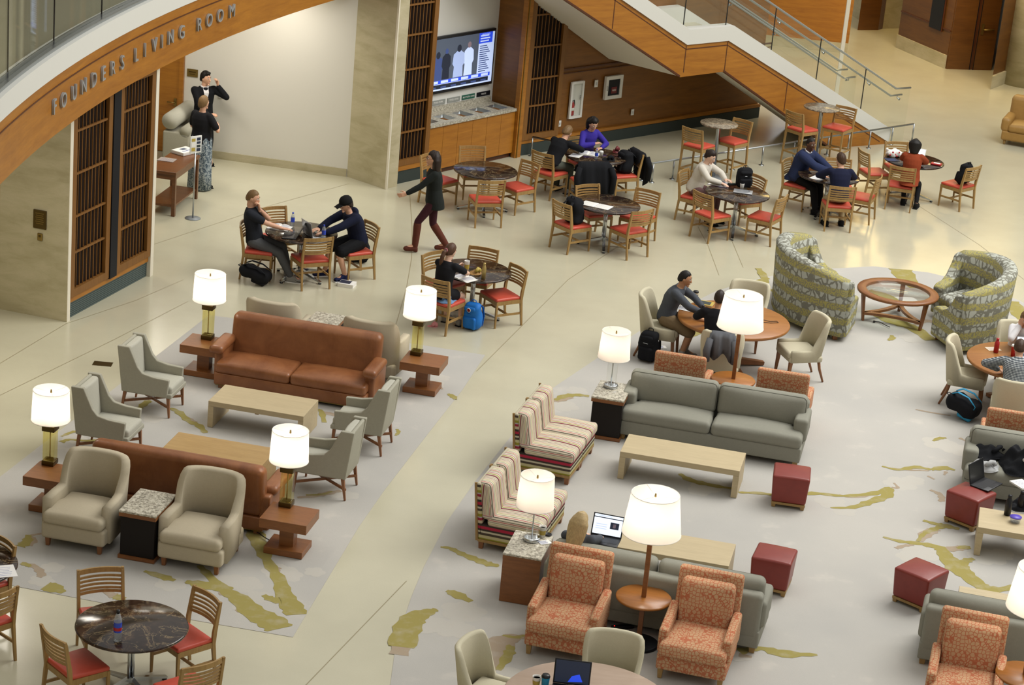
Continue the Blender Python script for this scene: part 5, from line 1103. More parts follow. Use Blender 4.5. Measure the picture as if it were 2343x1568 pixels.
# --- right lounge
SA = D(-15); SR = SA-PI/2; sl = make_slipper()
def slip(px, py, lab, first=False):
    loc = anchor(px, py, 0, .30, -.34, SR); take(sl, loc, SR, lab, 'striped armless chairs')
def slip2(base, k): return base+RZ(SR) @ Vector((-.61*k, 0, 0))
b1 = anchor(1096, 1255, 0, .27, -.32, SR); b2 = anchor(1181, 1087, 0, .27, -.32, SR)
for k, (b, lab) in enumerate(((b1, 'striped armless chair nearest the front, beside the end table with the coffee cup'), (slip2(b1, 1), 'striped armless chair second from the front, behind the clear lamp'), (b2, 'striped armless chair third from the front, its striped side exposed'), (slip2(b2, 1), 'striped armless chair farthest back, beside the grey sofa table'))): take(sl, b, SR, lab, 'striped armless chairs')
g1 = make_fabric_sofa('grey fabric sofa seen from the front behind the long pale table'); g1.location = anchor(1428, 1006, 0, 1.12, .37, N_); g1.rotation_euler.z = N_
g2 = copy_thing(g1, anchor(1716, 1503, 0, 1.15, -.45, D(-13)), D(-13), 'grey fabric sofa seen from behind, under the blonde woman')
g3 = copy_thing(g1, anchor(2232, 968, .80, 1.15, -.30, N_), N_, 'grey fabric sofa cut by the right edge, covered in bags and clothes')
g4 = copy_thing(g1, anchor(2118, 1395, .68, -1.2, -.42, D(-13)), D(-13), 'grey fabric sofa seen from behind in the bottom right corner')
w1 = make_waterfall('long_coffee_table', 'long pale block coffee table in front of the grey sofa', 1.53, .64, .37, 'oak_pale', .075); w1.location = anchor(1412, 1096, 0, .765, .32, N_); w1.rotation_euler.z = N_; w1['group'] = 'pale block coffee tables of the right lounge'
copy_thing(w1, anchor(1684, 1247, .37, -.765, -.32, N_), N_, 'long pale block coffee table beyond the blonde woman, behind the floor lamp')
copy_thing(w1, anchor(2227, 1271, 0, .765, .32, N_), N_, 'long pale block coffee table cut by the right edge, with bottles on it')
copy_thing(w1, anchor(2195, 1342, .37, .765, -.32, N_), N_, 'long pale block coffee table at the right edge behind the lower orange armchair')
ot = make_ottoman('dark red leather ottoman right of the long pale table'); ot.location = anchor(1765, 1160, 0, .2, .2, D(173)); ot.rotation_euler.z = D(173)
copy_thing(ot, anchor(1716, 1352, 0, .2, .2, D(165)), D(165), 'dark red leather ottoman behind the right orange armchair')
copy_thing(ot, anchor(2110, 1405, 0, .2, -.2, D(-40)), D(-40), 'dark red leather ottoman standing alone on the open carpet')
copy_thing(ot, anchor(2224, 1219, 0, .2, -.2, D(-40)), D(-40), 'dark red leather ottoman with an open laptop on it')
OR = make_orange(); GO = 'orange patterned armchairs'; OA = D(-13)
take(OR, anchor(1208, 1498, 0, .32, .35, OA+PI), OA+PI, 'orange patterned armchair left of the near floor lamp', GO)
take(OR, anchor(1508, 1553, 0, .32, .35, OA+PI), OA+PI, 'orange patterned armchair right of the near floor lamp', GO)
o3 = anchor(2157, 1391, .96, .35, -.44, OA+PI); take(OR, o3, OA+PI, 'orange patterned armchair in the bottom right corner', GO)
for (a, b), lab in ((((1494, 808), (1617, 831)), 'orange patterned armchair behind the left half of the grey sofa'), (((1730, 849), (1854, 869)), 'orange patterned armchair behind the right half of the grey sofa'), (((2260, 942), (2384, 960)), 'orange patterned armchair behind the grey sofa at the right edge')):
    p = (at(*a, .96)+at(*b, .96))/2; q = RZ(F_) @ Vector((0, -.58, 0)); take(OR, Vector((p.x-q.x, p.y-q.y, 0)), F_, lab, GO)
f1 = make_floor_lamp('lit floor lamp with round tray table between the two near orange armchairs'); f1.location = at(1473, 1367, .57); f1.location.z = 0; f1.rotation_euler.z = LA
p = at(1678, 868, .57); copy_thing(f1, (p.x, p.y, 0), LA, 'lit floor lamp with round tray table behind the grey sofa')
p = at(2345, 1545, .57); copy_thing(f1, (p.x, p.y, 0), LA, 'lit floor lamp cut by the right edge beside the bottom right orange armchair')
k1 = make_clear_lamp('lit clear glass lamp on the end table with the coffee cup'); k1.location = at(1216, 1238, .587)
copy_thing(k1, at(1397, 887, .587), 0, 'lit clear glass lamp on the dark cube table left of the grey sofa')
st = make_settee(); st['label'] = 'leaf patterned curved settee left of the round glass table'
gt = make_glass_table('round glass topped coffee table between the two curved settees'); p = at(2055, 666, .5); gt.location = (p.x, p.y, 0); gt.rotation_euler.z = D(-75); GT = Vector((p.x, p.y, 0))
def sett(cx, cy, hd): return Vector((cx-.62*math.cos(D(hd)), cy-.62*math.sin(D(hd)), 0)), D(hd)-PI/2
st.location, st.rotation_euler.z = sett(5.35, 34.2, 10)
st2 = copy_thing(st, *sett(6.3, 34.05, 172), 'leaf patterned curved settee right of the round glass table')
r1 = make_round_table('round wooden table where the man with earphones works'); p = at(1679, 731, .72); r1.location = (p.x, p.y, 0); RT1 = Vector((p.x, p.y, 0))
p = at(2345, 829, .72); copy_thing(r1, (p.x, p.y, 0), .4, 'round wooden table cut by the right edge with a red bottle'); RT2 = Vector((p.x, p.y, 0))
r3 = make_round_table('round wooden table cut by the bottom edge with a laptop', .84, 'table_glare'); p = at(1345, 1607, .72); r3.location = (p.x, p.y, 0); RT3 = Vector((p.x, p.y, 0))
CH = make_cream_chair(); GC = 'cream upholstered dining chairs'
def cream(px, py, z, lx, ly, hd, lab): take(CH, anchor(px, py, z, lx, ly, D(hd)-PI/2), D(hd)-PI/2, lab, GC); return D(hd)-PI/2
EC = anchor(1466, 668, .93, 0, -.36, D(-12)-PI/2); take(CH, EC, D(-12)-PI/2, 'cream chair the man with earphones sits on', GC)
cream(1893, 726, .93, 0, -.36, 198, 'empty cream chair turned towards the round table, right of the near floor lamp shade')
TC = anchor(1655, 766, .93, 0, -.36, D(84)-PI/2); take(CH, TC, D(84)-PI/2, 'cream chair with a grey jacket over its back, under the person in the black tee', GC)
cream(1720, 643, .93, 0, -.36, -100, 'empty cream chair on the far side of the round table, behind the lamp shade')
cream(2168, 775, .93, 0, -.36, -14, 'empty cream chair left of the round table at the right edge')
cream(2328, 878, .93, 0, -.36, 80, 'cream chair under the person in the checked shirt, at the right edge')
WLC = anchor(2330, 735, .93, 0, -.36, D(-95)-PI/2); take(CH, WLC, D(-95)-PI/2, 'cream chair on the far side of the table at the right edge', GC)
cream(1058, 1462, .93, 0, -.36, -24, 'cream chair left of the bottom table, cut by the bottom edge')
cream(1411, 1443, .93, 0, -.36, -97, 'cream chair on the far side of the bottom table, between the orange armchairs')
tc_ = make_tan_club(); tc_['label'] = 'tan leather armchair cut by the right edge near the hallway'; tc_.location = anchor(2297, 330, 0, .34, .34, D(160)); tc_.rotation_euler.z = D(160)
# ---------------------------------------------------------------- people
def V3(*a): return Vector(a)
def skinmat(n, c):
    t = NT(n); v = t.coord(); t.set(col=t.mix(t.noise(v, 18, 3), tuple(x*.88 for x in hexc(c)[:3])+(1,), tuple(min(1, x*1.08) for x in hexc(c)[:3])+(1,)), rough=.5, spec=.3); MT[n] = t.m
skinmat('skin_light', 'd3a488'); skinmat('skin_tan', 'b98a68'); skinmat('skin_dark', '5f4030'); skinmat('skin_pale', 'dcb49c')
plain('eye_white', 'd8d4cc', .3); plain('eye_dark', '1b1310', .2); plain('lips', '9c5a4e', .5)
for n, c in (('hair_black', '14100e'), ('hair_brown', '3b281a'), ('hair_dark', '251a14'), ('hair_sandy', '6f5636'), ('hair_blonde', 'ab956c'), ('hair_auburn', '4b3222')):
    t = NT(n); v = t.coord('Object', (60, 60, 5)); k = t.noise(v, 2, 3); t.set(col=t.mix(k, tuple(x*.55 for x in hexc(c)[:3])+(1,), tuple(min(1, x*1.6) for x in hexc(c)[:3])+(1,)), rough=.5, spec=.3); t.bump(k, .3, .01); MT[n] = t.m
for n, c, v_ in (('tee_black', '17171b', .1), ('tee_charcoal', '22252c', .1), ('trouser_grey', '55575a', .12), ('hoodie_navy', '151a30', .1), ('shorts_black', '131417', .1), ('jacket_dark', '1d211f', .15), ('leggings_plum', '3c1c24', .12), ('boots_brown', '5c3126', .1), ('sweater_black', '121317', .1), ('trouser_green', '4c4f45', .1), ('purple_knit', '3b2f93', .12), ('white_knit', 'ccc6ba', .06), ('trouser_mauve', '6d5150', .1), ('coat_navy', '27304f', .12), ('trouser_black', '101012', .1), ('sweater_navy', '171b33', .1), ('chino_beige', 'a89672', .1), ('knit_rust', '8a3d22', .15), ('leggings_black', '16161a', .1), ('sweater_grey', '4b4f56', .15), ('shorts_khaki', '7d6b50', .1), ('suit_black', '121318', .1), ('shirt_white', 'd6d4d6', .05), ('shirt_lilac', 'b5abd6', .06), ('sock_grey', 'a3a09b', .06), ('shoe_navy', '22284e', .1), ('shoe_black', '141414', .1), ('shoe_grey', '8b8a86', .08), ('cap_black', '131313', .1), ('jacket_grey', '55575c', .12), ('scrunchie', 'a86a70', .1)): cloth(n, c, v_, 25, .85, 120, .15)
def _skirt():
    t = NT('skirt_print'); v = t.coord('Object', (1, 1, .6)); a = t.noise(v, 38, 4, .75, 1.2); t.set(col=t.ramp(a, [(.4, '2d3a47'), (.5, '647480'), (.58, 'b5bcbd')]), rough=.85, spec=.2); MT['skirt_print'] = t.m
    t = NT('check_shirt'); v = t.coord(); s = t.sep(v); f = lambda x, k: t.math('GREATER_THAN', t.math('FRACT', t.math('MULTIPLY', x, k)), .5)
    c = t.math('MULTIPLY', t.math('ADD', f(s[0], 52), f(s[2], 52)), .5); t.set(col=t.ramp(c, [(0, 'b9bcba'), (.5, '62686e'), (1, '23282f')], 'CONSTANT'), rough=.85, spec=.2); MT['check_shirt'] = t.m
_skirt()
def remesh(mb, vox, m, it=3, fac=.5):
    o = bpy.data.objects.new('tmp', mb.mesh('tmp')); C.objects.link(o)
    r = o.modifiers.new('r', 'REMESH'); r.mode = 'VOXEL'; r.voxel_size = vox
    if it: q = o.modifiers.new('s', 'SMOOTH'); q.iterations = it; q.factor = fac
    me = bpy.data.meshes.new_from_object(o.evaluated_get(bpy.context.evaluated_depsgraph_get())); old = o.data; bpy.data.objects.remove(o); bpy.data.meshes.remove(old)
    vs = np.empty(len(me.vertices)*3, 'f'); me.vertices.foreach_get('co', vs); vs = vs.reshape(-1, 3).tolist(); fs = [tuple(p.vertices) for p in me.polygons]; bpy.data.meshes.remove(me)
    return vs, fs
def ball(mb, c, r, m, M=None, n=12):
    rx, ry, rz = r if hasattr(r, '__len__') else (r, r, r); k = n//2
    vs = [(0, 0, -1)]+[(math.sin(PI*i/k)*math.cos(2*PI*j/n), math.sin(PI*i/k)*math.sin(2*PI*j/n), -math.cos(PI*i/k)) for i in range(1, k) for j in range(n)]+[(0, 0, 1)]
    fs = [(0, 1+(j+1) % n, 1+j) for j in range(n)]+[(1+i*n+j, 1+i*n+(j+1) % n, 1+(i+1)*n+(j+1) % n, 1+(i+1)*n+j) for i in range(k-2) for j in range(n)]+[(len(vs)-1, 1+(k-2)*n+j, 1+(k-2)*n+(j+1) % n) for j in range(n)]
    T = TR(*c) @ (M if M is not None else Matrix()) @ Matrix.Diagonal((rx, ry, rz, 1)); return mb.add(vs, fs, m, True, T)
def limb(mb, pts, rad, m, g=0.0, flat=1.0):
    R = [r+g for r in rad]
    for (a, ra), (b, rb) in zip(zip(pts, R), zip(pts[1:], R[1:])):
        mb.tube([a, (Vector(a)*.6+Vector(b)*.4), b], [ra, ra*.55+rb*.45+.003, rb], m, 12, True, flat)
    for p, r in zip(pts, R): ball(mb, p, r, m)
def ik(a, t, l1, l2, hint):
    d = t-a; L = d.length; mx = (l1+l2)*.995
    if L > mx: t = a+d*(mx/L); d = t-a; L = mx
    x = (l1*l1-l2*l2+L*L)/(2*L); h = math.sqrt(max(l1*l1-x*x, 0)); u = d/L; w = hint-u*hint.dot(u)
    if w.length < 1e-5: w = Vector((0, 0, 1))-u*u.z
    return a+u*x+w.normalized()*h, t
def hand(wr, f, n, side, curl, s, m):
    'palm, four unequal fingers and a thumb; f along the hand, n out of the palm, side to the thumb'
    mb = MB(); f = f.normalized(); n = (n-f*n.dot(f)).normalized(); t = n.cross(f)*side
    M = Matrix(((t.x, f.x, n.x, wr.x), (t.y, f.y, n.y, wr.y), (t.z, f.z, n.z, wr.z), (0, 0, 0, 1))) @ Matrix.Scale(s, 4)
    mb.rbox((0, .05, 0), (.08, .1, .03), m, .014, 2, 1, lambda p, u: (p.x*(.82+.18*min(1, (u[1]+1))), p.y, p.z), M)
    for k, (x, L) in enumerate(((.029, .072), (.01, .08), (-.01, .075), (-.029, .058))):
        p = Vector((x, .095, 0)); pts = [p-Vector((0, .03, 0)), p]; a = 0; dx = x*.18
        for q, fr in enumerate((.42, .32, .26)):
            a += curl*(.55+.15*k*.3) if q else curl*.5; p = p+Vector((dx*fr, math.cos(a)*L*fr, math.sin(a)*L*fr)); pts.append(p)
        mb.tube(pts, [.0105, .0105, .0095, .0085, .0068], m, 8, True, 1.0, M); ball(mb, M @ pts[-1], .0068*s, m, None, 8)
    pts = [Vector((.022, .018, 0)), Vector((.048, .038, .008)), Vector((.062, .066, .016)), Vector((.062, .092, .02+.01*curl))]
    mb.tube(pts, [.013, .0125, .0105, .008], m, 8, True, 1.0, M); ball(mb, M @ pts[-1], .008*s, m, None, 8)
    limb(mb, [wr-f*.03*s, wr+f*.02*s], [.026*s, .024*s], m, 0, .8)
    return remesh(mb, .0055, m, 2, .4)
def headmesh(M, s, m, hair, female=False):
    'head with brow, nose, chin, ears, eyes and mouth; M places it, looking along +y'
    mb = MB(); n = 28; k = 20; vs = []; 
    for i in range(k+1):
        for j in range(n):
            ph = PI*i/k; th = 2*PI*j/n; x, y, z = math.sin(ph)*math.cos(th), math.sin(ph)*math.sin(th), math.cos(ph)
            lo = max(0, -z); fr = max(0, y)
            X = x*.074*(1-.30*lo*fr-.16*lo); Y = y*.094*(1-.10*lo*(1-fr))-(.012*lo if y < 0 else 0)+(.006*lo*fr); Z = z*(.112 if z > 0 else .118)
            Y -= .006*math.exp(-((z-.05)/.12)**2)*fr*math.exp(-((abs(x)-.35)/.2)**2)
            vs.append((X, Y, Z))
    fs = [(i*n+j, (i+1)*n+j, (i+1)*n+(j+1) % n, i*n+(j+1) % n) for i in range(k) for j in range(n)]
    mb.add(vs, fs, m, True)
    mb.tube([(0, .086, .018), (0, .1, -.012), (0, .108, -.03)], [.008, .011, .013], m, 8); ball(mb, (0, .102, -.032), (.017, .014, .010), m)
    for sx in (-1, 1): ball(mb, (sx*.074, -.004, -.008), (.010, .019, .031), m)
    ball(mb, (0, .088, -.062), (.024, .012, .012), m); ball(mb, (0, .076, -.1), (.024, .022, .02), m)
    limb(mb, [(0, -.008, -.05), (0, -.012, -.12)], [.05 if not female else .044, .05 if not female else .045], m)
    vs, fs = remesh(mb, .0062, m, 2, .4); out = MB(); S = M @ Matrix.Scale(s, 4); out.add(vs, fs, m, True, S)
    for sx in (-1, 1):
        ball(out, S @ Vector((sx*.031, .079, .008)), .0125*s, 'eye_white', None, 10); ball(out, S @ Vector((sx*.031, .0865, .008)), .0068*s, 'eye_dark', None, 8)
        out.tube([S @ Vector((sx*.014, .093, .030)), S @ Vector((sx*.03, .093, .034)), S @ Vector((sx*.047, .082, .029))], .0038*s, hair, 6)
    out.tube([S @ Vector((-.02, .093, -.063)), S @ Vector((0, .1015, -.062)), S @ Vector((.02, .093, -.063))], .005*s, 'lips', 6, True, .8)
    return out
def hairmesh(S, style, m, par):
    mb = MB(); n = 32; k = 22; vs = []; long_ = style in ('long', 'bob', 'pony', 'bun')
    for i in range(k+1):
        for j in range(n):
            ph = PI*i/k; th = 2*PI*j/n; x, y, z = math.sin(ph)*math.cos(th), math.sin(ph)*math.sin(th), math.cos(ph)
            line = .50+.06*math.sin(x*9) if y > .5 else (.50-1.5*(.5-y) if y > .02 else -.22-.62*(.02-y)); on = 1/(1+math.exp(-(z-line)*13))
            wob = .035*math.sin(th*9+ph*5)+.03*math.sin(th*17+ph*3); r = .80+(.36 if style != 'crop' else .28)*on+wob*on*.8+(.06*on*max(0, z) if style != 'crop' else 0)
            vs.append((x*.076*r, (y*.095-.004)*r-(.018*max(0, -z)*max(0, -y)), z*.114*r))
    mb.add(vs, [(i*n+j, (i+1)*n+j, (i+1)*n+(j+1) % n, i*n+(j+1) % n) for i in range(k) for j in range(n)], m, True)
    if style == 'quiff': ball(mb, (0, .05, .1), (.055, .045, .03), m)
    if style == 'curly':
        for q in range(26): a = q*2.4; zz = .02+.09*((q*7) % 10)/10; rr = .078*math.sqrt(max(.1, 1-(zz/.13)**2)); ball(mb, (rr*math.cos(a), min(.05, rr*1.15*math.sin(a)), zz), .022, m, None, 8)
    if style in ('pony',):
        ball(mb, (0, -.105, .0), (.03, .03, .03), m); mb.tube([(0, -.1, 0), (.01, -.15, -.03), (.015, -.165, -.1), (.01, -.155, -.19), (0, -.15, -.25)], [.022, .034, .036, .03, .008], m, 10)
    if style == 'bun': ball(mb, (0, -.1, .05), (.035, .032, .035), m)
    if style in ('long', 'bob'):
        L = .34 if style == 'long' else .13; rings = []
        for i in range(8):
            u = i/7; z = .125-(.135+L)*u; w = (.102+.03*math.sin(PI*min(1, u*1.1))-.015*u*u)*min(1, .2+3.2*u)**.5; rings.append([(w*math.cos(a), -.034-.012*u+.105*min(1, .2+3.2*u)**.5*math.sin(a)*(1-.25*u)*(1 if math.sin(a) < 0 else .55), z+.01*math.sin(a*6)*u) for a in [2*PI*q/24 for q in range(24)]])
        inner = [[(p[0]*.75, p[1]*.75+.03, p[2]) for p in r] for r in rings[::-1]]
        mb.loft(rings, m)
        # opening for the face stays clear because the curtain sits behind the ears
    vs, fs = remesh(mb, .008, m, 2, .4); o = MB(); o.add(vs, fs, m, True, S); return o.build('hair', par)
def person(label, loc, hd, P):
    s = P.get('s', 1.0); sk = P.get('skin', 'skin_light'); t = thing('person', label, 'person', loc, D(hd)-PI/2 if P.get('deg', True) else hd)
    pel = V3(P.get('px', 0), P.get('py', 0), P['pz']); ln, tw, sd = D(P.get('lean', 0)), D(P.get('twist', 0)), D(P.get('side', 0))
    Rm = Matrix.Rotation(-ln, 3, 'X') @ Matrix.Rotation(sd, 3, 'Y'); up = Rm @ V3(0, 0, 1); Rt = Rm @ Matrix.Rotation(tw, 3, 'Z'); ex = Rt @ V3(1, 0, 0); ey = Rt @ V3(0, 1, 0); hx = V3(1, 0, 0)
    fem = P.get('fem', False); sw = (.155 if fem else .178)*s; cv = P.get('curve', .0)
    def spn(d): return pel+up*d*s+ey*(-cv*math.sin(PI*max(0, min(1, d/.5)))*s)+V3(0, 1, 0)*(cv*.0)
    nk = spn(.50); sh = {1: spn(.43)+ex*sw, -1: spn(.43)-ex*sw}
    hr = Matrix.Rotation(D(P.get('yaw', 0)), 3, 'Z') @ Matrix.Rotation(D(P.get('pitch', 0)), 3, 'X'); hup = (up*.6+V3(0, 0, 1)*.4+(hr @ V3(0, 0, 1))*.4).normalized()
    hc = nk+hup*.145*s+(hr @ V3(0, 1, 0))*.025*s; HM = TR(*hc) @ hr.to_4x4(); HS = HM @ Matrix.Scale(s, 4)
    # joints
    arm, leg = {}, {}
    for k in (1, -1):
        h = P['hand'][k]; h = HS @ V3(*h[1:]) if h[0] == 'head' else h; e, w = ik(sh[k], V3(*h), .285*s, .255*s, V3(*P.get('elb', {}).get(k, (k*.5, -.4, -.8)))); arm[k] = (sh[k], e, w)
        hp = pel+hx*k*.088*s+V3(0, 0, -.03*s); kn, an = ik(hp, V3(*P['foot'][k]), .42*s, .41*s, V3(*P.get('knee', {}).get(k, (k*.12, 1, .1)))); leg[k] = (hp, kn, an)
    def torso(mb, m, g, d0=-.09, d1=.5, w=1.0):
        prof = [(-.10, .12, .10), (-.04, .165, .125), (.05, .155, .118), (.16, .135 if fem else .148, .105), (.28, .150 if fem else .166, .118), (.38, .155 if fem else .178, .108), (.445, .12 if fem else .14, .085), (.49, .068, .06), (.53, .05, .05)]; rings = []
        for d, a, b in prof:
            if d < d0-1e-6 or d > d1+1e-6: continue
            q = max(0, min(1, (d-.0)/.3)); e1 = (hx*(1-q)+ex*q).normalized(); c_ = spn(d); e2 = (V3(0, 1, 0)*(1-q)+ey*q).normalized(); e2 = up.cross(e1)*.999 if True else e2
            rings.append([tuple(c_+e1*((a*s+g)*w*math.cos(u))+e2*((b*s+g)*w*math.sin(u))) for u in [2*PI*i/20 for i in range(20)]])
        mb.loft(rings, m)
    RA, RF, RL = [.05*s, .041*s, .028*s], None, [.084*s, .056*s, .038*s]
    if fem: RA = [.043*s, .036*s, .025*s]; RL = [.082*s, .053*s, .036*s]
    # body, one surface
    mb = MB(); torso(mb, sk, -.004)
    for k in (1, -1):
        limb(mb, arm[k], RA, sk); limb(mb, leg[k], RL, sk); an = leg[k][2]; fd = V3(*P.get('toe', {}).get(k, (k*.12, 1, 0))).normalized()
        limb(mb, [an, an+fd*.14*s+V3(0, 0, -.045*s)], [.038*s, .028*s], sk)
    limb(mb, [spn(.42), nk, hc-hup*.04*s], [.06*s, .054*s, .05*s], sk)
    vs, fs = remesh(mb, .011, sk, 3); B = MB(); B.add(vs, fs, sk, True)
    hm = headmesh(HM, s, sk, P.get('hairm', 'hair_brown'), fem); o = len(B.v); B.v += hm.v
    for f, mi, sm in zip(hm.f, hm.mi, hm.sm): B.f.append(tuple(o+i for i in f)); B.mi.append(B._m(hm.mats[mi])); B.sm.append(sm)
    for k in (1, -1):
        w = arm[k][2]; fd = V3(*P['hdir'][k]) if 'hdir' in P and k in P['hdir'] else (w-arm[k][1]); pn = V3(*P.get('palm', {}).get(k, (0, 0, -1)))
        vs, fs = hand(w, fd, pn, P.get('thumb', {}).get(k, 1)*k*-1, P.get('curl', {}).get(k, .45), s*(.92 if fem else 1), sk); B.add(vs, fs, sk, True)
    B.build('body', t)
    # clothes
    if P.get('top'):
        m, sl = P['top'], P.get('sleeve', 1.9); mb = MB(); torso(mb, m, P.get('fit', .014), P.get('hem', -.1), .49)
        for k in (1, -1):
            a, e, w = arm[k]; g = .013 if P.get('thick') is None else P['thick']
            if sl <= 1: q = a.lerp(e, sl); limb(mb, [spn(.4)+ex*k*.08*s, a, q], [RA[0]*1.2, RA[0]*1.12, RA[0]*.98], m, g)
            else: q = e.lerp(w, sl-1); limb(mb, [spn(.4)+ex*k*.08*s, a, e, q], [RA[0]*1.2, RA[0]*1.12, RA[1]*1.05, RA[2]*1.15], m, g)
        if P.get('coat'):      # longer skirt of the jacket
            d0 = P['coat']; c0, c1 = spn(.08), V3(pel.x, pel.y-.03, pel.z-d0) if not P.get('sit') else pel+V3(0, -.12, -.10)
            rings = [[tuple(c_+V3((a*s)*math.cos(u), (b*s)*math.sin(u), 0)) for u in [2*PI*i/20 for i in range(20)]] for c_, a, b in ((c0, .155, .13), ((c0+c1)/2, .18, .15), (c1, .19, .15))]; mb.loft(rings[::-1], m)
        if P.get('hood'): ball(mb, spn(.47)-ey*.085*s, (.11*s, .06*s, .07*s), m)
        vs, fs = remesh(mb, .0115, m, 3); g = MB(); g.add(vs, fs, m, True); g.build(P.get('topname', 'sweater'), t)
    if P.get('collar'):
        mb = MB(); f0 = spn(.43)+ey*.115*s; 
        mb.add([tuple(spn(.50)+ey*.062*s+ex*x*.05) for x in (-1, 1)]+[tuple(spn(.40)+ey*.135*s+ex*x*.045) for x in (1, -1)]+[tuple(spn(.18)+ey*.132*s), tuple(spn(.3)+ey*.14*s)], [(0, 1, 2, 3), (3, 2, 5), (3, 5, 4), (5, 2, 4)], P['collar']); mb.tube([spn(.49)+ey*.06*s+ex*.05, spn(.505)+ex*.066, spn(.51)-ey*.06*s, spn(.505)-ex*.066, spn(.49)+ey*.06*s-ex*.05], .016, P['collar'], 8); mb.build('shirt', t)
    if P.get('bottom'):
        m, L = P['bottom'], P.get('leglen', 1.92); mb = MB(); torso(mb, m, .010, -.10, .05)
        ball(mb, pel+V3(0, 0, -.03), (.16*s, .125*s, .1*s), m)
        for k in (1, -1):
            h, kn, an = leg[k]; g = P.get('legfit', .014)
            if L <= 1: limb(mb, [h, h.lerp(kn, L)], [RL[0], RL[0]*(1-L)+RL[1]*L+.012], m, g)
            else: limb(mb, [h, kn, kn.lerp(an, L-1)], [RL[0], RL[1]*1.06, RL[2]*1.12], m, g)
        vs, fs = remesh(mb, .012, m, 3); g = MB(); g.add(vs, fs, m, True); g.build(P.get('botname', 'trousers'), t)
    if P.get('skirt'):
        mb = MB(); rings = []
        for d, a, b in ((.10, .175, .145), (0, .205, .165), (-.25, .215, .17), (-.55, .215, .175), (-(pel.z-.02)/s, .225, .185)):
            rings.append([tuple(V3(pel.x, pel.y, pel.z+d*s)+V3((a*s+.006*math.sin(9*u))*math.cos(u), (b*s+.006*math.sin(9*u+1))*math.sin(u), 0)) for u in [2*PI*i/40 for i in range(40)]])
        mb.loft(rings[::-1], P['skirt']); mb.build('skirt', t)
    if P.get('boots'):
        for k in (1, -1):
            mb = MB(); h, kn, an = leg[k]; fd = V3(*P.get('toe', {}).get(k, (k*.12, 1, 0))).normalized(); limb(mb, [kn.lerp(an, .08), kn.lerp(an, .5), an], [.064*s, .06*s, .05*s], P['boots']); limb(mb, [an+V3(0, 0, -.04), an+fd*.15*s+V3(0, 0, -.055*s)], [.05*s, .04*s], P['boots']); mb.box(an+V3(0, 0, -.075)-fd*.02, (.06, .06, .05), P['boots'])
            vs, fs = remesh(mb, .011, P['boots'], 2); g = MB(); g.add(vs, fs, P['boots'], True); g.build('boot', t)
    if P.get('shoes'):
        for k in (1, -1):
            mb = MB(); an = leg[k][2]; fd = V3(*P.get('toe', {}).get(k, (k*.12, 1, 0))).normalized(); rt = fd.cross(V3(0, 0, 1)).normalized(); u2 = rt.cross(fd)
            M = Matrix(((rt.x, fd.x, u2.x, an.x), (rt.y, fd.y, u2.y, an.y), (rt.z, fd.z, u2.z, an.z), (0, 0, 0, 1)))
            mb.rbox((0, .06*s, -.045*s), (.095*s, .28*s, .075*s), P['shoes'], .035*s, 3, 3, lambda p, u: (p.x*(1-.12*u[1]*u[1]), p.y, p.z+(.03 if u[2] > 0 and u[1] < .1 else -.008*(1+u[1]) if u[2] > 0 else 0)), M); mb.rbox((0, .06*s, -.083*s), (.1*s, .29*s, .02*s), P.get('sole', 'rubber'), .009, 2, 3, lambda p, u: (p.x*(1-.12*u[1]*u[1]), p.y, p.z), M); mb.build('shoe', t)
            if P.get('sock'): mb = MB(); limb(mb, [an, leg[k][1].lerp(an, .78)], [.042*s, .044*s], P['sock']); mb.build('sock', t)
    st = P.get('hair', 'short')
    if st != 'none':
        hairmesh(HS, st, P.get('hairm', 'hair_brown'), t)
        if st == 'pony': mb = MB(); mb.tube([HS @ V3(.028*math.cos(a), -.112, .028*math.sin(a)) for a in [2*PI*i/10 for i in range(10)]], .011, 'scrunchie', 6, closed=True); mb.build('hair_tie', t)
    if P.get('cap'):
        mb = MB(); n = 24; mb.lathe([(1.12, -.1), (1.13, .2), (1.05, .6), (.75, .95), (.3, 1.13), (.0, 1.16)], 'cap_black', n); mb.v = [tuple(HS @ V3(x*.08, y*.1, .03+z*.105)) for x, y, z in mb.v]
        mb.rbox((0, 0, 0), (.13, .11, .012), 'cap_black', .005, 2, 4, lambda p, u: (p.x*(1-.2*(u[1] > 0)*u[1]), p.y, p.z-.02*u[0]**2), HS @ TR(0, .145, .035) @ Matrix.Rotation(-.2, 4, 'X')); mb.build('cap', t)
    if P.get('glasses'):
        mb = MB()
        for sx in (-1, 1): mb.tube([HS @ V3(sx*.032+.02*math.cos(a), .1, .008+.016*math.sin(a)) for a in [2*PI*i/10 for i in range(10)]], .0022, 'black_plastic', 5, closed=True); mb.tube([HS @ V3(sx*.052, .098, .01), HS @ V3(sx*.076, .0, .008)], .002, 'black_plastic', 5)
        mb.tube([HS @ V3(-.012, .101, .01), HS @ V3(.012, .101, .01)], .002, 'black_plastic', 5); mb.build('glasses', t)
    if P.get('earbuds'):
        mb = MB(); e = HS @ V3(-.08, .01, -.01); mb.tube([e, e+V3(0, .02, -.06), spn(.35)+ey*.13*s, spn(.2)+ey*.15*s], .003, 'paper', 5); ball(mb, e, .009, 'paper', None, 8); mb.build('earphone_cord', t)
    return t, dict(arm=arm, leg=leg, head=HS, spn=spn, ey=ey, ex=ex)
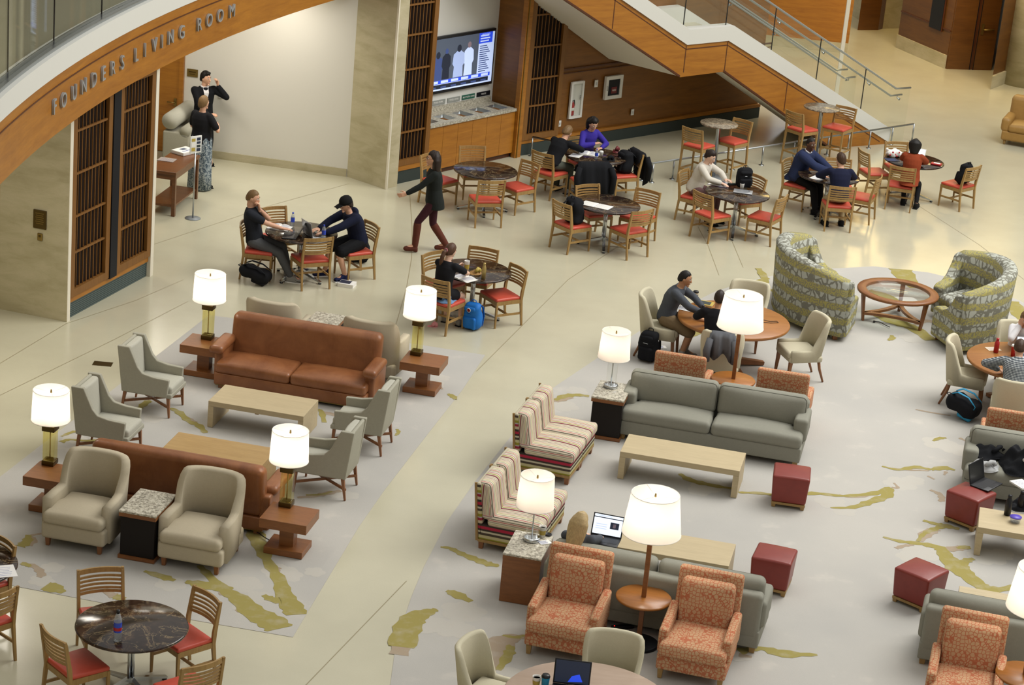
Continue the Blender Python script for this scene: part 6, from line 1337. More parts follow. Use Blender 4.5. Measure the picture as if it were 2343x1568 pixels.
def sit(ch, label, P, dy=-.04):
    'seat a person on a chair already placed'
    loc = ch.location if hasattr(ch, 'location') else ch[0]; rz = ch.rotation_euler.z if hasattr(ch, 'location') else ch[1]
    Q = dict(pz=.61, s=.98, py=dy, sit=True, deg=False, foot={1: (.13, .33, .085), -1: (-.13, .33, .085)}); Q.update({k: v for k, v in P.items() if k == 'py'}); fy = Q['py']+.38; Q['foot'] = {1: (.13, fy, .085), -1: (-.13, fy, .085)}; Q.update(P); return person(label, Vector((loc.x, loc.y, 0)), rz, Q)
both = lambda a, b: {1: a, -1: b}
# ---- standing
p1, I1 = person('person in a black suit and white shirt standing, one hand raised near the mouth', at(460, 374), -62, dict(pz=.93, s=1.0, skin='skin_light', hairm='hair_black', hair='quiff', top='suit_black', topname='suit_jacket', coat=.10, fit=.02, collar='shirt_white', bottom='trouser_black', shoes='shoe_black', yaw=30, pitch=-2,
    hand=both((.02, .33, .98), ('head', -.14, .17, -.12)), hdir=both((-.7, .5, .2), (.1, .1, 1)), palm=both((0, -.3, -1), (.9, 0, 0)), curl=both(.7, 1.2), elb=both((.6, -.5, -.6), (-.5, .3, -.9)), foot=both((.11, .02, .085), (-.11, .05, .085)), knee=both((.1, 1, 0), (-.1, 1, 0))))
p2, I2 = person('person in a black top and long patterned skirt standing with their back turned', at(456, 432), 62, dict(pz=.89, s=.98, fem=True, skin='skin_light', hairm='hair_sandy', hair='short', top='tee_black', topname='top', sleeve=.75, hem=-.1, fit=.04, thick=.022, skirt='skirt_print', shoes='shoe_black',
    hand=both((.17, .24, 1.10), (-.12, .26, .98)), hdir=both((-.5, .3, .5), (.6, .4, .2)), palm=both((-.8, 0, 0), (0, 0, 1)), curl=both(1.0, .9), elb=both((.8, -.5, -.6), (-.9, -.5, -.5)), foot=both((.1, 0, .085), (-.1, .0, .085)), yaw=-8))
p3, I3 = person('person with long dark hair walking left in a dark jacket and tall brown boots', at(984, 576), 188, dict(pz=.91, s=1.02, fem=True, skin='skin_light', hairm='hair_dark', hair='long', glasses=True, top='jacket_dark', topname='jacket', coat=.16, fit=.02, bottom='leggings_plum', legfit=.004, boots='boots_brown', lean=4, yaw=0,
    hand=both((.18, -.12, .80), (-.20, .52, .98)), hdir=both((0, .4, -1), (0, .9, -.3)), palm=both((-1, 0, 0), (1, 0, 0)), curl=both(1.2, .5), elb=both((.3, -1, -.1), (-.3, -.8, -.6)), foot=both((.07, -.26, .11), (-.07, .26, .11)), knee=both((.1, 1, 0), (-.1, 1, .1)), toe=both((.05, 1, .0), (-.1, 1, .05))))
# ---- seated at the marble tables
sit(MC, 'person in a dark tee leaning back, chin on one hand, black laptop on the knees', dict(skin='skin_light', hairm='hair_sandy', hair='crop', top='tee_charcoal', topname='tee', sleeve=.72, bottom='trouser_grey', shoes='shoe_grey', sole='paper', lean=-9, pitch=-14, yaw=-6, s=1.02, dy=.0,
    hand=both((.06, .40, .80), ('head', .02, .15, -.13)), hdir=both((-.2, 1, -.1), (.2, -.2, 1)), palm=both((0, 0, -1), (.3, -.6, .3)), curl=both(.3, 1.5), elb=both((.8, -.4, -.5), (-.6, .6, -.8)), foot=both((.13, .52, .085), (-.08, .46, .085))), dy=-.09)
sit(CC_, 'person in a black cap and navy hoodie typing at the table', dict(skin='skin_light', hairm='hair_dark', hair='short', cap=True, top='hoodie_navy', topname='hoodie', hood=True, fit=.03, thick=.02, bottom='shorts_black', botname='shorts', leglen=.9, legfit=.03, shoes='shoe_navy', sole='paper', lean=22, curve=.03, pitch=-16,
    hand=both((.12, .58, .80), (-.12, .60, .80)), hdir=both((-.2, 1, -.05), (.2, 1, -.05)), elb=both((.9, -.1, -.1), (-.9, -.1, -.1)), foot=both((.16, .42, .085), (-.14, .22, .085)), curl=both(.5, .5)))
sit(PC, 'person with a brown ponytail and black tee writing beside a coffee cup', dict(skin='skin_pale', fem=True, s=.94, pz=.60, hairm='hair_auburn', hair='pony', top='tee_black', topname='tee', sleeve=.7, bottom='shorts_black', botname='shorts', leglen=.5, legfit=.02, shoes='shoe_grey', lean=12, pitch=-18, yaw=-12,
    hand=both((.10, .40, .79), (-.08, .55, .81)), hdir=both((-.4, 1, -.05), (-.2, 1, 0)), elb=both((.9, -.1, -.1), (-.9, -.1, -.1)), curl=both(1.0, .9), palm=both((0, 0, -1), (.8, 0, -.3))), dy=-.08)
sit(BCh, 'person with sandy hair in a black sweater leaning over an open book', dict(skin='skin_light', hairm='hair_sandy', hair='short', top='sweater_black', bottom='trouser_green', shoes='shoe_grey', lean=38, curve=.03, pitch=-34,
    hand=both((.10, .66, .80), (-.10, .60, .80)), hdir=both((-.5, 1, 0), (.4, 1, 0)), elb=both((.9, -.1, -.1), (-.9, -.1, -.1))), dy=.02)
sit(UC, 'person with dark hair in a purple knit leaning on both elbows over the table', dict(skin='skin_light', fem=True, s=.97, hairm='hair_black', hair='bob', top='purple_knit', fit=.022, bottom='trouser_black', shoes='shoe_black', lean=16, pitch=-26, yaw=-8,
    hand=both((.06, .32, .88), (-.07, .36, .80)), hdir=both((-.8, .2, .2), (.9, .3, .05)), elb=both((.9, .2, -.5), (-.9, .2, -.5)), curl=both(.9, .6)))
sit(WC, 'person with tied dark hair in a white sweater reading a thick book', dict(skin='skin_pale', fem=True, s=.98, hairm='hair_dark', hair='bun', top='white_knit', fit=.025, thick=.018, bottom='trouser_mauve', shoes='shoe_black', lean=20, pitch=-24, yaw=-10,
    hand=both((.12, .48, .80), (-.02, .50, .84)), hdir=both((.1, 1, -.1), (.2, 1, 0)), elb=both((.9, -.1, -.1), (-.9, -.1, -.1))))
sit(JC, 'person in a navy jacket and black trousers resting both arms on the table', dict(skin='skin_dark', hairm='hair_black', hair='crop', top='coat_navy', topname='jacket', fit=.05, thick=.034, coat=.2, collar='shirt_white', bottom='trouser_black', shoes='shoe_black', lean=16, curve=.02, pitch=-4, yaw=-30,
    hand=both((.02, .50, .80), (-.06, .56, .80)), hdir=both((-1, .35, 0), (.9, .4, 0)), elb=both((.9, -.1, -.1), (-.9, -.1, -.1)), foot=both((.22, .46, .085), (-.06, .44, .085))))
sit(SC, 'person in a navy sweater and beige trousers seen from behind', dict(skin='skin_light', hairm='hair_brown', hair='short', top='sweater_navy', fit=.022, bottom='chino_beige', shoes='shoe_black', lean=18, pitch=-6, yaw=28, py=-.04,
    hand=both((.14, .46, .80), (-.20, .44, .80)), hdir=both((-.6, 1, 0), (.5, 1, 0)), elb=both((.9, -.1, -.1), (-.9, -.1, -.1)), foot=both((.16, .18, .085), (-.14, .1, .085))))
sit(RC, 'person with a dark bob in a rust sweater working at a white laptop', dict(skin='skin_tan', fem=True, hairm='hair_black', hair='bob', top='knit_rust', topname='cardigan', fit=.03, thick=.02, coat=.3, hem=-.1, bottom='leggings_black', legfit=.004, shoes='shoe_black', lean=6, pitch=-10, px=.13, py=-.04, pz=.60, s=.94,
    hand=both((.25, .42, .80), (.01, .44, .80)), elb=both((.9, -.1, -.1), (-.9, -.1, -.1)), foot=both((.30, .12, .085), (.05, .25, .085))))
# ---- seated in the carpeted lounge
sit((EC, D(-12)-PI/2), 'person with earphones in a grey sweater and khaki shorts typing on a laptop', dict(skin='skin_tan', hairm='hair_black', hair='crop', earbuds=True, top='sweater_grey', fit=.022, bottom='shorts_khaki', botname='shorts', leglen=.95, legfit=.03, shoes='shoe_grey', sock='sock_grey', lean=18, curve=.03, pitch=-12, pz=.63,
    hand=both((.12, .60, .79), (-.10, .56, .80)), hdir=both((-.2, 1, -.05), (.3, 1, -.05)), elb=both((.9, -.1, -.1), (-.9, -.1, -.1)), foot=both((.12, .34, .085), (-.12, .36, .085))), dy=.06)
sit((TC, D(84)-PI/2), 'person in a black tee at the round table, mostly behind the lamp shade', dict(skin='skin_tan', hairm='hair_dark', hair='crop', top='tee_black', topname='tee', sleeve=.75, bottom='trouser_black', shoes='shoe_black', lean=16, pitch=-12, pz=.63,
    px=-.12, hand=both((.06, .52, .79), (-.26, .52, .79)), elb=both((.9, -.1, -.1), (-.9, -.1, -.1))), dy=.1)
sit((g2.location+RZ(g2.rotation_euler.z) @ V3(-.94, .07, 0), g2.rotation_euler.z), 'person with long straight blonde hair on the grey sofa, seen from behind', dict(skin='skin_pale', fem=True, hairm='hair_blonde', hair='long', top='sweater_grey', topname='sweater', bottom='trouser_black', shoes='shoe_black', lean=-17, pitch=-18, yaw=-16, pz=.45, s=.92,
    hand=both((.16, .34, .66), (-.02, .36, .66)), elb=both((.9, -.1, -.1), (-.9, -.1, -.1)), foot=both((.12, .62, .085), (-.12, .62, .085))), dy=-.02)
sit((WLC, D(-95)-PI/2), 'person in a white shirt leaning on one hand at the table on the right edge', dict(skin='skin_light', fem=True, hairm='hair_sandy', hair='short', top='shirt_white', topname='shirt', fit=.025, bottom='trouser_black', shoes='shoe_black', lean=22, pitch=-30, pz=.63,
    hand=both(('head', .07, .07, -.10), (-.2, .5, .79)), hdir=both((-.2, -.1, 1), (.4, 1, 0)), palm=both((-.5, -.5, 0), (0, 0, -1)), elb=both((.7, .5, -.8), (-.9, 0, -.5))), dy=.12)
CCH = [o for o in C.objects if o.get('label', '').startswith('cream chair under the person in the checked')][0]
sit(CCH, 'person in a checked shirt bent over the table at the right edge, seen from behind', dict(skin='skin_light', hairm='hair_brown', hair='short', top='check_shirt', topname='shirt', fit=.03, bottom='trouser_black', shoes='shoe_black', lean=38, curve=.04, pitch=-30, pz=.63, yaw=0,
    hand=both((.2, .55, .79), (-.24, .5, .79)), elb=both((.9, -.1, -.1), (-.9, -.1, -.1)), foot=both((.14, .2, .085), (-.2, .0, .085))), dy=.14)
LCH = [o for o in C.objects if o.get('label', '').startswith('lower of two dining chairs')][0]
sit(LCH, 'person in a lilac shirt at the left edge, mostly outside the picture', dict(skin='skin_light', fem=True, hairm='hair_brown', hair='long', top='shirt_lilac', topname='shirt', fit=.03, bottom='leggings_black', shoes='shoe_black', lean=10, pitch=-15,
    hand=both((.16, .45, .80), (-.14, .45, .80)), elb=both((.9, -.1, -.1), (-.9, -.1, -.1))), dy=.0)
# ---------------------------------------------------------------- small things
def hd_from(a, b):      # rz whose local +x runs along the image direction from pixel a to pixel b on the table plane
    return math.atan2(b.y-a.y, b.x-a.x)
def laptop(label, loc, rz, body='silver', screen='screen_white', ang=108, w=.33, d=.23, pic=None):
    t = thing('laptop', label, 'laptop', loc, rz); mb = MB(); mb.rbox((0, 0, .009), (w, d, .016), body, .006, 1); mb.build('base', t)
    mb = MB(); mb.rbox((0, .01, .0178), (w*.9, d*.5, .0016), 'black_plastic', .0006, 1, 0, None, None, False); mb.rbox((0, -d*.34, .0178), (w*.3, d*.22, .0014), body, .0005, 1, 0, None, None, False); mb.build('keyboard', t)
    a = D(180-ang); M = TR(0, d/2-.004, .016) @ Matrix.Rotation(a-PI/2, 4, 'X')   # lid hinged at the rear edge
    mb = MB(); mb.rbox((0, .004, d/2), (w, .008, d), body, .004, 1, 0, None, M); o = mb.build('lid', t); mb = MB(); mb.add([tuple(M @ Vector(p)) for p in ((-w*.46, -.0012, .015), (w*.46, -.0012, .015), (w*.46, -.0012, d-.012), (-w*.46, -.0012, d-.012))], [(0, 1, 2, 3)], screen)
    if pic: pic(mb, M, w, d)
    mb.build('screen', o); return t
def bottle(label, loc, kind='water', h=.22, r=.032):
    t = thing('bottle', label, 'bottle', loc)
    if kind == 'water':
        mb = MB(); mb.lathe([(0, 0), (r, .004), (r, h*.68), (r*.55, h*.86), (r*.42, h*.9)], 'bottle_plastic', 16); mb.build('body', t); mb = MB(); mb.lathe([(r*.45, h*.9), (r*.45, h), (0, h)], 'blue_label' if h < .28 else 'black_plastic', 12); mb.build('cap', t)
        mb = MB(); mb.lathe([(r+.001, h*.3), (r+.001, h*.62)], 'blue_label', 16); mb.f = mb.f[:16]; mb.mi = mb.mi[:16]; mb.sm = mb.sm[:16]; o = mb.build('label', t)
        if h > .28: mb = MB(); mb.lathe([(r+.002, h*.36), (r+.002, h*.46)], 'red_plastic', 16); mb.f = mb.f[:16]; mb.mi = mb.mi[:16]; mb.sm = mb.sm[:16]; mb.build('label_band', o)
    else:
        m, mc = {'gold': ('gold_metal', 'gold_metal'), 'black': ('black_plastic', 'black_plastic'), 'red': ('red_clear', 'red_plastic')}[kind]
        mb = MB(); mb.lathe([(0, 0), (r, .004), (r, h*.62), (r*.85, h*.72), (r*.6, h*.82), (r*.55, h*.86)], m if kind != 'red' else 'red_plastic', 18); mb.build('body', t); mb = MB(); mb.lathe([(r*.62, h*.86), (r*.62, h*.98), (0, h)], mc, 14); mb.build('cap', t)
    return t
def cup(label, loc, body='paper', band=None, lid=None, h=.14, r=.042):
    t = thing('paper_cup', label, 'cup', loc); mb = MB(); mb.lathe([(0, 0), (r*.74, 0), (r*.98, h), (r, h+.004), (r*.93, h), (r*.72, .012), (0, .012)], body, 20); mb.build('body', t)
    if band: mb = MB(); mb.lathe([(r*.815, h*.28), (r*.93, h*.7)], band, 20); mb.f = mb.f[:20]; mb.mi = mb.mi[:20]; mb.sm = mb.sm[:20]; mb.build('sleeve', t)
    mb = MB()
    if lid: mb.lathe([(r*1.04, h-.004), (r*1.04, h+.006), (r*.9, h+.014), (r*.85, h+.022), (0, h+.02)], lid, 20); mb.build('lid', t)
    else: mb.lathe([(0, h*.86), (r*.92, h*.86)], 'espresso', 20); mb.build('coffee', t)
    return t
def book(label, loc, rz, sz, cover='paper', closed=True, name='book', art=None):
    t = thing(name, label, 'book', loc, rz); w, d, h = sz
    if closed:
        mb = MB(); mb.box((0, 0, h/2), (w-.006, d-.006, h-.006), 'paper'); mb.build('pages', t); mb = MB(); mb.box((0, 0, h-.002), (w, d, .004), cover); mb.box((0, 0, .002), (w, d, .004), cover); mb.box((-w/2+.002, 0, h/2), (.004, d, h), cover); mb.build('cover', t)
        if art: mb = MB(); mb.box((w*art[1], d*art[2], h+.0007), (w*art[3], d*art[4], .0014), art[0]); mb.build('cover_art', t)
    else:
        n = 10; mb = MB()
        for s in (-1, 1):
            r = []
            for i in range(n+1): u = i/n; x = s*u*w/2; z = h*(math.sin(PI*min(1, u*1.25+.1))**.6*.8+.2)*(1-.35*u) if i else h*.45; r.append([(x, -d/2, .001), (x, d/2, .001), (x, d/2, z), (x, -d/2, z)])
            mb.loft(r if s > 0 else r[::-1], 'paper', None, True, False)
        mb.build('pages', t); mb = MB(); mb.box((0, 0, .0005), (w+.01, d+.01, .001), cover); mb.build('cover', t)
        for s in (-1, 1):
            mb = MB()
            for k in range(7): mb.box((s*w*.27, -d*.36+d*.11*k, h*.98+.003), (w*.36, .004, .001), 'tv_text')
            mb.build('printed_lines', t)
    return t
def sheets(label, loc, rz, sz, name='paper_sheet', m='paper', n=1):
    t = thing(name, label, 'paper', loc, rz); mb = MB()
    mb.box((0, 0, sz[2]/2), sz, m); mb.build('sheet', t); mb = MB()
    for k in range(6): mb.box((-.02, -sz[1]*.36+sz[1]*.13*k, sz[2]+.0005), (sz[0]*(.6+.1*(k % 3)), .004, .001), 'tv_text')
    mb.build('printed_lines', t); return t
def backpack(label, loc, rz, m='black_fabric', tilt=0.0, sz=(.3, .2, .44), m2=None, logo=None, roll=0.0, patch=None):
    t = thing('backpack', label, 'backpack', loc, rz); w, d, h = sz; T = Matrix.Rotation(tilt, 4, 'X') @ Matrix.Rotation(roll, 4, 'Y')
    def ok(mb, nm):
        lo = min(v[2] for v in mb.v); return mb
    parts = []
    mb = MB(); mb.rbox((0, 0, h/2), (w, d, h), m, .075, 3, 4, lambda p, u: (p.x*(1-.16*max(0, u[2])**2)+.012*math.sin(p.z*23+p.y*9), p.y*(1+.12*(1-u[2]))+.010*math.sin(p.z*31+p.x*17), p.z), T); parts.append((mb, 'bag'))
    mb = MB(); mb.rbox((0, d*.55, h*.30), (w*.78, d*.4, h*.46), m2 or m, .045, 3, 3, lambda p, u: (p.x, p.y+.008*math.sin(p.x*40), p.z), T); parts.append((mb, 'front_pocket'))
    mb = MB(); mb.rbox((0, d*.35, h*.80), (w*.74, d*.55, h*.2), m, .04, 3, 2, None, T); parts.append((mb, 'flap'))
    mb = MB(); mb.tube([T @ Vector(p) for p in ((-.04, -d*.2, h*.97), (-.035, -d*.2, h*1.06), (0, -d*.2, h*1.08), (.035, -d*.2, h*1.06), (.04, -d*.2, h*.97))], .009, m, 6, True, .6); parts.append((mb, 'handle'))
    for s in (-1, 1): mb = MB(); mb.tube([T @ Vector(p) for p in ((s*w*.22, -d*.5, h*.9), (s*w*.3, -d*.85, h*.75), (s*w*.34, -d*.9, h*.4), (s*w*.4, -d*.55, h*.1), (s*w*.46, -d*.35, .05))], [.026, .028, .024, .012, .01], m2 or m, 8, True, .3); parts.append((mb, 'strap'))
    mb = MB(); mb.tube([T @ Vector(p) for p in ((-w*.36, d*.42, h*.62), (0, d*.60, h*.66), (w*.36, d*.42, h*.62))], .006, 'silver' if m == 'black_fabric' else 'blue_dark', 5); parts.append((mb, 'zip'))
    if logo: mb = MB(); mb.lathe([(0, 0), (.034, 0), (.034, .004), (0, .004)], logo, 18, (0, 0, 0), 1, 1, True, T @ TR(0, d*.64, h*.80) @ Matrix.Rotation(-PI/2, 4, 'X')); mb.lathe([(.027, .0045), (.020, .0045)], 'red_plastic', 18, (0, 0, 0), 1, 1, True, T @ TR(0, d*.64, h*.80) @ Matrix.Rotation(-PI/2, 4, 'X')); parts.append((mb, 'badge'))
    if patch: mb = MB(); mb.rbox((.02, d*.78, h*.3), (.09, .012, .06), patch, .005, 1, 0, None, T); parts.append((mb, 'patch'))
    lo = min(v[2] for mb, _ in parts for v in mb.v)
    for mb, nm in parts: mb.v = [(x, y, z-lo+.002) for x, y, z in mb.v]; mb.build(nm, t)
    return t
def drape(label, ch, m, w=.52, front=.2, back=.5, top=.875, y0=-.37, y1=-.215, name='coat', bulge=.03, dz=0.0, sleeves=True, cat='coat'):
    'garment hung over a chair back: an inverted U with folds'
    loc = ch.location if hasattr(ch, 'location') else ch[0]; rz = ch.rotation_euler.z if hasattr(ch, 'location') else ch[1]
    t = thing(name, label, cat, Vector((loc.x, loc.y, 0)), rz); n = 28; out, inn = [], []
    prof = [(y0-.02, top-back), (y0-.015, top-back*.6), (y0, top-back*.2), (y0+.02, top-.02), ((y0+y1)/2, top+.012), (y1-.02, top-.02), (y1, top-front*.5), (y1+.01, top-front)]
    rings = []
    for i in range(n+1):
        u = -1+2*i/n; row = []; k = len(prof)
        for j, (y, z) in enumerate(prof):
            f = abs(j-4)/4; wv = bulge*f*math.sin(u*7+j*.6)+.012*f*math.sin(u*17+j); yy = y+(wv-.02*f if j < 4 else -wv*.4+.015*f); zz = z+(.05*f*math.sin(u*5+1) if j in (0, 7) else 0)-(.045 if abs(u) > .9 and 2 < j < 6 else 0); row.append((u*w/2*(1+.12*f), yy, zz+dz))
        th = .014; inner = [(x, yy+(th if j < 4 else (-th if j > 4 else 0)), zz-(th if 2 < j < 6 else 0)) for j, (x, yy, zz) in enumerate(row)]
        rings.append(row+inner[::-1])
    mb = MB(); mb.loft(rings, m); mb.build('body', t)
    if sleeves:
        for s in (-1, 1): mb = MB(); mb.tube([(s*w*.47, y0+.0, top-.08), (s*w*.56, y0-.05, top-.25), (s*w*.52, y0-.055, top-.25-back*.45)], [.05, .055, .045], m, 10); mb.build('sleeve', t)
    return t
def heap(label, loc, rz, m, sz, name, cat, seed=1, m2=None):
    'crumpled cloth lying in a heap'
    t = thing(name, label, cat, loc, rz); w, d, h = sz; rd = random.Random(seed); ph = [rd.uniform(0, 6) for _ in range(6)]; n = 30; mb = MB(); vs = []
    for j in range(n+1):
        for i in range(n+1):
            u, v = -1+2*i/n, -1+2*j/n; r = math.hypot(u, v); k = max(0, 1-r**2.6*.8); z = h*k*(.66+.2*math.sin(4*u+ph[0]+2*v)+.12*math.sin(7*v+ph[1]-3*u)+.05*math.sin(12*u+ph[2]+9*v)); sc = 1/max(1, r**.55) if r > 1 else 1
            vs.append((u*w/2*sc*(1+.08*math.sin(4*math.atan2(v, u)+ph[3])), v*d/2*sc*(1+.1*math.sin(3*math.atan2(v, u)+ph[4])), max(.006, z)))
    N = n+1; fs = [(j*N+i, j*N+i+1, (j+1)*N+i+1, (j+1)*N+i) for j in range(n) for i in range(n)]; mb.add(vs, fs, m, True); b = [(x, y, .002) for x, y, z in vs]; 
    rim = [i for i in range(N)]+[j*N+n for j in range(1, N)]+[n*N+i for i in range(n-1, -1, -1)]+[j*N for j in range(n-1, 0, -1)]
    k0 = len(mb.v); mb.v += [(vs[i][0], vs[i][1], .001) for i in rim]; q = len(rim)
    for a in range(q): mb.f.append((rim[a], k0+a, k0+(a+1) % q, rim[(a+1) % q])); mb.mi.append(0); mb.sm.append(True)
    mb.f.append(tuple(k0+a for a in range(q))); mb.mi.append(0); mb.sm.append(False); mb.build('cloth', t)
    mb = MB(); mb.tube([(w*.18*math.cos(a)+w*.1, -d*.3+.1*d*math.sin(a*2), h*.55+.05*math.sin(a)) for a in (0, .7, 1.5, 2.4, 3.1)], [.03, .034, .032, .028, .022], m2 or m, 8); mb.build('sleeve', t); return t
TZ, WZ, CZ = .742, .722, .372
LNE = F_
# front left table
bottle('clear water bottle with a blue and red label on the near marble table', at(268.5, 1466, TZ), 'water', .33, .04)
sheets('white sheet held by the person in lilac at the left edge', at(12, 1308, TZ), .4, (.21, .28, .004))
# two men with laptops
book('open white binder with a pen on the table of the two men', at(640, 521, TZ), D(-12), (.34, .27, .03), 'grey_sign', False, 'binder')
bottle('small water bottle at the back of the table of the two men', at(669, 517, TZ), 'water', .22, .031)
bottle('small water bottle with blue cap near the front of the table of the two men', at(740, 546, TZ), 'water', .22, .031)
t = thing('phone', 'white phone on the table of the two men', 'phone', at(676, 534, TZ), D(10)); mb = MB(); mb.rbox((0, 0, .005), (.075, .15, .009), 'white_plastic', .004, 1); mb.build('body', t); mb = MB(); mb.box((0, 0, .0102), (.066, .13, .001), 'screen_dark'); mb.build('screen', t)
rz2 = CC_.rotation_euler.z; q = Vector((CC_.location.x, CC_.location.y, 0))+RZ(rz2) @ V3(0, .72, 0)
laptop('silver laptop seen edge on in front of the person in the black cap', (q.x, q.y, TZ), rz2, 'silver', 'screen_dark', 100)
q = at(664, 541, TZ)
laptop('black laptop on the knees of the person leaning back', q, MC.rotation_euler.z, 'black_plastic', 'screen_dark', 118, .33, .22)
backpack('flat black backpack lying on the floor in front of the two men', at(617, 655), D(75), 'black_fabric', -1.35, (.28, .16, .5))
backpack('black bag lying under the chair of the person in the cap', at(822, 606), D(10), 'black_fabric', -1.3, (.34, .18, .36))
book('thick white and dark textbook lying on the floor beside the two men', at(794, 654), D(-12), (.25, .2, .055), 'paper', True, 'textbook', ('tv_dark', -.12, .05, .7, .75))
# ponytail table
cup('white and yellow paper cup in front of the person with the ponytail', at(1067, 622, TZ), 'paper', 'cup_yellow', None, .17)
bottle('gold metal bottle on the table of the person with the ponytail', at(1106, 638, TZ), 'gold', .25, .032)
book('open book the person with the ponytail writes in', at(1062, 637, TZ), D(-40), (.34, .24, .02), 'paper', False)
heap('crumpled brown food wrapper between the cup and the gold bottle', at(1087, 626, TZ), .5, 'carton', (.2, .15, .06), 'food_wrapper', 'wrapper', 4, 'cup_yellow')
heap('light blue denim jacket slipping off the chair seat under the ponytail', at(1022, 688, .47), D(-20), 'denim', (.26, .3, .09), 'denim_jacket', 'jacket', 8)
backpack('bright blue backpack with a round red badge on the floor', at(1081, 752), D(150), 'blue_nylon', -.12, (.29, .17, .42), 'blue_nylon', 'paper')
heap('small pink tissue on the floor beside the amber lamp', at(990, 747), .3, 'tissue_pink', (.16, .1, .02), 'tissue', 'tissue', 2)
# studying pair
book('open notebook between the two people studying at the table', at(1348, 352, TZ), D(-10), (.36, .26, .02), 'paper', False, 'notebook')
sheets('white sheet left of the open notebook on the studying table', at(1318, 356, TZ), D(-20), (.2, .26, .003))
bottle('small water bottle with blue label on the studying table', at(1364, 364, TZ), 'water', .19, .03)
cup('small white cup on the studying table', at(1375, 358, TZ), 'paper', None, 'white_plastic', .08, .04)
heap('black pouch on the studying table beside the cup', at(1392, 366, TZ), .2, 'black_fabric', (.24, .18, .05), 'pouch', 'pouch', 5)
heap('small dark red pouch on the far side of the studying table', at(1409, 349, TZ), .2, 'maroon', (.12, .1, .09), 'pouch', 'pouch', 6)
fc = [o for o in C.objects if o.get('label', '').startswith('dining chair with a black coat hanging')][0]; drape('long black coat hanging over the back of the front chair of the studying table', fc, 'black_fabric', .62, .22, .66)
rc_ = [o for o in C.objects if o.get('label', '').startswith('dining chair with a black jacket and backpack')][0]; drape('black jacket hung over the right chair of the studying table', rc_, 'black_fabric', .46, .2, .58)
q = Vector((rc_.location.x, rc_.location.y, 0))+RZ(rc_.rotation_euler.z) @ V3(0, -.02, .465); backpack('black backpack with a white patch on the right chair of the studying table', q, rc_.rotation_euler.z, 'black_fabric', .12, (.34, .2, .40), None, None, 0, 'paper')
# open notebook table
nb = thing('notebook', 'open white notebook alone on the marble table', 'notebook', at(1365, 471, TZ), D(-24)); mb = MB(); mb.rbox((-.13, 0, .006), (.25, .25, .011), 'paper', .003, 1); mb.build('page', nb); mb = MB(); mb.rbox((.13, 0, .006), (.25, .25, .011), 'paper', .003, 1); mb.build('page', nb)
for s_ in (-1, 1):
    mb = MB()
    for k in range(7): mb.box((s_*.13, -.09+.03*k, .0119), (.2, .0025, .0006), 'grey_sign')
    mb.build('ruled_lines', nb)
lc_ = [o for o in C.objects if o.get('label', '').startswith('dining chair with a black backpack on its seat')][0]; q = Vector((lc_.location.x, lc_.location.y, 0))+RZ(lc_.rotation_euler.z) @ V3(.02, .0, .465); backpack('black backpack with a white patch sitting on a chair seat at the open notebook table', q, lc_.rotation_euler.z, 'black_fabric', .1, (.32, .2, .44), None, None, .05, 'paper')
# woman in white
book('thick open book read by the person in the white sweater', at(1645, 422, TZ), D(-20), (.34, .26, .045), 'purple_lid', False)
t = thing('closed_laptop', 'closed silver laptop on the marble table in front of the black backpack', 'laptop', at(1700, 440, TZ), D(-8)); mb = MB(); mb.rbox((0, 0, .010), (.33, .23, .018), 'silver', .006, 1); mb.build('body', t); mb = MB(); mb.box((.1, .05, .0195), (.03, .03, .001), 'black_plastic'); mb.build('emblem', t)
backpack('black backpack standing on the table beside the person in white', at(1700, 428, TZ), D(190), 'black_fabric', -.15, (.28, .16, .36))
cup('white mug in front of the black backpack on the table', at(1697, 433, TZ), 'paper', None, None, .1, .04)
t = thing('glasses_case', 'dark glasses case beside the silver laptop', 'case', at(1674, 424, TZ), .3); mb = MB(); mb.rbox((0, 0, .02), (.15, .06, .04), 'slate', .015, 2); mb.build('lid', t); mb = MB(); mb.rbox((0, 0, .008), (.155, .065, .014), 'black_plastic', .006, 1); mb.build('base', t)
# two men in navy
sheets('white sheets on the table between the two people in navy, nearer the jacket', at(1872, 407, TZ), D(-30), (.22, .3, .003)); sheets('second white sheet farther back on the table of the two people in navy', at(1885, 400, TZ), D(-30), (.2, .26, .003))
# woman in rust
t = thing('gift_bag', 'white plastic bag with large red dots on the marble table', 'bag', at(2044, 358, TZ), .2); mb = MB(); mb.rbox((0, 0, .065), (.3, .2, .13), 'paper', .05, 3, 4, lambda p, u: (p.x+.012*math.sin(p.z*60+p.y*30), p.y+.012*math.sin(p.x*50), p.z+.016*math.sin(p.x*37))); mb.build('bag', t)
for k, (x, z) in enumerate(((-.1, .05), (-.05, .1), (.0, .06), (.07, .1), (.1, .05), (.03, .03))): mb = MB(); ball(mb, (x, -.088, z), (.02, .022, .02), 'red_plastic', None, 10); mb.build('dot', t)
q = Vector((RC.location.x, RC.location.y, 0))+RZ(RC.rotation_euler.z) @ V3(.10, .62, 0); laptop('white laptop with a bright screen in front of the person in rust', (q.x, q.y, TZ), RC.rotation_euler.z-.25, 'white_plastic', 'screen_white', 104)
t = thing('wallet', 'red wallet on the right of the white laptop', 'wallet', at(2142, 377, TZ), D(-20)); mb = MB(); mb.rbox((0, 0, .015), (.2, .13, .03), 'red_plastic', .012, 2); mb.build('cover', t); mb = MB(); mb.rbox((.01, 0, .0315), (.12, .07, .003), 'paper', .001, 1, 0, None, None, False); mb.build('card', t)
sheets('dark folder and papers left of the person in rust', at(2040, 366, TZ), .3, (.24, .2, .008), 'folder', 'tv_dark')
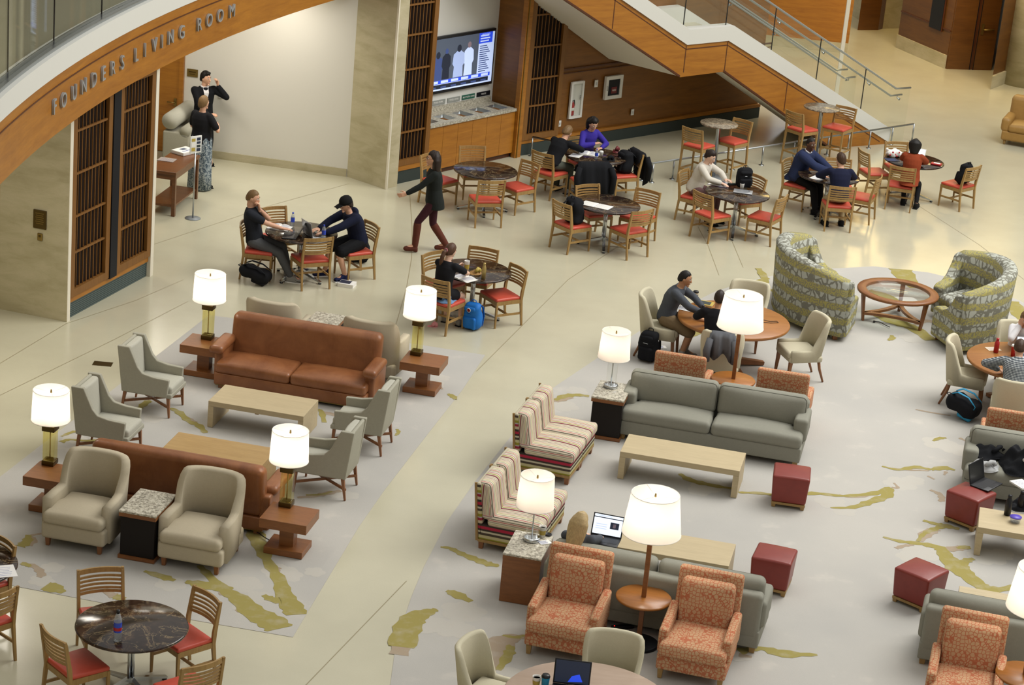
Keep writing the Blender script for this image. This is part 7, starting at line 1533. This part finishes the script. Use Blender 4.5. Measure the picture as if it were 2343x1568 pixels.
bc_ = [o for o in C.objects if o.get('label', '').startswith('dining chair standing alone')][0]; q = Vector((bc_.location.x, bc_.location.y, 0))+RZ(bc_.rotation_euler.z) @ V3(0, -.06, .465); backpack('black backpack leaning on the back of the chair standing alone', q, bc_.rotation_euler.z, 'black_fabric', .2, (.3, .14, .42))
# round wooden table
cup('paper cup with a black lid at the back of the round wooden table', at(1590, 689, WZ), 'paper', 'black_plastic', 'black_plastic', .13)
q = EC+RZ(D(-12)-PI/2) @ V3(.0, .76, WZ); laptop('black laptop in front of the person with earphones', q, D(-12)-PI/2, 'black_plastic', 'screen_dark', 108)
bottle('dark water bottle on the round wooden table beside the laptop', at(1605, 736, WZ), 'black', .24, .036)
sheets('white sheet under the arms of the person with earphones', at(1570, 708, WZ), D(-20), (.28, .2, .003)); book('green patterned book at the back of the round wooden table', at(1612, 697, WZ), D(-15), (.26, .2, .02), 'cup_yellow', True, 'book', ('slate', 0, 0, .7, .7))
t = thing('cable', 'thin black cable lying on the round wooden table', 'cable', at(1765, 738, WZ)); mb = MB(); mb.tube([(-.12, .05, .004), (-.02, .0, .004), (.08, .04, .004), (.1, -.02, .004), (-.02, -.07, .004), (-.12, -.06, .004)], .004, 'black_plastic', 6); mb.build('cord', t); mb = MB(); mb.box((-.13, .055, .006), (.03, .014, .01), 'black_plastic'); mb.build('plug', t)
backpack('black backpack standing on the carpet beside the person with earphones', at(1482, 826), D(150), 'black_fabric', -.08, (.3, .18, .46))
sheets('small white paper on the carpet beside the black backpack', at(1512, 796), .2, (.16, .12, .004))
drape('grey jacket over the back of the cream chair', (TC, D(84)-PI/2), 'jacket_grey', .36, .2, .33, .96, -.47, -.27, 'grey_jacket', .04, 0, True, 'jacket')
# table at the right edge
bottle('red water bottle on the round table at the right edge', at(2278, 808, WZ), 'red', .22, .036)
cup('red paper cup with a white lid on the round table at the right edge', at(2317, 816, WZ), 'red_plastic', None, 'white_plastic', .15)
sheets('crumpled napkin under the red bottle', at(2272, 800, WZ), .3, (.2, .15, .003), 'napkin', 'tissue_cream')
q = at(2350, 818, WZ); laptop('laptop with a pale violet screen at the right edge', q, D(-95)-PI/2+PI, 'silver', 'screen_white', 110)
backpack('black and blue backpack lying on the carpet at the right edge', at(2235, 968), D(60), 'black_fabric', -1.3, (.32, .2, .48), 'teal_nylon')
# end table with coffee
ez = .588
cup('coffee cup with a black and yellow sleeve on the end table', at(1240, 1231, ez), 'paper', 'cup_yellow', None, .13, .043)
t = thing('cup_lid', 'black cup lid beside the coffee cup', 'lid', at(1254, 1226, ez)); mb = MB(); mb.lathe([(0, .0), (.042, 0), (.044, .01), (.036, .016), (.034, .012), (0, .012)], 'black_plastic', 20); mb.build('rim', t); mb = MB(); mb.box((0, .02, .0145), (.012, .006, .003), 'rubber'); mb.build('spout', t)
sheets('white napkin beside the clear lamp and coffee cup', at(1246, 1243, ez), .5, (.14, .1, .003), 'napkin')
def page(mb, M, w, d):
    def r(x0, x1, z0, z1, m): mb.add([tuple(M @ Vector(p)) for p in ((x0, -.0018, z0), (x1, -.0018, z0), (x1, -.0018, z1), (x0, -.0018, z1))], [(0, 1, 2, 3)], m)
    r(-w*.46, w*.46, d*.80, d*.84, 'tv_dark'); r(-w*.4, w*.1, d*.88, d*.91, 'tv_pale'); r(w*.08, w*.36, d*.36, d*.66, 'tv_dark'); r(w*.17, w*.26, d*.42, d*.6, 'tv_skin')
    for k in range(3): r(-w*.38, -w*.02, d*(.3+.1*k), d*(.33+.1*k), 'tv_pale')
hb = [o for o in C.objects if o.get('label', '').startswith('person with long straight blonde')][0]; q = hb.location+RZ(hb.rotation_euler.z) @ V3(.18, .46, .56)
laptop('laptop with a bright web page on the lap of the blonde person', q, hb.rotation_euler.z, 'black_plastic', 'screen_white', 112, .36, .25, page)
# belongings on the sofa at the right edge
heap('black jacket bunched on the grey sofa at the right edge', at(2262, 1040, .5), .4, 'black_fabric', (.5, .42, .16), 'black_jacket', 'jacket', 11)
heap('light grey scarf in front of the black jacket on the sofa', at(2252, 1072, .44), .2, 'scarf_grey', (.38, .3, .12), 'scarf', 'scarf', 12)
heap('black and white jacket piled at the right edge of the sofa', at(2330, 1075, .44), .3, 'black_fabric', (.5, .5, .34), 'black_jacket', 'jacket', 13, 'paper')
q = at(2256, 1112, .452); laptop('open black laptop on the dark red ottoman, lid towards the camera', q, D(52), 'black_plastic', 'screen_dark', 104, .38, .26)
bottle('tall black flask on the pale table, nearer the ottoman', at(2304, 1180, CZ), 'black', .27, .042); bottle('tall black flask on the pale table, at the right edge', at(2333, 1168, CZ), 'black', .25, .042)
t = thing('food_box', 'clear food box with a purple lid on the pale table', 'food box', at(2322, 1196, CZ), .3); mb = MB(); mb.lathe([(0, 0), (.06, 0), (.07, .06)], 'bottle_plastic', 20); mb.build('box', t); mb = MB(); mb.lathe([(0, .062), (.074, .062), (.074, .072), (0, .075)], 'purple_lid', 20); mb.build('lid', t)
heap('black bag on the pale table behind the flasks', at(2338, 1163, CZ), .3, 'black_fabric', (.34, .26, .14), 'handbag', 'bag', 14); sheets('white notebook behind the flasks at the right edge', at(2338, 1112, .44), .5, (.2, .26, .02), 'notebook')
# bottom table
def blue(mb, M, w, d):
    mb.add([tuple(M @ Vector(p)) for p in ((-w*.1, -.0018, d*.1), (w*.3, -.0018, d*.15), (w*.2, -.0018, d*.45), (0, -.0018, d*.35))], [(0, 1, 2, 3)], 'tv_blue')
q = at(1304, 1584, WZ); laptop('laptop with a dark blue screen on the table at the bottom edge', q, D(-4), 'black_plastic', 'tv_dark', 100, .36, .25, blue)
cup('paper cup with a black lid on the table at the bottom edge', at(1246, 1578, WZ), 'teal_nylon', None, 'black_plastic', .14); cup('white paper cup lying with a napkin beside the black lidded cup', at(1226, 1572, WZ), 'paper', 'cup_yellow', None, .11)
# console by the hall door
CT = thing('console_table', 'dark wooden console table with a lower shelf by the white wall', 'table', (0, 0, 0)); a_, b_ = at(396, 495), at(447, 455); hdg = math.atan2((b_-a_).y, (b_-a_).x); L = (b_-a_).length+.1; Wd = .5
CT.location = a_+Vector((math.cos(hdg), math.sin(hdg), 0))*(L/2-.05)+Vector((-math.sin(hdg), math.cos(hdg), 0))*(Wd/2-.04); CT.rotation_euler.z = hdg; m = 'console_wood'
mb = MB(); mb.rbox((0, 0, .74), (L, Wd, .05), m, .006, 1, 0, None, None, False); mb.box((0, 0, .67), (L-.08, Wd-.06, .1), m); mb.build('tabletop', CT); mb = MB(); mb.box((0, 0, .17), (L-.08, Wd-.06, .03), m); mb.build('shelf', CT)
for sx in (-1, 1):
    for sy in (-1, 1): mb = MB(); mb.box((sx*(L/2-.05), sy*(Wd/2-.04), .36), (.06, .06, .72), m); mb.build('leg', CT)
z = .767; t = thing('newspaper_stack', 'stack of white newspapers on the console table', 'newspapers', at(422, 350, z), hdg-.4); mb = MB(); mb.rbox((0, 0, .03), (.36, .28, .06), 'paper', .006, 1); mb.build('stack', t); mb = MB(); mb.box((0, .03, .0608), (.12, .09, .0016), 'tv_dusk'); mb.build('picture', t); mb = MB(); mb.box((0, -.07, .0608), (.26, .02, .0016), 'tv_text'); mb.build('headline', t)
sheets('grey magazine on the near end of the console table', at(382, 366, z), hdg, (.22, .28, .008), 'magazine', 'magazine_cover')
t = thing('upholstered_bench', 'grey bench with rolled ends behind the console table', 'bench', at(372, 395)+Vector((.2, 1.2, 0)), hdg); mb = MB(); mb.tube([(-.9, 0, .86), (.6, 0, .86)], .15, 'sage_light', 20); mb.build('roll', t); mb = MB(); mb.tube([(-.9, -.28, .70), (.75, -.28, .70)], .1, 'sage_fabric', 16); mb.build('roll', t); mb = MB(); mb.rbox((-.1, -.12, .38), (1.6, .5, .6), 'sage_fabric', .04, 2, 1); mb.build('base', t)
t = thing('sign_stand', 'slim silver sign stand with a small white notice board', 'sign stand', at(441, 500)); mb = MB(); mb.lathe([(0, 0), (.13, 0), (.13, .01), (.02, .016), (0, .016)], 'steel_grey', 32); mb.build('base', t); mb = MB(); mb.tube([(0, 0, .01), (0, 0, 1.14)], .012, 'steel', 10); mb.build('pole', t)
Mx = TR(0, -.0, 1.27) @ RZ(D(42)); mb = MB(); mb.rbox((0, 0, 0), (.22, .02, .29), 'white_plastic', .006, 1, 0, None, Mx); o = mb.build('board', t)
mb = MB()
for x, zz, w_, h_, m in ((-.05, .08, .07, .05, 'cup_yellow'), (-.05, 0, .07, .07, 'paper'), (-.05, -.08, .07, .06, 'cup_yellow'), (.05, .09, .07, .05, 'tv_dark'), (.05, .03, .07, .04, 'tv_dark'), (.05, -.03, .07, .04, 'slate'), (.05, -.09, .07, .05, 'tv_dark')): mb.box((x, -.0115, zz), (w_, .003, h_), m, Mx)
mb.build('notice', o)
# hall sign panel and cord clutter
t = thing('wall_sign_panel', 'white panel high on the wood wall behind the stair', 'sign', WX.p(1.55, .02, 1.62), WX.rz); mb = MB(); mb.box((0, -.02, .5), (1.0, .03, 1.0), 'screen_white'); mb.build('panel', t); mb = MB(); mb.box((0, -.012, .5), (1.04, .02, 1.04), 'silver'); mb.build('frame', t)
t = thing('power_strip', 'black power strip with a small red light under the near floor lamp', 'power strip', at(1424, 1440), .4); mb = MB(); mb.rbox((0, 0, .02), (.26, .06, .04), 'black_plastic', .008, 1); mb.build('body', t); mb = MB(); ball(mb, (-.1, 0, .041), .006, 'ember', None, 8); mb.build('indicator_light', t); mb = MB(); mb.tube([(.13, 0, .02), (.2, .05, .012), (.26, -.05, .012), (.36, -.1, .012), (.4, -.22, .012), (.3, -.3, .012)], .007, 'black_plastic', 6); mb.build('cord', t)
t = thing('lamp_cord', 'thin black cord from the near amber lamp to the leather sofa', 'cord', at(600, 1230)); mb = MB(); mb.tube([at(575, 1213, .02)-t.location, at(592, 1222, .02)-t.location, at(606, 1232, .02)-t.location, at(620, 1240, .02)-t.location], .006, 'black_plastic', 6); mb.build('cord', t); mb = MB(); q = at(575, 1213, .02)-t.location; mb.box(q, (.03, .03, .025), 'black_plastic'); mb.build('plug', t)
t = thing('loose_cord', 'thin dark cord on the carpet under the round glass table', 'cord', at(2020, 745)); mb = MB(); mb.tube([at(2000, 737, .018)-t.location, at(2012, 738, .018)-t.location, at(2025, 745, .018)-t.location, at(2036, 750, .018)-t.location], .006, 'black_plastic', 6); mb.build('cord', t); mb = MB(); q = at(2000, 737, .02)-t.location; mb.box(q, (.03, .03, .025), 'black_plastic'); mb.build('plug', t)
# everything standing on a carpet rests on its pile
def inside(p, poly):
    c = False; j = len(poly)-1
    for i in range(len(poly)):
        (x0, y0), (x1, y1) = poly[i], poly[j]
        if (y0 > p.y) != (y1 > p.y) and p.x < (x1-x0)*(p.y-y0)/(y1-y0)+x0: c = not c
        j = i
    return c
for o in list(C.objects):
    if o.parent or o.type in ('CAMERA', 'LIGHT') or 'kind' in o or o.get('category') == 'rug' or (o.type == 'MESH' and o.location.length < 1e-6): continue
    if o.name.startswith('handrail'): continue
    if any(inside(o.location, r) for r in RUGS): o.location.z += .0085
# ---------------------------------------------------------------- light
w = bpy.data.worlds.new('hall_light'); bpy.context.scene.world = w; w.use_nodes = True; nt = w.node_tree
bg = nt.nodes['Background']; tc = nt.nodes.new('ShaderNodeTexCoord'); sx = nt.nodes.new('ShaderNodeSeparateXYZ'); rp = nt.nodes.new('ShaderNodeValToRGB')
nt.links.new(tc.outputs['Generated'], sx.inputs[0]); nt.links.new(sx.outputs[2], rp.inputs[0]); nt.links.new(rp.outputs[0], bg.inputs[0])
e = rp.color_ramp; e.elements[0].position = 0.0; e.elements[0].color = (.42, .39, .34, 1); e.elements[1].position = .75; e.elements[1].color = (1.0, .99, .95, 1)
x = e.elements.new(.28); x.color = (.58, .555, .505, 1); bg.inputs[1].default_value = .80
def area(name, loc, size, power, col, aim=(0, 0, -1), sizey=None):
    l = bpy.data.lights.new(name, 'AREA'); l.energy = power; l.color = col; l.size = size
    if sizey: l.shape = 'RECTANGLE'; l.size_y = sizey
    o = bpy.data.objects.new(name, l); C.objects.link(o); o.location = loc; o.rotation_euler = Vector(aim).to_track_quat('-Z', 'Y').to_euler(); return o
area('skylight', (12, 33, 16), 14, 4300, (1, .985, .95), (-10, -4, -16))
for k, (x_, y_) in enumerate(((-5.6, 37.5), (-4.6, 38.9), (-6.6, 38.4), (-7.2, 34.5), (-7.2, 28.6), (-6.6, 27.4))): area('under_balcony_light', (x_, y_, 3.28), .7, 27, (1, .93, .82))  # the last two are unseen lamps added to brighten the stone pier
area('niche_downlight', tuple(WB.p(2.3, -.35, 4.6)), .5, 26, (1, .97, .93))
for k, (x_, y_) in enumerate(((9.2, 55.5), (8.4, 52.5), (10.2, 50.5), (8.6, 57))): area('hall_downlight', (x_, y_, 4.4), 2.2, 95, (1, .70, .26))
s = bpy.context.scene; s.view_settings.view_transform = 'Standard'; s.view_settings.look = 'None'; s.view_settings.exposure = 0.0; s.view_settings.gamma = 1.0; s.view_settings.use_curve_mapping = False
s.cycles.max_bounces = 6; s.cycles.diffuse_bounces = 3; s.cycles.glossy_bounces = 3; s.cycles.transparent_max_bounces = 16; s.cycles.transmission_bounces = 4; s.cycles.caustics_reflective = False; s.cycles.caustics_refractive = False
s.cycles.use_denoising = True; s.cycles.sample_clamp_indirect = 4.0
